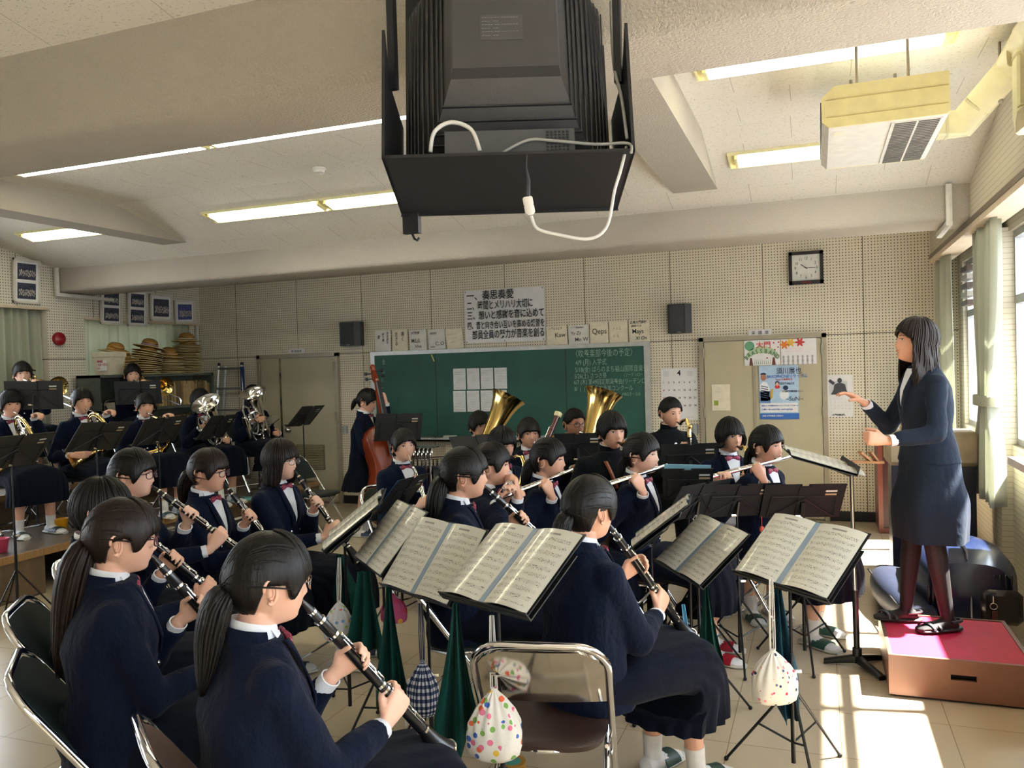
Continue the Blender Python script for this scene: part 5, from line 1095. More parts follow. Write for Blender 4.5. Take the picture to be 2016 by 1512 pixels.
# clock
m, a, b = plate(1556, 499, 1618, 557, .05); cx, cz = (a[0]+b[0])/2, (a[2]+b[2])/2; s = .165
t = thing('wall_clock', 'square black framed wall clock showing quarter past ten', 'clock', (cx, D, cz-s))
m = MB()
for x0, x1, z0, z1 in ((-s, s, s-.032, s), (-s, s, -s, -s+.036), (-s, -s+.032, -s, s), (s-.032, s, -s, s)): slabbox(cx+x0, cx+x1, D-.05, D, cz+z0, cz+z1, m)
obj('frame', m, simple('black_clock_frame', '#1a1414', .35), t, smooth=False)
m = MB(); slabbox(cx-s+.03, cx+s-.03, D-.03, D-.002, cz-s+.03, cz+s-.03, m); dl = obj('dial', m, simple('clock_dial', '#e2e4df', .4), t, smooth=False)
for h in range(1, 13):
    an = R_(90-30*h); r_ = .098; lettering('numeral', str(h), .042, M_INK, dl, UX, UZ, V(cx+r_*math.cos(an)*1.05, D-.032, cz+r_*math.sin(an)*.98-.014), align='CENTER', sx=.8)
for nm_, an, L, wd in (('hour_hand', 90-307.5, .062, .007), ('minute_hand', 90-92, .095, .004)): m = MB(); d = V(math.cos(R_(an)), 0, math.sin(R_(an))); c0 = V(cx, D-.036, cz); m.tube([c0-d*.015, c0+d*L], [wd*.6, wd*.4], 6); obj(nm_, m, M_INK, t)
m = MB(); slabbox(cx-.045, cx+.045, D-.052, D-.05, cz-s+.008, cz-s+.028, m); obj('name_plate', m, simple('dark_red_plate', '#5b1a1e'), t, smooth=False)
# door signs
def sign(x0, y0, x1, y1, txt, label, s):
    m, a, b = plate(x0, y0, x1, y1, .012, .01); o = solo('door_sign', m, M_PAPW, label, 'sign', smooth=False); lettering('characters', txt, s, M_INK, o, UX, UZ, V((a[0]+b[0])/2, D-.0235, (a[2]+b[2])/2-s*.36), align='CENTER')
sign(1474, 650, 1519, 660, '楽  譜  庫', 'small white sign above the right double door', .042); sign(569, 688, 600, 695, '第2楽器庫', 'small white sign above the left double door', .036)
# calendars, notices and posters
def wallpaper(x0, y0, x1, y1, name, mat, label, cat, off=.003): 
    m, a, b = plate(x0, y0, x1, y1, .003, off); return solo(name, m, mat, label, cat, smooth=False), a, b
o, a, b = wallpaper(1301, 726, 1375, 826, 'calendar', M_PAPW, 'large white April month calendar right of the chalkboard', 'calendar'); w_ = b[0]-a[0]; yy = D-.0075
lettering('month_number', '4', .075, M_INK, o, UX, UZ, V(a[0]+w_*.5, yy, a[2]-.075), align='CENTER', fat=.002)
for r_ in range(5):
    for c_ in range(7):
        n_ = r_*7+c_+1
        if n_ <= 30: lettering('date', str(n_), .026, M_INK if c_ else simple('red_ink', '#b03040', var=0), o, UX, UZ, V(a[0]+w_*(.07+.143*c_), yy, a[2]-.16-.083*r_), align='CENTER', fat=.0006)
for xx in (.06, .72): 
    for k in range(4): lettering('small_month', '1 2 3 4 5 6 7', .013, M_GREYP, o, UX, UZ, V(a[0]+w_*xx, yy, a[2]-.04-.015*k), sx=.9)
lettering('maker_line', 'カレンダー', .016, M_GREYP, o, UX, UZ, V(a[0]+w_*.7, yy, b[2]+.02))
o, a, b = wallpaper(1622, 739, 1680, 821, 'calendar', M_PAPW, 'white calendar with a black and white picture, beside the right double door', 'calendar'); w_ = b[0]-a[0]
m = MB(); slabbox(a[0]+.05, b[0]-.05, yy-.001, yy, a[2]-.20, a[2]-.06, m); pc = obj('picture', m, simple('pale_grey_picture', '#c9ccd2'), o, smooth=False)
m = MB(); cx_ = a[0]+w_*.55; m.sph((cx_, yy-.002, a[2]-.055), (.022, .001, .026), 12, 7); m.rings([m.ell((cx_, yy-.002, z), (1, 0, 0), (0, 1, 0), q, .0012, 10) for z, q in ((a[2]-.08, .02), (a[2]-.095, .05), (a[2]-.15, .06), (a[2]-.195, .085))]); m.box((cx_-.075, yy-.002, a[2]-.07), (.06, .001, .03), rot3((0, 1, 0), .7)); obj('figure_print', m, simple('dark_print', '#33363c'), pc)
for k in range(5):
    for c_ in range(7): lettering('date', str(k*7+c_+1), .012, M_GREYP, o, UX, UZ, V(a[0]+w_*(.08+.13*c_), yy, a[2]-.245-.032*k)) if k*7+c_ < 30 else None
lettering('maker_line', '大門印刷(株)', .022, M_INK, o, UX, UZ, V(a[0]+w_*.26, yy, b[2]+.015), fat=.0006)
YD = D-.047
def doorpaper(x0, y0, x1, y1, mat, name, label, cat):
    p0, p1 = atY(x0, y0, YD), atY(x1, y1, YD); m = MB(); slabbox(p0[0], p1[0], YD-.002, YD+.008, p1[2], p0[2], m); return solo(name, m, mat, label, cat, smooth=False), p0, p1
o, a, b = doorpaper(1401, 757, 1438, 808, M_SHIKI, 'notice', 'small cream notice with a green square on the left leaf of the right double door', 'notice')
for k in range(8): lettering('print', 'ーーーーーーー', .012, M_GREYP, o, UX, UZ, V(a[0]+.03, YD-.003, a[2]-.04-.018*k))
m = MB(); slabbox(a[0]+.02, a[0]+.065, YD-.0035, YD-.002, b[2]+.055, b[2]+.105, m); obj('green_mark', m, simple('olive_green_print', '#8c9c38'), o, smooth=False)
def flatshape(o, pts, mat, name, y=None): m = MB(); y = YD-.0035 if y is None else y; m.slab([(p[0], y, p[1]) for p in pts], (0, -1, 0), .0012); obj(name, m, mat, o, smooth=False)
def ell2(cx, cz, rx, rz, n=20, a0=0, a1=360): return [(cx+rx*math.cos(R_(t)), cz+rz*math.sin(R_(t))) for t in np.linspace(a0, a1, n, endpoint=(a1-a0) < 360)]
G1 = simple('green_crayon', '#5f9c78'); G2 = simple('pale_green_crayon', '#a9c7a0'); RD = simple('red_crayon', '#c2383a', var=.05); ORG = simple('orange_crayon', '#d9792f'); BRN = simple('brown_crayon', '#5e3129'); YEL = simple('yellow_crayon', '#d9b04a'); BLU = simple('blue_poster_ink', '#2f66b8'); SKY = simple('pale_blue_poster_ink', '#a9c6e2')
o, a, b = doorpaper(1465, 671, 1536, 718, M_PAPW, 'drawn_poster', 'hand drawn poster reading BRASS BAND with a green tree, on the right door leaf', 'poster'); w_, h_ = b[0]-a[0], a[2]-b[2]
flatshape(o, ell2(a[0]+w_*.15, a[2]-h_*.22, w_*.14, h_*.19), G1, 'tree_crown'); arc = ell2(a[0]+w_*.5, b[2]+h_*.18, w_*.50, h_*.58, 18, 20, 160)+ell2(a[0]+w_*.5, b[2]+h_*.12, w_*.45, h_*.36, 18, 20, 160)[::-1]; m = MB(); n_ = 18; P = [V(p[0], YD-.0035, p[1]) for p in arc]; m.add(P, [[i, i+1, 2*n_-2-i, 2*n_-1-i] for i in range(n_-1)]); obj('arch', m, G2, o, smooth=False)
for i, ch in enumerate('BRASSBAND'):
    an = R_(150-15*i); c = V(a[0]+w_*.5+w_*.45*math.cos(an), YD-.006, b[2]+h_*.12+h_*.44*math.sin(an)); X = unit(V(math.sin(an)*w_, 0, -math.cos(an)*h_*.8)); lettering('letter', ch, .062, simple('dark_green_pen', '#4a6a52', var=0), o, X, np.cross(V(0, -1, 0), X), c-X*.02-V(0, 0, .02), sx=.8, fat=.001)
lettering('title', '大門', .075, RD, o, UX, UZ, V(a[0]+w_*.33, YD-.006, a[2]-h_*.30), fat=.001)
for x in (.18, .82): flatshape(o, [(a[0]+w_*(x-.05), b[2]), (a[0]+w_*(x+.06), b[2]), (a[0]+w_*(x+.03), b[2]+h_*.30), (a[0]+w_*(x-.02), b[2]+h_*.30)], BRN, 'trunk')
for i in range(9): x = a[0]+w_*(.27+.055*i); flatshape(o, [(x, b[2]+.01), (x+.006, b[2]+.01), (x+.012, b[2]+h_*.28)], G1, 'grass_blade')
for x, z in ((.83, .12), (.95, .3), (.86, .4), (.97, .1), (.64, .72)): flatshape(o, ell2(a[0]+w_*x, a[2]-h_*z, .008, .008, 10), RD, 'dot')
o, a, b = doorpaper(1537, 668, 1608, 716, M_PAPW, 'drawn_poster', 'hand drawn poster with orange, yellow and red flowers, right of the BRASS BAND one', 'poster'); w_, h_ = b[0]-a[0], a[2]-b[2]
for x, z, mt in ((.10, .22, ORG), (.28, .14, YEL), (.54, .14, RD)):
    cx_, cz_ = a[0]+w_*x, a[2]-h_*z; flatshape(o, [(cx_+(.036+.012*math.cos(6*q))*math.cos(q), cz_+(.036+.012*math.cos(6*q))*math.sin(q)) for q in np.arange(48)*2*math.pi/48], mt, 'flower')
for k in range(2): lettering('pink_writing', 'ーーーーーーーー', .022, simple('pink_pen', '#d995a0', var=0), o, UX, UZ, V(a[0]+w_*.12, YD-.0045, a[2]-h_*(.42+.1*k)))
PG = simple('pencil_grey', '#a3a3ad', var=0)
for r_ in range(2):
    for i in range(7): x = a[0]+w_*(.07+.135*i); z = b[2]+h_*(.30-.18*r_); flatshape(o, ell2(x, z, .011, .013, 12), PG, 'doodle_head'); flatshape(o, [(x-.010, z-.04), (x+.010, z-.04), (x+.006, z-.012), (x-.006, z-.012)], PG, 'doodle_body')
o, a, b = doorpaper(1494, 720, 1574, 825, SKY, 'concert_poster', 'blue concert poster with a saxophone player on the right door leaf', 'poster'); w_, h_ = b[0]-a[0], a[2]-b[2]; q = lambda x, z: (a[0]+w_*x, a[2]-h_*z)
flatshape(o, [q(0, 1), q(1, 1), q(1, .89), q(0, .89)], BLU, 'blue_band'); flatshape(o, [q(.03, .87), q(.97, .87), q(.97, .70), q(.03, .70)], M_PAPW, 'text_panel'); DK = simple('print_dark_navy', '#22304e', var=0); WH = simple('print_white', '#e8ecf2', var=0)
flatshape(o, [q(0, .48), q(.28, .48), q(.28, .70), q(0, .70)], simple('print_mid_blue', '#5d86b8'), 'shade'); 
flatshape(o, [q(.03, .66), q(.22, .66), q(.27, .44), q(.20, .32), q(.10, .30), q(.02, .36)], WH, 'shirt'); flatshape(o, ell2(*q(.11, .22), .028, .036), simple('print_skin', '#a8735c', var=0), 'face'); flatshape(o, ell2(*q(.11, .17), .030, .020, 14, 0, 180), DK, 'hair')
for k in range(6): flatshape(o, [q(.04, .37+.04*k), q(.22, .40+.04*k), q(.22, .415+.04*k), q(.04, .385+.04*k)], DK, 'stripe', YD-.0042)
flatshape(o, [q(.30, .44), q(.36, .44), q(.33, .60), q(.24, .66), q(.20, .60), q(.26, .58)], simple('print_gold', '#c9a648', var=0), 'saxophone_print'); flatshape(o, ell2(*q(.46, .40), .026, .020), RD, 'red_jacket'); flatshape(o, ell2(*q(.46, .335), .022, .024), DK, 'small_hair'); flatshape(o, ell2(*q(.46, .35), .015, .017), simple('print_skin_light', '#e0b49c', var=0), 'small_face', YD-.0042); flatshape(o, ell2(*q(.67, .42), .026, .024), DK, 'second_hair'); flatshape(o, ell2(*q(.63, .55), .045, .05), WH, 'second_shirt')
for tx, x, z, s, mt, sx in (('須川展也', .44, .155, .072, DK, .85), ('SAXOPHONEリサイタル', .20, .235, .044, BLU, .82), ('Piano 小柳美奈子', .42, .28, .022, RD, 1.), ('2017.06/15', .52, .36, .032, DK, 1.), ('大門高校吹奏楽部さんへ', .56, .50, .024, DK, .8), ('~SuN~', .66, .66, .06, DK, 1.), ('会場 ふくやま芸術文化ホール リーデンローズ 小ホール', .05, .76, .018, BLU, .8), ('入場料 一般 3,000円 学生 1,500円 全席自由', .05, .83, .018, BLU, .9), ('主催 大門吹奏楽 お問合せ', .06, .95, .02, WH, .9)): lettering('poster_text', tx, s, mt, o, UX, UZ, V(*(lambda t_: (t_[0], YD-.0052, t_[1]))(q(x, z))), sx=sx, fat=.0004)
def switch(x0, y0, x1, y1, label): 
    m, a, b = plate(x0, y0, x1, y1, .012); o = solo('wall_switch', m, M_GREYP, label, 'switch', smooth=False)
    for k in range(3): g = MB(); z = a[2]-(a[2]-b[2])*(k+.5)/3; slabbox(a[0]+.012, b[0]-.012, D-.017, D-.012, z-.018, z+.018, g); obj('rocker', g, M_FRW, o, smooth=False)
switch(676, 838, 685, 853, 'grey switch panel on the back wall beside the contrabass player'); switch(1363, 835, 1375, 854, 'grey switch panel beside the big month calendar')
# ---- left side: framed photographs, alarm, conduit
def framed(y0, z0, w_, h_, label, X=XL, tilt=0., two=False, tint='#3b4054', lean=.06):
    t = thing('framed_photograph', label, 'picture frame', (X, y0, z0-h_/2), 'framed band photographs'); R3 = rot3((1, 0, 0), tilt)@rot3((0, 1, 0), lean); c = V(X+.02+h_/2*lean, y0, z0); bx = lambda yy, zz, wy, wz, th, off, m: m.box(c+R3@V(off, yy, zz), (th, wy, wz), R3)
    m = MB(); f = .022
    for yy, zz, wy, wz in ((0, h_/2-f/2, w_, f), (0, -h_/2+f/2, w_, f), (-w_/2+f/2, 0, f, h_), (w_/2-f/2, 0, f, h_)): bx(yy, zz, wy, wz, .022, 0, m)
    obj('frame', m, simple('white_photo_frame', '#d8d5cb', .35), t, smooth=False); m = MB(); bx(0, 0, w_-f, h_-f, .006, -.006, m); mt = obj('mount', m, M_PAPW, t, smooth=False)
    for k, zz in enumerate((h_*.22, -h_*.22) if two else (0,)):
        hh = h_*.36 if two else h_*.66; m = MB(); bx(0, zz, w_*.68, hh, .004, -.001, m); p = obj('photograph', m, simple('dark_stage_print_'+tint.strip('#'), tint, .3, var=.5, nscale=30), mt, smooth=False); m = MB()
        rs = np.random.RandomState(int(y0*100)+k)
        for r_ in range(3):
            for i in range(9): m.sph(c+R3@V(.003, -w_*.27+w_*.067*i+w_*.03*(r_ % 2), zz+hh*(-.24+.13*r_+.03*math.sin(i*2.1))), (.002, w_*.026*rs.uniform(.7, 1.2), hh*.085*rs.uniform(.6, 1.1)), 8, 5)
        obj('people_print', m, simple('pale_people_print', '#b9b2ae', .4, var=.4, nscale=60), p)
framed(6.25, 2.70, .31, .46, 'tall framed pair of band photographs at far left above the curtain', two=True)
for y0, z0, w_, h_, tl, two, lb in ((7.34, 2.50, .31, .42, 0, True, 'leftmost framed photograph pair above the hat shelf, cut by the beam'), (7.73, 2.50, .30, .44, 0, True, 'second framed photograph pair above the straw hats'), (8.12, 2.53, .37, .33, .02, False, 'wide framed group photograph, third above the straw hats'), (8.53, 2.50, .36, .30, .06, False, 'tilted bluish framed photograph in the corner above the hats')): framed(y0, z0, w_, h_, lb, two=two, tilt=tl, tint='#3b4054' if 'bluish' not in lb else '#4a5690')
p = atX(118, 667, XL+.03); m = MB(); m.lathe((XL-.004, p[1], p[2]), UX, [(0, .07), (.02, .075), (.045, .068), (.06, .045), (.066, .01)], 28); solo('fire_alarm_bell', m, simple('red_alarm_dome', '#8f1220', .3), 'round red fire alarm bell on the left wall column', 'alarm')
def conduit(pts, r, label, name='cable_conduit', mat=None, bends=True): 
    m = MB(); pts = [V(*p) for p in pts]
    for i in range(len(pts)-1): d = unit(pts[i+1]-pts[i]); a_, b_ = perp(d); m.rings([m.ell(q, a_, b_, r, r, 8, 5) for q in (pts[i]-d*r*.8, pts[i+1]+d*r*.8)])
    return solo(name, m, mat or simple('white_conduit', '#d5d3cb', .45), label, 'conduit', smooth=False)
conduit([(XL+.06, 6.59, 2.86), (XL+.06, 6.59, 2.585), (XL+.06, 7.32, 2.575)], .02, 'white cable conduit bending under the beam at the left end')
conduit([(.90, 6.59, 2.85), (.90, 6.59, 2.59), (.90, 7.1, 2.575)], .022, 'white cable conduit at the right end of the beam')
p = W_(390, 690); conduit([(p[0]+.02, D-.03, 2.86), (p[0]+.02, D-.03, 1.93)], .02, 'long white conduit down the corner beside the hats'); 
# curtains
def m_curtain(name, c):
    n = N(name, .85, 0, .15); n.col(hexc(c)); n.b.inputs['Transmission Weight'].default_value = 0.; n.bump(n.noise(n.coord('Object', (60, 60, 2)), 1, 2), .2, .004)
    tr = n.n('BsdfTranslucent'); tr.inputs[0].default_value = hexc(c)+(1,); mx = n.n('MixShader'); mx.inputs[0].default_value = .35; o = [q for q in n.t.nodes if q.type == 'OUTPUT_MATERIAL'][0]; n.l(n.b.outputs[0], mx.inputs[1]); n.l(tr.outputs[0], mx.inputs[2]); n.l(mx.outputs[0], o.inputs[0]); return n.m
M_CURT = m_curtain('sage_green_curtain', '#c6c9b9')
def curtain(x, y0, y1, z0, z1, label, folds=7, amp=.045, tie=None, tiew=.4, seed=0, inward=1):
    n = folds*12; t = np.linspace(0, 1, n); rs = np.random.RandomState(seed); ph = rs.rand(3)*6; R = []; yc = (y0+y1)/2
    for z in np.linspace(z1, z0, 22):
        s = 1.
        if tie is not None: 
            d = (z-tie); s = 1-(1-tiew)*math.exp(-(d/(.55 if d > 0 else .22))**2)
            if d < 0: s = max(s, .0)*.85
        f = (z1-z)/(z1-z0); y = yc+(t-.5)*(y1-y0)*s; xx = x+amp*s**.3*(np.sin(t*folds*2*math.pi+ph[0]+.4*math.sin(z*2))*(.6+.4*f)+.25*np.sin(t*folds*math.pi*1.3+ph[1])); q = np.stack([xx, y, np.full(n, z)], -1); R.append(np.concatenate([q, (q+V(.004*inward, 0, 0))[::-1]]))
    m = MB(); m.rings(R); o = thing('curtain', label, 'curtain', (x, yc, z0), 'sage green curtains'); obj('fabric', m, M_CURT, o, angle=0)
    if tie is not None: m = MB(); hw = (y1-y0)*tiew/2+.012; m.rings([m.ell((x, yc, tie+dz), (1, 0, 0), (0, 1, 0), amp*1.5+g, hw+g, 24) for dz, g in ((-.035, 0), (-.033, .006), (.033, .006), (.035, 0))]); obj('tie_band', m, M_CURT, o)
    return o
curtain(XR+.07, 6.08, 6.98, .62, 2.54, 'sage green curtain gathered by a tie band, nearest on the right beside the window sill', 6, .05, 1.32, .55, 3)
curtain(XR+.055, 8.10, 8.79, .75, 2.54, 'sage green curtain hanging in the far right corner', 6, .045, None, .4, 5)
curtain(XL-.09, 5.85, 6.48, .75, 2.42, 'sage green curtain at far left beside the bright window', 7, .045, None, .4, 11)
curtain(XL-.10, 7.0, 8.75, 1.0, 2.34, 'sage green curtain drawn across behind the straw hats', 12, .04, None, .4, 13)
# ---- ceiling lamps
M_TUBE = N('fluorescent_tube', .3); M_TUBE.col((1, 1, .97)); M_TUBE.b.inputs['Emission Color'].default_value = (1., .98, .90, 1); M_TUBE.b.inputs['Emission Strength'].default_value = 10.; M_TUBE = M_TUBE.m
M_LAMPH = simple('cream_lamp_housing', '#efe9b9', .4)
def lamp(x0, x1, y, label, tubes=1, slope=True):
    zf = (lambda yy: 2.87+.25*(6.63-yy)) if slope else (lambda yy: ZC); z = zf(y); ang = -math.atan(.25) if slope else 0; R3 = rot3((1, 0, 0), ang); t = thing('ceiling_lamp', label, 'ceiling lamp', ((x0+x1)/2, y, z), 'fluorescent ceiling lamps')
    # shallow trough sunk flush: cheeks standing just proud of the board
    m = MB(); c = V((x0+x1)/2, y, z); wd = x1-x0
    m.box(c+R3@V(0, 0, -.004), (wd, .19, .008), R3)
    for s in (-1, 1): m.box(c+R3@V(0, s*.098, -.012), (wd+.02, .008, .022), R3); m.box(c+R3@V(s*(wd/2+.004), 0, -.012), (.008, .19, .022), R3)
    obj('housing', m, M_LAMPH, t, smooth=False)
    k = max(1, tubes)
    for i in range(k):
        a_ = x0+.06+(wd-.04)*i/k; b_ = x0-.02+(wd+.0)*(i+1)/k-.04
        for s in (-.045, .045): m = MB(); q = c+R3@V(0, s, -.026); m.cyl((a_, q[1], q[2]), (b_, q[1], q[2]), .0145, 10); obj('fluorescent_tube', m, M_TUBE, t)
        for xx in (a_-.015, b_+.015): m = MB(); m.box(V(xx, c[1], c[2])+R3@V(0, 0, -.022), (.02, .13, .03), R3); obj('socket', m, M_LAMPH, t, smooth=False)
lamp(-5.02, -2.60, 5.86, 'long double fluorescent lamp on the ceiling left of the television box', 2); lamp(-7.24, -6.03, 5.83, 'fluorescent ceiling lamp at far left above the photographs'); lamp(-.545, .66, 5.90, 'fluorescent ceiling lamp beside the air conditioner', 1)
lamp(-5.39, -1.9, 4.26, 'long fluorescent lamp mostly hidden behind the big beam, left of the television', 2, False); lamp(-.56, .64, 4.36, 'fluorescent lamp half hidden behind the beam at upper right', 1, False)
p = atZ(628, 331, ZC); m = MB(); m.lathe((p[0], p[1], ZC), -UZ, [(0, .05), (.012, .05), (.014, .042), (.035, .038), (.042, .02), (.043, .004)], 24); solo('smoke_detector', m, simple('white_detector', '#e2e0da', .4), 'small round white smoke detector on the ceiling', 'smoke detector')
# ---- air conditioner
t = thing('air_conditioner', 'cream and white air conditioner hanging from the ceiling at upper right', 'air conditioner', (.31, 4.57, 2.72)); M_ACW = simple('white_ac_plastic', '#dcdbd3', .4); M_ACY = simple('lamp_lit_ac_side', '#e2d69a', .4)  # yellow of the side panels is lamp light put into their colour
x0, x1, y0, y1, z0, z1 = .04, .575, 4.12, 5.02, 2.725, 2.915; m = MB(); pr = [(x0+.03, z0), (x1-.01, z0), (x1, z0+.01), (x1, z1), (x0+.06, z1), (x0, z1-.05), (x0, z0+.03)]
m.rings([[(x, y, z) for x, z in pr] for y in (y0+.012, y1-.012)]); obj('casing', m, M_ACW, t, smooth=False)
for yy in (y0, y1-.012): m = MB(); m.rings([[(x, y, z+.0) for x, z in pr] for y in (yy, yy+.012)]); e = obj('side_panel', m, M_ACY, t, smooth=False)
m = MB(); slabbox(x0+.02, x1-.005, y0-.003, y0, z1-.065, z1-.061, m); slabbox(x0+.02, x1-.005, y0-.003, y0, z0+.045, z0+.048, m); obj('panel_seam', m, simple('panel_seam', '#b5a468'), t, smooth=False)
m = MB(); slabbox(x0-.004, x0+.008, y0+.05, y1-.05, z0+.05, z1-.055, m); obj('air_outlet', m, M_BLACK, t, smooth=False)
m = MB(); slabbox(x0+.055, x0+.105, y0+.09, y0+.16, z0-.003, z0+.001, m); obj('control_label', m, M_SHIKI, t, smooth=False)
m = MB(); gx0, gx1 = .34, .555; slabbox(gx0, gx1, y0+.04, y1-.04, z0-.006, z0+.002, m, 0)
for i in range(26):
    y = y0+.055+(y1-y0-.11)*i/25; slabbox(gx0+.015, gx0+.105, y-.010, y+.006, z0-.009, z0-.005, m, 1); slabbox(gx0+.115, gx1-.012, y-.010, y+.006, z0-.009, z0-.005, m, 1)
obj('intake_grille', m, [M_ACW, simple('grille_shadow', '#4d4a45')], t, smooth=False)
for xx in (.20, .42): 
    for yy in (y0+.12, y1-.15): m = MB(); m.cyl((xx, yy, z1-.01), (xx, yy, ZC+.01), .008, 8); obj('hanger_rod', m, simple('rod_brown', '#8d8272'), t)
def duct(pts, w_, h_, label, joints=()):
    m = MB(); pts = [V(*p) for p in pts]; R = []
    for i, p in enumerate(pts):
        d0 = unit(pts[i]-pts[i-1]) if i else unit(pts[1]-pts[0]); d1 = unit(pts[i+1]-pts[i]) if i < len(pts)-1 else d0; d = unit(d0+d1); a_, b_ = perp(d, (0, 1, 0)); k = 1/max(.5, d@d0); R.append(m.ell(p, a_*1., b_, w_/2*k, h_/2, 12, 6))
    m.rings(R); o = solo('pipe_cover', m, simple('cream_pipe_cover', '#cfc9a4', .45), label, 'pipe cover', angle=35)
    for i in range(1, len(pts)): d = unit(pts[i]-pts[i-1]); a_, b_ = perp(d, (0, 1, 0)); g = MB(); c = pts[i-1]+d*np.linalg.norm(pts[i]-pts[i-1])*.35; g.rings([g.ell(c+d*s, a_, b_, w_/2+.004, h_/2+.004, 12, 6) for s in (-.006, .006)]); obj('joint_band', g, simple('cream_pipe_band', '#b8b18c', .45), o)
duct([(.60, 4.75, 2.83), (.72, 4.75, 2.83), (.90, 4.55, 3.02), (.90, 4.0, 3.05)], .13, .11, 'cream pipe cover running from the air conditioner towards the right wall')
duct([(.93, 4.3, 3.12), (.93, 4.3, 2.74), (.93, 4.25, 2.68), (.93, 3.2, 2.72)], .14, .12, 'cream pipe cover dropping beside the right bulkhead'); 
for q, lb in (((.86, 4.6), 'thin brown hanger rod holding the pipe cover nearer the air conditioner'), ((.985, 4.15), 'thin brown hanger rod at the upper right edge beside the pipe cover')): m = MB(); m.cyl((q[0], q[1], 2.88), (q[0], q[1], ZC+.01), .007, 8); m.sph((q[0], q[1], 2.88), .014, 8, 5); solo('hanger_rod', m, simple('rod_brown', '#8d8272'), lb, 'rod')
# ---- television in its hanging box, seen from behind
n0 = V(CF[0], CF[1], 0); n0 = unit(n0); rt = V(n0[1], -n0[0], 0); up = UZ; c0 = (atD(752, 313, 2.4)+atD(1250, 297, 2.4))/2; c0[2] = 2.276; QT = .84; c0 = CAM+(c0-CAM)*QT
tb = R_(12); dn = unit(n0*math.cos(tb)-up*math.sin(tb)); un = unit(up*math.cos(tb)+n0*math.sin(tb)); M_TVB = simple('black_steel_box', '#17171b', .5, .2); M_TV = simple('dark_grey_tv_plastic', '#3a3a3b', .5, bump=.15)
t = thing('television_cabinet', 'black open-backed steel cabinet hanging from the ceiling', 'television cabinet', c0); hw = .374
m = MB(); P = lambda x, d, z: c0+(rt*x+dn*d+un*z)*QT
def pl(m, a_, b_, c_, d_, n_, th=.008): m.slab([a_, b_, c_, d_], n_, th)
pl(m, P(-hw, 0, 0), P(hw, 0, 0), P(hw*.985, .42, 0), P(-hw*.985, .42, 0), -un); obj('bottom_plate', m, M_TVB, t, smooth=False)
for s in (-1, 1): m = MB(); m.slab([P(s*hw, 0, 0), P(s*hw, .42, 0), P(s*hw, .42, .32), P(s*hw, .11, .30), P(s*hw, .0, .42)], rt*s, .008); obj('side_plate', m, M_TVB, t, smooth=False)
m = MB(); m.slab([P(-hw, .42, -.01), P(hw, .42, -.01), P(hw*.95, .42, .1), P(hw*.95, .42, .84), P(-hw*.95, .42, .84), P(-hw*.95, .42, .1)], dn, .006); obj('front_bezel', m, M_TVB, t, smooth=False)
for s in (-1, 1): m = MB(); a0_ = P(s*(hw-.022), .10, .28); m.box(a0_+up*.28, (.020, .020, .56)); obj('hanger_bar', m, M_TVB, t, smooth=False)
m = MB(); q = P(-hw+.035, .43, -.03); m.box(q, (.05, .02, .06)); m.tube([q-up*.03, q-up*.045+rt*.006, q-up*.05+rt*.014, q-up*.042+rt*.020], .004, 6); obj('latch', m, M_TVB, t)
tv = thing('television', 'bulky dark tube television seen from behind inside the hanging cabinet', 'television', P(0, .2, .02)); m = MB(); R = []
for d_, w2, zb_, zt_ in ((.41, .345, .03, .70), (.34, .34, .04, .70), (.24, .29, .085, .69), (.14, .225, .155, .68), (.035, .168, .27, .66), (.0, .160, .285, .65)):
    R.append([P(-w2, d_, zb_), P(w2, d_, zb_), P(w2*.98, d_, zt_), P(-w2*.98, d_, zt_)])
m.rings(R); tb_ = obj('shell', m, M_TV, tv, smooth=False)
m = MB()
for i in range(9):
    f = i/8; d_ = .09+.24*f; w2 = np.interp(d_, [.035, .14, .24, .34], [.168, .225, .29, .34])+.004; zb_ = np.interp(d_, [.035, .14, .24, .34], [.27, .155, .085, .04])-.004; m.rings([np.array([P(-w2, e, .68), P(-w2, e, zb_), P(w2, e, zb_), P(w2, e, .68), P(w2-.004, e, .68), P(w2-.004, e, zb_+.004), P(-w2+.004, e, zb_+.004), P(-w2+.004, e, .68)]) for e in (d_-.006, d_+.006)])
obj('cooling_rib', m, simple('tv_rib', '#2c2c2f', .5), tb_, smooth=False)
m = MB(); m.slab([P(-.19, .03, .018), P(.20, .03, .018), P(.20, .03, .095), P(-.19, .03, .095)], -dn, .20); obj('rear_chassis', m, simple('tv_chassis', '#3f4144', .5), tb_, smooth=False)
m = MB()
for i in range(7):
    for j in range(6): m.slab([P(.115+.012*j, .026, .025+.0095*i), P(.122+.012*j, .026, .025+.0095*i), P(.122+.012*j, .026, .030+.0095*i), P(.115+.012*j, .026, .030+.0095*i)], -dn, .002)
obj('vent_slots', m, M_BLACK, tb_, smooth=False)
m = MB(); m.slab([P(-.075, -.002, .375), P(.055, -.002, .375), P(.055, -.002, .46), P(-.075, -.002, .46)], -dn, .0015); lb_ = obj('rating_label', m, simple('tv_label', '#454545', .5), tb_, smooth=False)
for k in range(6): lettering('label_text', 'ーーーー ーー ーーーーーー' if k % 2 == 0 else 'ーーー   ーー', .0075, M_GREYP, lb_, rt, un, P(-.07, -.0045, .445-.012*k))
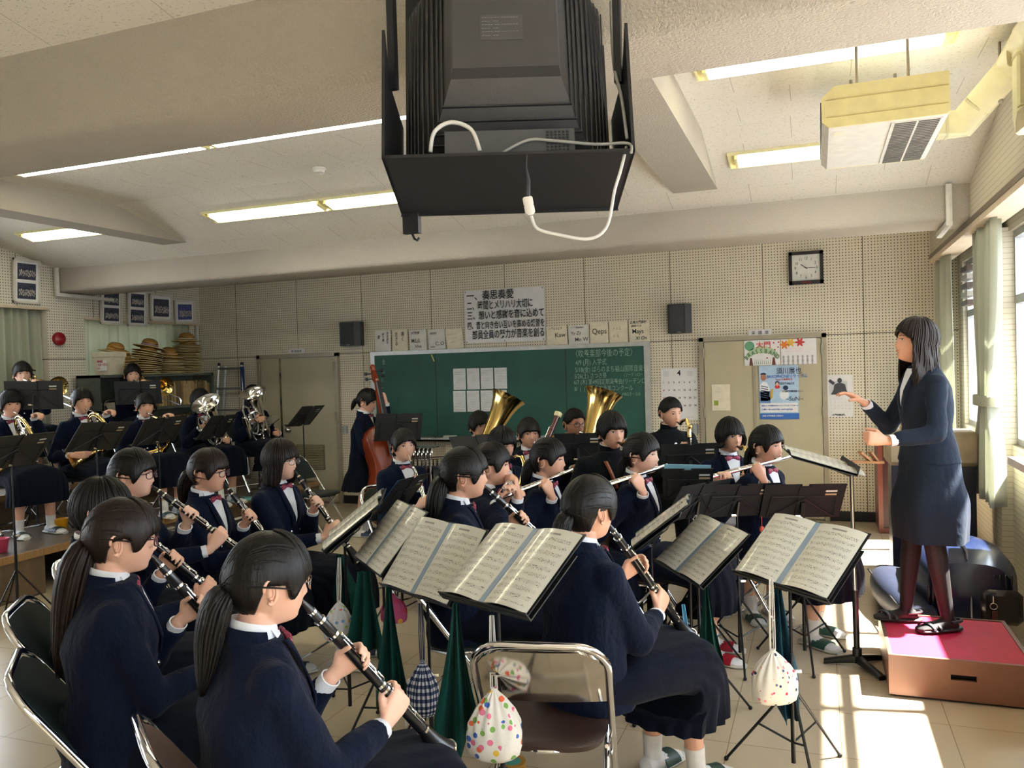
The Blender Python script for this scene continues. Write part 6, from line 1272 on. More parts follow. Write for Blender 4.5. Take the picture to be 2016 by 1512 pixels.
def cable(pts, r, mat, name, label, cat='cable'):
    P_ = [V(*p) for p in pts]; Q = []
    for i in range(len(P_)-1):
        a, b, c, d = P_[max(i-1, 0)], P_[i], P_[i+1], P_[min(i+2, len(P_)-1)]
        for u in np.linspace(0, 1, 7)[:-1]: Q.append(.5*((2*b)+(-a+c)*u+(2*a-5*b+4*c-d)*u*u+(-a+3*b-3*c+d)*u**3))
    Q.append(P_[-1]); m = MB(); m.tube(Q, r, 8); return solo(name, m, mat, label, cat, angle=0)
M_WCAB = simple('white_cable', '#dcdcd8', .4); pp = lambda x, y, d=2.38: atD(x, y, d*QT)
cable([pp(1233, 290, 2.45), pp(1222, 335), pp(1210, 375), pp(1195, 445), pp(1160, 470), pp(1100, 462), pp(1058, 450), pp(1046, 425)], .0042, M_WCAB, 'extension_cable', 'white cable looping below the television cabinet to a plug')
m = MB(); a_, b_ = pp(1038, 388), pp(1045, 424); d_ = unit(b_-a_); X_, Y_ = perp(d_, tuple(n0)); m.rings([m.ell(a_+(b_-a_)*f, X_, Y_, w2, .007, 12, 4) for f, w2 in ((0, .010), (.05, .0125), (.4, .0125), (.45, .011), (.5, .0125), (.85, .0125), (1, .006))]); pg = solo('plug', m, simple('white_plug', '#e4e2da', .4), 'white plug socket hanging in front of the black cabinet', 'plug')
m = MB(); m.tube([pp(1037, 305), pp(1036, 330), pp(1040, 355), pp(1038, 388)], [.002, .002, .006, .008], 8); solo('power_cord', m, M_BLACK, 'thin black cord running down into the white plug', 'cord')
cable([P(-.235, -.0+.05, .04), P(-.22, .03, .095), P(-.17, .03, .125), P(-.11, .03, .10), P(-.085, .03, .03)], .0055, M_WCAB, 'aerial_cable', 'thick white cable arching behind the television')
cable([P(-.02, .03, .02), P(.06, .02, .055), P(.14, .02, .05), P(.26, .02, .035), P(.355, .01, .03), P(.36, -.01, -.01)], .004, simple('grey_cable', '#8d8d8a', .5), 'grey_cable', 'grey cable running along the back edge of the cabinet')
cable([P(.355, .02, .05), P(.35, .05, .2), P(.34, .1, .35), P(.35, .15, .6)], .0045, simple('grey_cable', '#8d8d8a', .5), 'grey_cable', 'grey cable rising inside the right side of the cabinet')
# ================================================================ risers, podium, furniture
def m_wood(name, c1, c2, sc=(2, 30, 2), rough=.45):
    n = N(name, rough, 0, .4); co = n.coord('Object', sc); n.col(n.ramp(n.noise(co, 2.2, 5, .6), [(.3, hexc(c1)), (.75, hexc(c2))])); return n.m
M_RISTOP = m_wood('worn_dark_riser_top', '#4a4036', '#6a5a48', (3, 3, 3), .3); M_RISEDGE = m_wood('wooden_riser_edge', '#8a6a44', '#a8855a'); M_RISFACE = m_wood('riser_plywood', '#5d4d3a', '#75624b', (4, 4, 1))
def riser(x0, x1, y0, y1, h, label, open_=None):
    t = thing('stage_riser', label, 'stage riser', ((x0+x1)/2, (y0+y1)/2, 0)); obj('top_board', slabbox(x0, x1, y0, y1, h-.03, h), M_RISTOP, t, smooth=False)
    m = MB(); slabbox(x1-.004, x1+.018, y0, y1, h-.05, h+.004, m); obj('edge_strip', m, M_RISEDGE, t, smooth=False)
    m = MB(); ys = [y0]+[q for o in (open_ or []) for q in o]+[y1]
    for i in range(0, len(ys), 2): slabbox(x1-.03, x1-.006, ys[i], ys[i+1], 0, h-.03, m)
    slabbox(x0, x1-.03, y1-.03, y1, 0, h-.03, m); slabbox(x0, x1-.03, y0, y0+.03, 0, h-.03, m); obj('front_board', m, M_RISFACE, t, smooth=False)
riser(-6.93, -5.66, 2.9, 8.35, .35, 'low dark wooden riser along the left side with a dark opening in its front', [(4.62, 5.0), (6.0, 6.4)])
riser(XL+.03, -6.95, 2.9, 8.72, .62, 'higher wooden riser at the far left under the trombone players')
# podium
M_PODW = simple('reddish_brown_laminate', '#744e3e', .4, var=.06); M_RED = simple('red_carpet_top', '#c4244a', .55, bump=.3, bscale=500)
x0, x1, y0, y1, h = .292, .915, 4.30, 5.01, .205; t = thing('conductor_podium', 'reddish brown wooden podium box with a red top', 'podium', ((x0+x1)/2, (y0+y1)/2, 0))
hx = (atZ(1888, 1323, .1)[0]); m = MB(); hw, hz, hh = .055, .122, .013
slabbox(x0, hx-hw, y0, y0+.018, .012, h, m); slabbox(hx+hw, x1, y0, y0+.018, .012, h, m); slabbox(hx-hw, hx+hw, y0, y0+.018, .012, hz-hh, m); slabbox(hx-hw, hx+hw, y0, y0+.018, hz+hh, h, m)
slabbox(x0, x1, y1-.018, y1, .012, h, m); slabbox(x0, x0+.018, y0+.018, y1-.018, .012, h, m); slabbox(x1-.018, x1, y0+.018, y1-.018, .012, h, m); obj('box', m, M_PODW, t, smooth=False)
m = MB(); slabbox(x0+.018, x1-.018, y0+.018, y1-.018, h-.012, h-.005, m); obj('red_top', m, M_RED, t, smooth=False, label='red carpet top')
m = MB(); slabbox(x0+.02, x1-.02, y0+.02, y1-.02, 0, .012, m); slabbox(hx-hw, hx+hw, y0+.05, y0+.055, hz-.02, hz+.02, m); obj('plinth', m, M_BLACK, t, smooth=False)
# hat shelf with files
M_SHELF = simple('grey_green_steel_shelf', '#5d645c', .45, .2); sx0, sx1, sy0, sy1, sz = -7.70, -7.38, 6.76, 8.58, 1.695
t = thing('steel_shelf', 'grey green steel shelf packed with old files against the left wall', 'shelf', ((sx0+sx1)/2, (sy0+sy1)/2, .0)); m = MB()
for z in (sz-.03, 1.27, .86, .625): slabbox(sx0, sx1, sy0, sy1, z, z+.03, m)
for y in (sy0, 7.355, sy1-.03): slabbox(sx0, sx1, y, y+.03, .625, sz, m)
slabbox(sx0, sx0+.01, sy0, sy1, .625, sz, m); obj('frame', m, M_SHELF, t, smooth=False)
FM = [simple('file_'+c, c, .8) for c in ('#b59d6e', '#a08758', '#8d7550', '#c2ab7c', '#7d6a4c', '#6f7d8a')]; rs = np.random.RandomState(4); k_ = 0
for z, hh in ((1.30, .30), (.89, .30)):
    y = 7.40
    while y < sy1-.06:
        th = rs.uniform(.012, .030); h_ = hh*rs.uniform(.85, 1.0); m = MB(); m.box((sx1-.15+rs.uniform(-.015, .01), y+th/2, z+h_/2+.003), (.24, th, h_), rot3((1, 0, 0), rs.uniform(-.02, .02))); k_ += 1
        solo('paper_file', m, FM[rs.randint(5) if rs.rand() > .06 else 5], 'worn brown paper file standing in the steel shelf', 'file', 'worn paper files in the steel shelf', smooth=False); y += th+.004
def sbox(y0, y1, z0, z1, mat, label, name='box', cat='box', x0=None): m = MB(); m.box(((sx1-.14) if x0 is None else x0, (y0+y1)/2, (z0+z1)/2), (.22, y1-y0, z1-z0), bev=.006); return solo(name, m, mat, label, cat)
sbox(7.00, 7.22, 1.302, 1.38, M_SHIKI, 'small cream box with round marks on the left part of the shelf'); sbox(6.85, 7.30, .895, 1.10, simple('dark_blue_cloth_bundle', '#23284a', .8), 'dark blue bundle on the shelf below the cream box', 'bundle', 'bundle')
# white box with red lettering and the straw hats on top of the shelf
p0, p1 = atX(180, 737, -7.42), atX(245, 680, -7.42); m = MB(); R = []
for z, g in ((sz, .0), (sz+.01, .004), (sz+.20, .018), (sz+.205, .026), (sz+.25, .028), (sz+.262, .015)): w1, d1 = .085+g, .115+g; R.append([( -7.54-d1, 7.07-w1, z), (-7.54+d1, 7.07-w1, z), (-7.54+d1, 7.07+w1, z), (-7.54-d1, 7.07+w1, z)])
m.rings(R); bxo = solo('storage_box', m, simple('cream_plastic_box', '#d5cfb9', .5), 'cream plastic box with a red printed label on the shelf beside the hats', 'box', smooth=False)
m = MB(); slabbox(-7.60, -7.47, 6.958, 6.966, sz+.05, sz+.17, m); lb = obj('label_sheet', m, M_PAPW, bxo, smooth=False); 
for tx, z, s in (('東京書籍', .145, .026), ('スローガン', .105, .036), ('入り', .07, .024)): lettering('label_text', tx, s, RD, lb, UX, UZ, V(-7.595, 6.955, sz+z), sx=.8, fat=.001)
M_STRAW = N('woven_straw', .75, 0, .2); co_ = M_STRAW.coord('Object'); wv = M_STRAW.n('TexWave', wave_type='RINGS', rings_direction='Z'); wv.inputs['Scale'].default_value = 55; wv.inputs['Distortion'].default_value = 1.5; M_STRAW.l(co_, wv.inputs['Vector'])
M_STRAW.col(M_STRAW.ramp(wv.outputs['Fac'], [(.2, hexc('#7a5828')), (.8, hexc('#b58d4e'))])); M_STRAW.bump(wv.outputs['Fac'], .4, .004); M_STRAW = M_STRAW.m; M_HBAND = [simple('lilac_hat_band', '#a58fae', .7), simple('peach_hat_band', '#d9a98c', .7), simple('cream_hat_band', '#d8c9a4', .7)]; M_BRIM = simple('pale_brim_edge', '#e0d0a0', .8)
def make_hat(top=True):
    root = bpy.data.objects.new('straw_hat', None); COL.objects.link(root); root.empty_display_size = .04; n = 40; t = np.arange(n)*2*math.pi/n; m = MB(); R = []
    for r_, z, w_ in ((.004, .100, 0), (.045, .096, 0), (.075, .078, 0), (.088, .050, 0), (.092, .016, 0), (.098, .006, .2), (.135, .0, .7), (.175, -.008, 1.), (.178, -.011, 1.), (.135, -.004, .7), (.094, .003, .2), (.087, .02, 0), (.07, .072, 0), (.01, .092, 0)):
        R.append(np.stack([r_*np.cos(t)*1.04, r_*np.sin(t), z+w_*.004*np.sin(t*2+1)+w_*.002*np.sin(t*5)], -1))
    m.rings(R); obj('straw_body', m, M_STRAW, root, org=(0, 0, 0)); m = MB(); torus(m, V(0, 0, -.009), V(1, 0, 0), V(0, 1, 0), .181, .0035, 40, R2=.1765); obj('brim_edge', m, M_BRIM, root, org=(0, 0, 0)); return root
hat0 = make_hat(); first_hat = True
def hat_at(x, y, z, rx, ry, label, grp, band=None):
    global first_hat
    o = hat0 if first_hat else copy_tree(hat0); first_hat = False; o.location = (x, y, z); o.rotation_euler = (rx, ry, rs.uniform(0, 6)); o['label'] = label; o['category'] = 'hat'; o['group'] = grp
    o.rotation_mode = 'ZYX'
    if band is not None:
        m = MB(); torus(m, V(0, 0, .02), V(1, 0, 0), V(0, 1, 0), .0945, .0075, 30); me = m.mesh('hat_band', M_HBAND[band]); b = bpy.data.objects.new('hat_band', me); COL.objects.link(b); b.parent = o
for (py_, n_, dz, lean, band, nm_, topz) in ((7.28, 9, .020, .06, None, 'short stack of straw hats partly behind the cream box', 0), (7.58, 13, .024, -.20, 0, 'leaning stack of straw hats with a lilac band on top', 0), (8.00, 10, .022, .02, 1, 'straight hat stack with a peach band, left of the corner', 0), (8.32, 19, .0205, .0, 2, 'tall stack of straw hats in the corner', 0)):
    for k in range(n_):
        last = k == n_-1; f = k/max(1, n_-1); hat_at(-7.55+rs.uniform(-.008, .008), py_-lean*.5*f+rs.uniform(-.008, .008), sz+.014+dz*k*(1 if not last else 1.1), lean*f*1.1+rs.uniform(-.014, .014), rs.uniform(-.018, .018)+.12*f*(lean != 0), ('top of the ' if last else 'one of the ')+nm_, nm_, band if last else None)
hat_at(-7.58, 7.20, sz+.262+.016, -.1, .1, 'single straw hat resting on the edge of the cream box', 'straw hats on the shelf', None)
# ladder behind the euphonium players
t = thing('step_ladder', 'folded grey aluminium step ladder leaning on the back wall at left', 'ladder', (-7.0, 8.5, .35)); 
for s, yy in ((-1, 8.45), (1, 8.45)): pass
la, lb2 = W_(434, 735, .12), W_(479, 735, .12); 
for i, (xx, dy) in enumerate(((la[0], 0), (lb2[0], 0), (la[0]+.05, .07), (lb2[0]-.05, .07))): m = MB(); sp = -.10 if i % 2 == 0 else .10; m.tube([(xx, D-.14+dy, 1.78), (xx+sp, D-.22+dy*1.2, .36 if dy == 0 else .36)], .020, 4, flat=.5); obj('rail', m, M_ALU, t, smooth=False)
for z in (1.74, 1.48, 1.2, .92, .64): m = MB(); f = (1.78-z)/1.42*.10; m.box(((la[0]+lb2[0])/2, D-.14-(1.78-z)*.056, z), (lb2[0]-la[0]+2*f, .04, .025)); obj('rung', m, M_ALU, t, smooth=False)
for xx in (la[0], lb2[0]): m = MB(); m.sph((xx, D-.14, 1.80), .022, 10, 6); obj('rail_cap', m, M_BLACK, t)
m = MB(); slabbox(lb2[0]-.012, lb2[0]+.05, D-.166, D-.160, 1.45, 1.76, m); obj('blue_sticker', m, simple('blue_sticker', '#27456f'), t, smooth=False)
# dark cabinet and covered piano in the right corner, gig bags
t = thing('wooden_cabinet', 'dark red brown wooden cabinet in the corner behind the conductor', 'cabinet', (.70, 8.5, 0)); M_CAB = simple('dark_red_brown_wood', '#3d1a17', .4); m = MB(); cx0 = atZ(1725, 1033, 0)[0]; slabbox(cx0, cx0+.60, 8.28, 8.78, 0, .05, m); slabbox(cx0, cx0+.04, 8.28, 8.78, .05, .92, m); slabbox(cx0+.56, cx0+.60, 8.28, 8.78, .05, .92, m); slabbox(cx0, cx0+.60, 8.28, 8.78, .88, .92, m); obj('carcass', m, simple('reddish_wood_frame', '#6b3326', .4), t, smooth=False)
m = MB(); slabbox(cx0+.04, cx0+.56, 8.30, 8.33, .05, .88, m); obj('front_panel', m, M_CAB, t, smooth=False)
m = MB(); m.box((cx0+.22, 8.5, .955), (.34, .25, .07), bev=.02); bk = solo('plastic_basket', m, simple('clear_plastic_basket', '#c8cbbd', .3), 'pale plastic basket of papers on the corner cabinet behind the conductor', 'basket'); m = MB()
for i in range(6): m.box((cx0+.09+.05*i, 8.50, 1.0), (.03, .18, .05), rot3((0, 1, 0), .3))
obj('green_white_papers', m, m_print('green_white_check', '#e0e2d6', ['#3f8a62', '#2f5f8a', '#e0e2d6'], 60, .4), bk, smooth=False)
m = MB(); slabbox(.50, 1.06, 6.70, 7.02, 0, .84, m); o = solo('upright_piano', m, simple('dark_navy_piano_back', '#0f1526', .35), 'dark upright piano back under a tan cover behind the conductor', 'piano', smooth=False)
m = MB(); m.box((.78, 6.86, .955), (.62, .38, .25), bev=.03); cv = solo('piano_cover', m, simple('tan_canvas_cover', '#a8977c', .85, bump=.4), 'tan canvas cover over the top of the piano behind the conductor', 'cover')
m = MB(); m.sph((.66, 6.82, 1.105), (.09, .08, .05), 14, 8); m.rings([m.ell((.77, 6.82, 1.085+.01*k), UX, UY, .12-.01*k, .10, 14) for k in range(3)]); solo('beige_cushion', m, simple('beige_cloth', '#c9b79b', .85), 'beige bundled cloth on top of the piano cover', 'cloth')
M_GIG = simple('glossy_dark_blue_vinyl', '#16203a', .22, bump=.35, bscale=14); M_GIGD = simple('black_ribbed_vinyl', '#101114', .25, bump=.4, bscale=60)
t = thing('gig_bag', 'large glossy black and blue tuba bag on the floor by the right wall', 'instrument bag', (.98, 5.75, 0)); m = MB(); R = []
for y, a_, h_, zz in ((5.28, .10, .10, .22), (5.34, .24, .20, .23), (5.5, .30, .235, .245), (5.8, .30, .24, .25), (6.05, .28, .22, .24), (6.2, .16, .12, .2)): R.append(m.ell((.80, y, zz), UX, UZ, a_*.92, h_, 28, 3.2))
m.rings(R); obj('padded_body', m, M_GIG, t); m = MB()
for k in range(16): m.box((.59+.028*k, 5.325-.000*k, .27), (.012, .02, .22), bev=.004)
obj('ribbed_panel', m, M_GIGD, t); m = MB(); m.box((.95, 5.29, .20), (.22, .07, .20), bev=.03); pk = obj('pocket', m, M_GIGD, t)
m = MB(); m.tube([(.80, y, .25+z) for y, z in ((5.26, -.2), (5.30, .06), (5.42, .235), (5.7, .255), (6.0, .24))], .012, 8, flat=.4); obj('zip_strip', m, M_GREYP, t); m = MB(); torus(m, V(.905, 5.245, .215), UX, UZ, .018, .003, 16); m.cyl((.905, 5.245, .235), (.905, 5.25, .27), .003); obj('ring', m, M_CHROME, t); m = MB(); m.box((.91, 5.24, .165), (.028, .008, .05), bev=.003); obj('leather_tag', m, simple('dark_red_leather', '#4a1a18', .5), t)
t = thing('gig_bag', 'long dark blue instrument bag lying between the podium and the piano', 'instrument bag', (.50, 5.7, 0)); m = MB(); R = []
for f in np.linspace(0, 1, 10): q = V(.42+.12*f, 6.3-1.05*f, .12); s = math.sin(math.pi*min(max(f, .05), .95))**.4; R.append(m.ell(q, UX, UZ, .17*s, .115*s, 20, 2.6))
m.rings(R); obj('padded_body', m, simple('navy_nylon', '#161d2f', .5, bump=.3), t); m = MB(); m.tube([(.30+.12*f, 6.15-.9*f, .17+.0*f) for f in np.linspace(0, 1, 8)], .007, 6); obj('piping', m, M_BLACK, t)
m = MB(); slabbox(.56, .64, 5.62, 5.68, .236, .242, m); obj('white_label', m, M_PAPW, t, smooth=False)
# striped vent unit in the far right window
m = MB(); p = atX(1905, 545, XW-.02); 
for k in range(5): slabbox(XW-.05, XW+.02, p[1]-.16, p[1]+.16, 2.42-.075*k-.045, 2.42-.075*k, m, k % 2)
solo('window_ventilator', m, [simple('dark_brown_slats', '#4d4038'), simple('pale_grey_slats', '#a8a49c')], 'striped ventilator box mounted in the upper far right window', 'ventilator', smooth=False)
# ================================================================ the players and the conductor
G = 'girl'
person('P27', 'girl in navy blazer playing a trombone, upper row at far left', 43, 710, 8.35, floor=.62, hairk='pony', tail=(.14, 0, .03), inst='trombone', face=-12, headyaw=-18, skin=2)
person('P28', 'girl in navy blazer playing a trombone in front of the shelf of files', 260, 714, 9.2, floor=.62, hairk='bangup', tail=(.12, 0, .03), inst='trombone', face=-15, headyaw=-22, skin=2)
person('P26', 'girl playing a french horn at the left edge of the picture on the riser', 20, 766, 7.05, floor=.35, hairk='bobshort', inst='horn', face=-14, headyaw=-10, legs={-1: ((-.11, .42, .47), (-.13, .40, .085)), 1: ((.11, .42, .47), (.12, .38, .085))}, slipper='#1f2d2a')
person('P25', 'girl with swept bangs and ponytail playing a french horn, second horn from left', 160, 762, 7.35, floor=.35, hairk='bangup', tail=(.22, 0, .035), inst='horn', face=-10, headyaw=-14, smile=.8)
person('P24', 'girl playing a french horn below the right trombone player, third horn from left', 285, 772, 7.9, floor=.35, hairk='pony', tail=(.15, 0, .03), inst='horn', face=-16, headyaw=-18)
person('P23', 'player whose face is hidden behind a tilted silver euphonium bell', 393, 764, 8.5, floor=.35, hairk='bob', inst='euphonium', face=-15)
person('P22', 'player behind a silver euphonium beside the grey door, on the riser', 497, 757, 9.1, floor=.35, hairk='bob', inst='euphonium', face=-20)
person('P21', 'girl standing and playing the contrabass beside the chalkboard', 722, 763, 8.2, face=12, headyaw=-6, headpitch=-14, hairk='bangup', tail=(.10, 0, .025), inst=None, stand=.80, skin=2, sx=.95,
       hands={-1: (atD(760, 792, 8.10), unit(V(-.3, .1, .9)), unit(CR*-1+CF*.2), (.9, .9, .6)), 1: (atD(758, 906, 7.95), unit(CR), unit(-V(0, 0, 1)+CF*.2), (.6, .8, .5))}, slipper='#2a3a55')
person('P20', 'girl with maroon ribbon playing an oboe in front of the contrabass', 793, 842, 5.9, hairk='bangup', tail=(.12, 0, .03), inst='oboe', face=-30, headyaw=-12, headpitch=4, ia=58, skin=2)
person('P18', 'girl playing the left tuba below the sheets on the chalkboard', 943, 808, 7.0, hairk='bobshort', inst='tuba', face=-48, headyaw=6)
person('P17', 'girl with straight bangs playing the bassoon', 1040, 820, 6.4, hairk='bangup' if 0 else 'pony', tail=(.14, 0, .03), inst='bassoon', face=-62, headyaw=6)
person('P16', 'boy with black glasses playing the right tuba', 1130, 802, 6.6, kind='boy', hairk='boyshort', inst='tuba', face=-48, headyaw=4, glasses='black', skin=1)
person('P15', 'boy in black uniform with cropped hair playing bass clarinet before the month calendar', 1319, 780, 6.5, kind='boy', hairk='boyshort', inst='bassclar', face=-55, headyaw=8, headpitch=-4, seat=.46)
person('P14', 'boy in black uniform with long bangs and brown neck strap playing a saxophone', 1203, 808, 5.2, kind='boy', hairk='bobshort', inst='alto', face=-50, headyaw=0, smile=.2, skin=0)
person('P13', 'girl with short bobbed hair playing an alto saxophone before the right door', 1436, 820, 5.6, hairk='bobcap', inst='alto', face=-58, headyaw=4)
person('P19', 'girl with eyes closed playing a gold tenor saxophone, between the tubas and flutes', 987, 838, 5.7, hairk='bobshort', inst='tenor', face=-32, headyaw=0, headpitch=-6)
person('P12', 'smiling girl playing the rightmost flute in front of the right door', 1508, 835, 5.0, hairk='pony', tail=(.22, .02, .03), inst='flute', face=-30, headyaw=0, ia=22, skin=2, smile=1., headpitch=3, legs={-1: ((-.11, .40, .47), (-.10, .30, .085)), 1: ((.10, .42, .47), (.11, .40, .085))}, slipper='#2c5a50')
person('P11', 'smiling girl with a maroon ribbon playing the middle flute', 1262, 850, 4.75, hairk='pony', tail=(.22, .02, .03), inst='flute', face=-10, headyaw=-4, ia=28, skin=2, smile=1., headpitch=3, slipper='#a3152c')
person('P9', 'girl with long ponytail playing the leftmost flute', 1078, 860, 4.85, hairk='pony', tail=(.24, .0, .045), inst='flute', face=4, headyaw=-6, ia=30, smile=.6)
person('P8', 'girl playing a piccolo between the centre clarinet and the leftmost flute', 965, 868, 4.5, hairk='pony', tail=(.15, 0, .03), inst='piccolo', face=16, headyaw=0)
person('P6', 'girl with bobbed hair and thin glasses playing a clarinet near the grey door', 550, 862, 4.75, hairk='bob', hcol='brown', inst='clarinet', face=2, headyaw=0, glasses='wire', ia=52, skin=2, legs={-1: ((-.1, .44, .47), (-.12, .46, .085)), 1: ((.1, .44, .47), (.08, .48, .085))}, slipper='#3a3f4a')
person('P5', 'girl with ponytail and dark red glasses playing a clarinet, second row', 408, 880, 4.45, hairk='pony', hcol='brown', tail=(.20, -.05, .045), inst='clarinet', face=12, headyaw=0, glasses='red', ia=52, headpitch=-4)
person('P3', 'girl with red glasses and open mouth cheek playing a raised clarinet, behind the front clarinets', 258, 880, 3.95, hairk='pony', tail=(.14, 0, .04), inst='clarinet', face=20, headyaw=0, glasses='red', ia=38, headpitch=0, skin=2)
person('P4', 'dark haired player mostly hidden behind the long ponytail girl', 196, 938, 3.2, hairk='bobshort', inst='clarinet', face=38, ia=45)
person('P7', 'girl with a high black ponytail playing a clarinet in the centre', 912, 877, 3.75, hairk='pony', tail=(.42, 0, .055), inst='clarinet', face=26, ia=45, skin=0, near=True)
person('P2', 'girl with a long ponytail and red glasses playing a clarinet at front left', 236, 977, 2.6, sx=1.14, hairk='pony', hcol='brown', tail=(.40, 0, .052), inst='clarinet', face=46, glasses='red', ia=55, near=True, headpitch=-6, skin=2)
person('P10', 'girl seen from behind with a low ponytail playing a clarinet, front centre', 1158, 932, 3.0, hairk='pony', tail=(.17, 0, .032), inst='clarinet', face=54, headyaw=2, ia=52, near=True, skin=0, headpitch=-3)
person('P1', 'girl with a low ponytail and metal glasses playing a clarinet, nearest the camera', 523, 1043, 2.1, sx=1.08, hairk='pony', tail=(.24, 0, .040), inst='clarinet', face=52, headyaw=0, glasses='wire', ia=52, near=True, skin=2, headpitch=-5, iy=0)
cond = person('P29', 'woman in a dark suit conducting on the red topped podium', 1803, 623, 4.32, kind='woman', face=196, headpitch=9, floor=.205, stand=.90, hairk='long', hcol='brown', inst=None, smile=.9, near=True, skin=1, sx=.98,
       hands={1: (atD(1701, 792, 4.45), unit(-CR*.8+V(0, 0, .45)), unit(V(0, 0, -1)-CR*.4), (.25, .35, .3)), -1: (atD(1748, 868, 4.12), unit(-CR*.95+V(0, 0, .15)), unit(CF+V(0, 0, -.2)), (.9, .9, .6))}, legs={1: ((.09, .06, .47), (.085, .10, .085)), -1: ((-.09, .02, .47), (-.085, -.04, .085))})
make_trombone(PEOPLE['P27'], 'gold belled trombone raised over the black stand at far left'); make_trombone(PEOPLE['P28'], 'gold belled trombone raised before the shelf of files')
make_horn(PEOPLE['P26'], 'brass french horn at the left edge of the picture'); make_horn(PEOPLE['P25'], 'brass french horn held by the girl with swept bangs'); make_horn(PEOPLE['P24'], 'brass french horn below the right trombone')
make_bigbrass(PEOPLE['P23'], 'silver euphonium with its bell tilted towards the camera', 'euphonium', M_SILV, .95, atD(405, 793, 8.15), -CF*.62+CU*.76-CR*.18); make_bigbrass(PEOPLE['P22'], 'upright silver euphonium beside the left double door', 'euphonium', M_SILV, .95, atD(497, 773, 8.75), -CF*.48+CU*.86-CR*.14)
make_oboe(PEOPLE['P20'], 'black oboe with silver keys played in front of the contrabass')
PT = dict(PEOPLE['P18']); make_bigbrass(PT, 'gold tuba on the left, rising before the chalkboard', 'tuba', M_BRASS, 1.1, atD(1001, 781, 6.75), CR*.43+CU*.90+CF*.18); make_bigbrass(PEOPLE['P16'], 'gold tuba on the right, rising before the chalk writing', 'tuba', M_BRASS, 1.1, atD(1188, 772, 6.3), CR*.29+CU*.95+CF*.18)
pb = PEOPLE['P17']; e0, e1 = atD(1062, 905, 6.15), atD(1099, 815, 6.3); pb['axis'] = unit(e1-e0); pb['bc'] = e1-pb['axis']*.60; make_bassoon(pb, 'dark red bassoon with an ivory ring pointing up')
make_bassclarinet(PEOPLE['P15'], 'black bass clarinet with a brass neck before the month calendar')
make_sax(PEOPLE['P14'], 'alto saxophone held by the boy with the brown neck strap'); make_sax(PEOPLE['P13'], 'alto saxophone played by the girl with short bobbed hair'); make_sax(PEOPLE['P19'], 'gold tenor saxophone between the tuba and the flutes', True)
make_flute(PEOPLE['P12'], 'long silver flute at right, nearest the conductor'); make_flute(PEOPLE['P11'], 'silver flute in the middle, above the front ponytail girl'); make_flute(PEOPLE['P9'], 'silver flute leftmost of the three'); make_flute(PEOPLE['P8'], 'small black piccolo held high by both hands', 'piccolo', .32)
for k, lb in (('P6', 'black clarinet of the bobbed hair girl with thin glasses'), ('P5', 'black clarinet of the ponytail girl with dark red glasses, second row'), ('P3', 'raised black clarinet of the girl behind the front clarinets'), ('P4', 'clarinet of the hidden player behind the long ponytail girl'), ('P7', 'black clarinet of the centre girl with the high ponytail'), ('P2', 'black clarinet of the long ponytail girl at front left'), ('P10', 'black clarinet of the girl seen from behind at front centre'), ('P1', 'large black clarinet nearest the camera')): make_clarinet(PEOPLE[k], lb)
# neck strap of the saxophone boy
P_ = PEOPLE['P14']; fr = P_['front']; m = MB()
for s in (-1, 1):
    rows = [fr(np.array([s*(.075-.05*f)-.012, s*(.075-.05*f)+.012]), np.full(2, P_['shz']+.01-.17*f), .012) for f in np.linspace(0, 1, 9)]; m.rings([np.concatenate([r, r[::-1]-P_['f']*.004]) for r in rows])
solo('neck_strap', m, simple('tan_leather_strap', '#8a4a22', .5), 'tan leather saxophone neck strap on the boy in black uniform', 'strap', angle=0)
# contrabass and bow
E0, E1 = atD(790, 1046, 7.85), atD(729, 716, 8.15); E0[2] = 0.; A = unit(E1-E0); L = np.linalg.norm(E1-E0); Nn = unit(CR*.55-CF*.83-A*((CR*.55-CF*.83)@A)); X = np.cross(A, Nn); t = thing('contrabass', 'reddish brown contrabass standing beside the chalkboard', 'contrabass', E0); c = lambda s, x=0, n=0: E0+A*L*s+X*x+Nn*n
prof = [(.09, .10), (.10, .20), (.14, .29), (.20, .335), (.27, .325), (.33, .27), (.38, .225), (.43, .215), (.48, .235), (.53, .26), (.58, .255), (.62, .20), (.645, .11), (.65, .05)]; m = MB(); lf = [c(s, -w_*.8) for s, w_ in prof]; rg = [c(s, w_*.8) for s, w_ in prof]; out_ = lf+rg[::-1]; n_ = len(out_); cen = c(.38)
lay = [(-.10, .96), (-.085, 1.), (.085, 1.), (.10, .96), (.115, .7), (.12, .2)]; m.rings([[cen+(p-cen)*k+Nn*d for p in out_] for d, k in [(-.12, .2), (-.115, .7)]+lay]); obj('body', m, M_VARN, t, angle=50)
m = MB(); m.rings([[c(s, -w_, n0_), c(s, w_, n0_), c(s, w_*.8, n1_), c(s, -w_*.8, n1_)] for s, w_, n0_, n1_ in ((.62, .028, .05, .12), (.66, .024, .04, .13), (.88, .019, .055, .10), (.90, .026, .03, .085), (.955, .020, .02, .06))]); obj('neck', m, M_VARN, t, smooth=False)
m = MB(); m.rings([[c(s, -w_, .13), c(s, w_, .13), c(s, w_*.8, .145), c(s, -w_*.8, .145)] if 0 else [c(s, -w_, n_), c(s, w_, n_), c(s, w_*.7, n_+.016), c(s, -w_*.7, n_+.016)] for s, w_, n_ in ((.46, .038, .165), (.88, .022, .10))]); obj('fingerboard', m, M_FBD, t, smooth=False)
m = MB()
for a_ in np.linspace(0, 2.6*math.pi, 24): pass
m.tube([c(.965+.018*math.sin(a_)*(1-a_/12), 0, .03+.032*math.cos(a_)*(1-a_/12)) for a_ in np.linspace(-1.2, 2.4*math.pi, 30)], [.020*(1-.4*i/30) for i in range(30)], 10, hint=tuple(X)); obj('scroll', m, M_VARN, t)
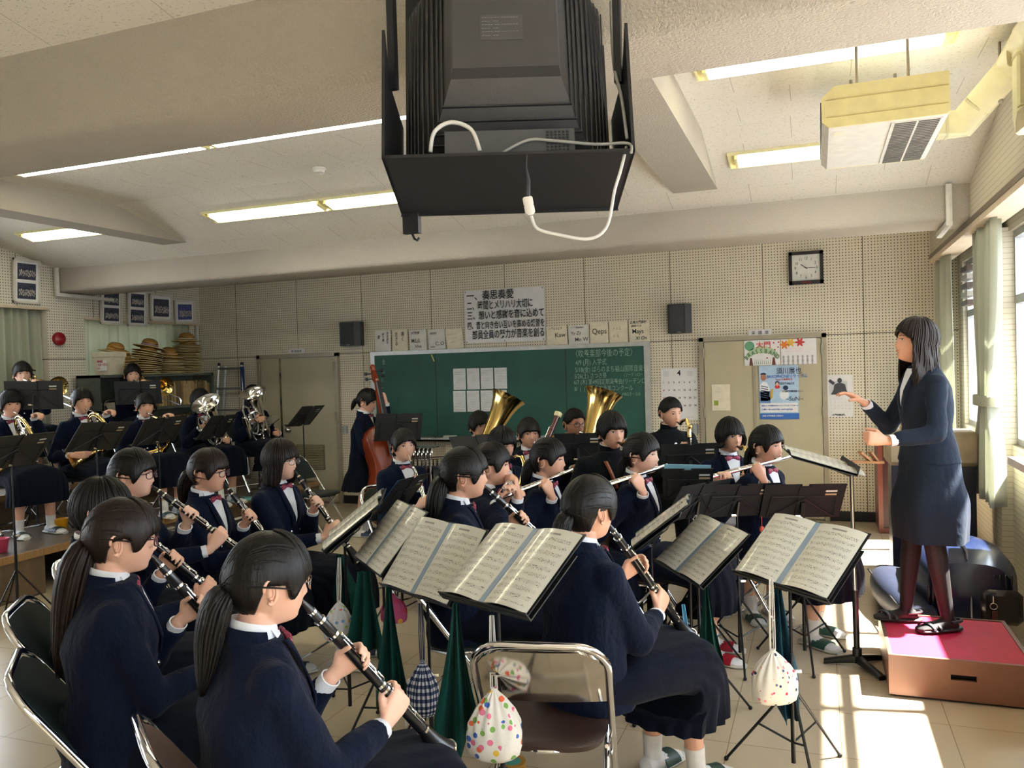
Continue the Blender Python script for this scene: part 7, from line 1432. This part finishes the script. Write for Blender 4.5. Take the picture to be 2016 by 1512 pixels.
m = MB()
for i, s in enumerate((.905, .92, .935, .95)): sg = 1 if i % 2 else -1; m.cyl(c(s, sg*.015, .05), c(s, sg*.085, .05), .006); m.sph(c(s, sg*.09, .05), (.022, .006, .018), 10, 6)
obj('tuning_peg', m, M_BLACK, t); m = MB()
for x in (-.018, -.006, .006, .018): m.tube([c(.14, x*.7, .14), c(.33, x*1.3, .20), c(.90, x*.6, .09)], .0016, 4)
obj('strings', m, M_KEY, t); m = MB(); m.slab([c(.325, -.06, .12), c(.325, .06, .12), c(.325, .04, .20), c(.325, -.04, .20)], A, .012); obj('bridge', m, M_IVORY, t, smooth=False); m = MB(); m.slab([c(.12, -.02, .135), c(.12, .02, .135), c(.24, .035, .155), c(.24, -.035, .155)], Nn, .012); obj('tailpiece', m, M_FBD, t, smooth=False); m = MB(); m.cyl(c(0), c(.10), .006); obj('endpin', m, M_KEY, t)
q = PEOPLE['P21']['arm'][1][2]; m = MB(); d = unit(CR*.95-CF*.2+V(0, 0, .08)); m.cyl(q+d*.06-V(0, 0, .01), q+d*.72, .005, 8); m.cyl(q+d*.08-V(0, 0, .03), q+d*.72-V(0, 0, .02), .003, 6); m.box(q+d*.1-V(0, 0, .02), (.05, .015, .03)); solo('bow', m, M_FBD, 'dark contrabass bow in the standing girl\'s right hand', 'bow')
# chairs under the players
CL = {'P1': ('brown', 'folding chair with a brown back plate under the girl nearest the camera'), 'P2': ('green', 'folding chair with dark green pads under the long ponytail girl at front left'), 'P3': ('green', 'folding chair under the raised clarinet girl'), 'P4': ('green', 'folding chair under the hidden player at left'), 'P5': ('green', 'folding chair under the ponytail girl with dark red glasses'),
      'P6': ('green', 'folding chair under the bobbed clarinet girl'), 'P7': ('green', 'folding chair under the centre clarinet girl'), 'P8': ('green', 'folding chair under the piccolo player'), 'P9': ('green', 'folding chair under the leftmost flute player'), 'P11': ('brown', 'folding chair under the middle flute player'), 'P12': ('brown', 'folding chair under the rightmost flute player'),
      'P13': ('green', 'folding chair under the girl with the alto saxophone'), 'P14': ('green', 'folding chair under the boy with the saxophone'), 'P15': ('green', 'folding chair under the bass clarinet boy'), 'P16': ('green', 'folding chair under the right tuba player'), 'P17': ('green', 'folding chair under the bassoon player'), 'P18': ('green', 'folding chair under the left tuba player'), 'P19': ('green', 'folding chair under the tenor saxophone player'),
      'P20': ('green', 'folding chair under the oboe player'), 'P22': ('green', 'folding chair under the right euphonium player'), 'P23': ('green', 'folding chair under the left euphonium player'), 'P24': ('green', 'folding chair under the third horn player'), 'P25': ('green', 'folding chair under the second horn player'), 'P26': ('green', 'folding chair under the leftmost horn player'), 'P27': ('green', 'folding chair under the far left trombone player'), 'P28': ('green', 'folding chair under the trombone player by the shelf')}
for k, (kd, lb) in CL.items():
    P_ = PEOPLE[k]; r_ = P_['rootp']; off = P_['Rb']@V(0, .04, 0); chair_at(r_[0]+off[0], r_[1]+off[1], r_[2], P_['face'], kd, lb, 'folding chairs')
q = atD(1062, 1325, 2.55); rb = zrot(R_(102-90)); o_ = q-rb@V(0, -.25, 0); chair_at(o_[0], o_[1], 0, 102, 'polished', 'folding chair with shiny metal back and brown seat, half under the girl seen from behind', 'folding chairs')
q = atZ(622, 970, .43); chair_at(q[0], q[1], 0, 0, 'green', 'empty folding chair between the bobbed clarinet girl and the left double door', 'folding chairs')
q = atZ(880, 1000, .2); chair_at(q[0]+.3, q[1]+.9, 0, 250, 'green', 'empty folding chair under the chalkboard, beside the stack of folded chairs', 'folding chairs')
# folded chairs leaning under the chalkboard
def folded(x, y, label):
    t = thing('folded_chair', label, 'chair', (x, y, 0), 'folded chairs under the chalkboard'); m = MB(); P = [V(x, y-.20, .012), V(x, y-.20, .66)]+[V(x, y-.20+.10-.10*math.cos(a), .66+.10*math.sin(a)) for a in np.linspace(.3, math.pi/2, 4)]+[V(x, y+.20-.10+.10*math.sin(a), .66+.10*math.cos(a)) for a in np.linspace(0, 1.3, 4)]+[V(x, y+.20, .66), V(x, y+.20, .012)]; m.tube(P, .012, 8, hint=(1, 0, 0)); obj('frame', m, M_CHROME, t)
    m = MB(); m.box((x+.014, y, .70), (.012, .36, .13), bev=.004); obj('backrest', m, M_BACKC, t); m = MB(); m.box((x+.02, y, .36), (.02, .34, .34), bev=.008); obj('seat', m, M_PADG, t)
q = W_(822, 870, .4)
for i, nm_ in enumerate(('leftmost', 'second', 'third', 'fourth', 'fifth', 'rightmost')): folded(q[0]+.052*i, 8.42, f'folded chrome chair under the chalkboard, {nm_} of the six in the stack')
# ================================================================ music stands
def wpt(x, y, z): return V(x, y, z)
def closer(c, s): c = V(*c); return CAM+(c-CAM)*s
FS = {'S1': ((-1.822, 3.222, .908), 224.3, 41.3, 1.2, 'left one', 'music folder on the stand left of the gingham bag, turned away'), 'S2': ((-1.470, 2.944, .889), 243.1, 39.6, -.3, '', 'open music folder above the gingham bag'), 'S3': ((-.959, 2.484, .999), 236.5, 52.4, 4.7, '', 'open music folder nearest the camera, above the flower print bag'),
      'S4': ((-.538, 3.892, .770), 218.8, 49.8, -3.3, '', 'open music folder right of the girl seen from behind'), 'S5': ((-.085, 3.412, .876), 235.3, 49.3, -3.6, '', 'open music folder above the dotted white bag at right')}
SL = {'S1': 'black music stand left of the gingham bag stand', 'S2': 'black music stand with the gingham bag', 'S3': 'black music stand with the flower print bag', 'S4': 'black music stand between the front centre girl and the flutes', 'S5': 'black music stand with the dotted white bag and blue green cloth'}
STP = {}
for k, (c, yw, tl, rl, _, lb) in FS.items():
    r, u, n = desk_frame(c, yw, tl, rl); folder(c, yw, tl, lb, roll=rl); c2 = V(*c)-u*.035-n*.006; STP[k] = stand(c2, yw, tl, SL[k], .46, .26, roll=rl, legyaw={'S1': 10, 'S2': 35, 'S3': 65, 'S4': 20, 'S5': 50}[k], tape=False)
for k, c, yw, tl, rl, lb, sl_ in (('S6', (-2.079, 3.363, .951), 207, 52, -1.3, 'open music folder seen almost edge on, left of the other folders', 'black music stand with the star print bag'), ('S7', (-.710, 3.896, .895), 182, 52, 6, 'open music folder seen almost edge on before the middle flute player', 'black music stand seen edge on before the flutes')):
    r, u, n = desk_frame(c, yw, tl, rl); folder(c, yw, tl, lb, .44, .32, roll=rl); STP[k] = stand(V(*c)-u*.035-n*.006, yw, tl, sl_, .46, .26, roll=rl, tape=False)
BK = [('B3', (-.115, 5.595, .738), 106.7, 35.6, .3, .84, 0, 'grey backed music stand, rightmost beside the conductor stand', .43, .25), ('B2', (-.533, 5.719, .709), 122, 35, 2, .80, 0, 'grey backed music stand in the middle of the flute row', .43, .24), ('B1', (-.967, 6.839, .515), 150, 33, .4, .64, 0, 'grey backed music stand left in the flute row behind the edge on folder', .43, .24),
      ('T1', (-6.868, 5.567, 1.521), 120, 4, .9, .93, .35, 'black music stand in front of the far left trombone player', .47, .25), ('T2', (-7.126, 7.068, 1.490), 118, 10, .4, .95, .62, 'black music stand in front of the right trombone player', .47, .25),
      ('H1', (-4.868, 3.785, 1.212), 188, 41, 1.1, 1.06, 0, 'black music stand at the left edge before the first horn', .53, .30), ('H2', (-5.412, 4.938, 1.202), 178, 38, 3.8, 1.0, 0, 'black music stand before the second horn player', .5, .29), ('H3', (-5.237, 5.402, 1.209), 180, 36, -.7, 1.04, 0, 'black music stand before the third horn player', .5, .29),
      ('H4', (-5.546, 6.460, 1.157), 190, 37, 2.1, .98, 0, 'black music stand before the tilted euphonium', .49, .28), ('D', (-5.159, 7.390, 1.203), 185, 42, 1.9, .98, 0, 'black music stand standing alone before the left double door', .49, .28), ('BS', (-4.051, 7.418, 1.075), 138, 15, 2, .93, 0, 'black music stand before the contrabass player', .47, .27),
      ('OB', (-3.377, 6.206, .606), 182, 39, 2.7, .74, 0, 'black music stand before the oboe player with a blue paper', .47, .28), ('P16', (-2.423, 8.400, .775), 110, 20, .5, .70, 0, 'wide black music stand before the right tuba player', .36, .24), ('P15', (-1.106, 7.506, .764), 105, 14, -1, .80, 0, 'large black music stand before the bass clarinet boy', .42, .25)]
for k, c, yw, tl, rl, s, fl, lb, w_, h_ in BK:
    STP[k] = stand(closer(c, s), yw, tl, lb, w_, h_, floor=fl, roll=rl, dark=k not in ('B1', 'B2', 'B3'), legyaw=40)
c = closer((-6.199, 7.975, 1.039), .93); STP['H5'] = stand(c, 179, 50, 'open wire music stand with white sheets before the right euphonium', .42, .28, wire=True); folder(c+V(0, 0, .01), 179, 50, 'loose white sheets on the open wire music stand', .42, .28, cover=False, name='music_sheets')
c = atD(942, 880, 6.1); STP['TU'] = stand(c, -40, 40, 'black music stand before the left tuba player', .40, .24); 
c = atD(1354, 950, 4.65); STP['PX'] = stand(c, 100, 30, 'black music stand with a pale blue sheet between the middle flute and the alto saxophone', .28, .22)
for k, mt, lb in (('PX', simple('pale_blue_paper', '#8fc3d6'), 'pale blue sheet edge on the stand behind the middle flute player'), ('OB', simple('blue_paper', '#5a86c8'), 'blue sheet on the oboe player\'s stand')):
    top = STP[k][2]; r, u, n = desk_frame((0, 0, 0), {'PX': 100, 'OB': 182}[k], {'PX': 30, 'OB': 39}[k]); cc = top+n*.075+u*.050; m = MB(); m.slab([cc-r*.13-u*.12, cc+r*.13-u*.12, cc+r*.13+u*.135, cc-r*.13+u*.125], n, .002); solo('sheet_of_paper', m, mt, lb, 'paper', smooth=False)
# conductor's stand and score
base = atZ(1688, 1312, 0); t = thing('conductor_stand', 'heavy black conductor music stand with a three armed base', 'music stand', base); top = atD(1676, 935, 4.33)
m = MB(); m.cyl(base+(0, 0, .02), base*.6+top*.4+V(0, 0, 0), .0165, 14); m.cyl(base+V(0, 0, .03), base+V(0, 0, .10), .024, 14); obj('lower_tube', m, M_STAND, t); m = MB(); m.cyl(base*.6+top*.4, top, .0105, 12); obj('upper_tube', m, M_CHROME, t)
for tip in ((1622, 1305), (1738, 1340), (1733, 1298)):
    e = atZ(*tip, 0); d = unit(e-base); m = MB(); sd = V(-d[1], d[0], 0); m.rings([m.ell(base+d*a_+V(0, 0, z), sd, UZ, w_, h_, 12, 4) for a_, z, w_, h_ in ((0, .045, .022, .022), (.06, .034, .020, .018), (np.linalg.norm(e-base)*.8, .020, .019, .014), (np.linalg.norm(e-base), .012, .021, .0115))]); obj('base_arm', m, M_STAND, t)
yw, tl = 8, 73; c = atD(1616, 902, 4.40); r, u, n = desk_frame(c, yw, tl); m = MB(); m.slab([c-r*.26-u*.15-n*.02, c+r*.26-u*.15-n*.02, c+r*.26+u*.17-n*.02, c-r*.26+u*.17-n*.02], n, .003); m.slab([c-r*.26-u*.15+n*.03, c+r*.26-u*.15+n*.03, c+r*.26-u*.15-n*.02, c-r*.26-u*.15-n*.02], -u, .003); m.tube([top, c-n*.024], .013, 8); obj('desk', m, M_DESKD, t)
folder(c-n*.012, yw, tl, 'thick open orchestral score on the conductor\'s stand', .50, .37, bend=.016, cover=False, name='score'); 
m = MB(); q = atD(1708, 905, 4.38); d1 = unit(CR*.8+V(0, 0, -.25)); d2 = unit(CR*.55+V(0, 0, -.75)); m.box(q+V(0, 0, -.012), (.16, .05, .012), np.array([CR, CF, CU]).T@rot3((0, 0, 1), -.3)); m.box(q+CR*.035+CU*.012, (.075, .05, .010), np.array([CR, CF, CU]).T@rot3((0, 1, 0), .95)); m.box(q-CR*.010+CU*.014, (.085, .05, .010), np.array([CR, CF, CU]).T@rot3((0, 1, 0), .70)); solo('wooden_clapper', m, m_wood('light_brown_wood', '#9a6f48', '#c29366'), 'small brown wooden clapper beside the conductor\'s score', 'clapper', smooth=False)
# ================================================================ hanging bags, cloths, bottles
bag(atD(968, 1212, 2.60), .225, .175, .235, M_BAGW, M_CORD, 'white drawstring bag printed with flowers and animals, hanging nearest the camera', 1)
bag(atD(828, 1188, 3.16), .215, .125, .225, M_GING, M_CORDN, 'navy gingham drawstring bag hanging from a music stand', 2)
bag(atD(1518, 1140, 3.14), .205, .175, .275, M_BAGP, M_CORD, 'white drawstring bag with small dots hanging on the right', 3)
bag(atD(668, 1098, 3.72), .185, .13, .20, M_BAGY, M_CORD, 'white drawstring bag with coloured stars at the left stand', 4, lean=(-.05, 0, 0))
bag(atD(1345, 1190, 3.72), .25, .085, .24, simple('cream_cotton', '#dcd8cc', .8, bump=.4), M_CORDB, 'narrow cream drawstring bag with a blue cord behind the clarinet bell', 5, lean=(.10, 0, 0))
bag(STP['S1'][2]+V(.03, .03, -.01), .13, .12, .13, M_BAGPK, M_CORD, 'pink and blue print bag hanging from the stand left of the gingham bag', 6)
hangcloth(atD(897, 1188, 2.78), .55, .022, .15, 'dark green cloth hanging left of the flower print bag', 1, (-.03, 0, 0)); hangcloth(atD(765, 1155, 3.32), .53, .022, .13, 'dark green cloth hanging left of the gingham bag', 2); hangcloth(atD(717, 1125, 3.62), .42, .06, .16, 'dark green cloth draped on the second stand from the left', 3, (-.02, 0, 0))
hangcloth(atD(668, 1092, 3.98), .28, .03, .12, 'dark green cloth beside the star print bag', 4, (.10, .05, 0)); hangcloth(atD(1390, 1150, 3.86), .52, .022, .12, 'dark green cloth hanging right of the clarinet bell', 5, (.03, .01, 0)); hangcloth(atD(1530, 1135, 3.24), .56, .02, .12, 'blue green cloth hanging behind the dotted white bag', 6, (.05, .02, 0), m_cloth('blue_green_cotton', '#123f52', 500, .6))
def bottle(x, y, h, r_, mat, cap, label, z=0., name='water_bottle'):
    p = atZ(x, y, z); t = thing(name, label, 'bottle', p); m = MB(); m.lathe(p, UZ, [(0, r_*.85), (.006, r_), (h*.72, r_), (h*.82, r_*.75), (h*.86, r_*.5)], 20); obj('body', m, mat, t); m = MB(); m.lathe(p+V(0, 0, h*.86), UZ, [(0, r_*.55), (h*.12, r_*.55), (h*.14, r_*.45)], 16); obj('cap', m, cap, t)
bottle(1399, 1168, .22, .034, simple('red_bottle', '#c01a38', .35), simple('red_cap', '#a01530', .4), 'red water bottle on the floor behind the middle stand'); M_CLR = N('clear_plastic', .08); M_CLR.col((.9, .92, .93)); M_CLR.b.inputs['Alpha'].default_value = .35; bottle(812, 1430, .22, .036, M_CLR.m, M_PAPW, 'clear plastic bottle on the floor behind the gingham bag'); bottle(704, 1152, .24, .042, simple('black_patterned_tumbler', '#1c2024', .4, var=.6, nscale=70), M_BLACK, 'black patterned tumbler on the floor behind the left stands')
def bucket(x, y, z, s, mat, label): p = atZ(x, y, z); m = MB(); m.lathe(p, UZ, [(0, .045*s), (.004, .05*s), (.12*s, .068*s), (.125*s, .073*s), (.13*s, .070*s), (.12*s, .064*s), (.01, .046*s)], 24); solo('plastic_bucket', m, mat, label, 'bucket', angle=50)
bucket(121, 1046, .35, .85, simple('yellow_plastic', '#e0a21c', .4), 'small yellow plastic bucket on the riser'); bucket(2, 1088, .35, .85, simple('pink_plastic', '#c9486c', .4), 'pink plastic bucket at the left edge on the riser')
p = atZ(1008, 1512, 0); m = MB(); m.lathe(p, UZ, [(0, .038), (0, .058), (.03, .058), (.03, .038), (0.0005, .038)], 28, cap=False); tp = solo('tape_roll', m, simple('ochre_tape', '#b98a3e', .45), 'roll of ochre tape with a teal core on the floor at the bottom edge', 'tape', angle=40); m = MB(); m.lathe(p, UZ, [(0.002, .0375), (.029, .0375), (.029, .034)], 24); obj('core', m, simple('teal_core', '#4fa79c', .5), tp, angle=40)
p = atZ(478, 984, .35); m = MB(); m.rings([m.ell(p+V(0, 0, z), UX, UY, a_, a_*.6, 16, 3) for z, a_ in ((.002, .13), (.012, .135), (.022, .12))]); solo('folded_towel', m, simple('turquoise_towel', '#6fb0ad', .9), 'turquoise folded cloth on the riser edge', 'cloth')
m = MB(); q = STP['B3'][2]; c = atD(1500, 1042, 4.35); m.sph(c, (.014, .010, .017)); m.cyl(c+V(0, 0, .015), c+V(0, 0, .07), .0015); solo('charm', m, simple('orange_red_charm', '#c9503a', .6), 'small orange charm hanging from the rightmost grey stand', 'charm')
for o in list(SC.objects):
    if o.type == 'EMPTY' and not o.children and 'label' not in o.keys(): bpy.data.objects.remove(o)
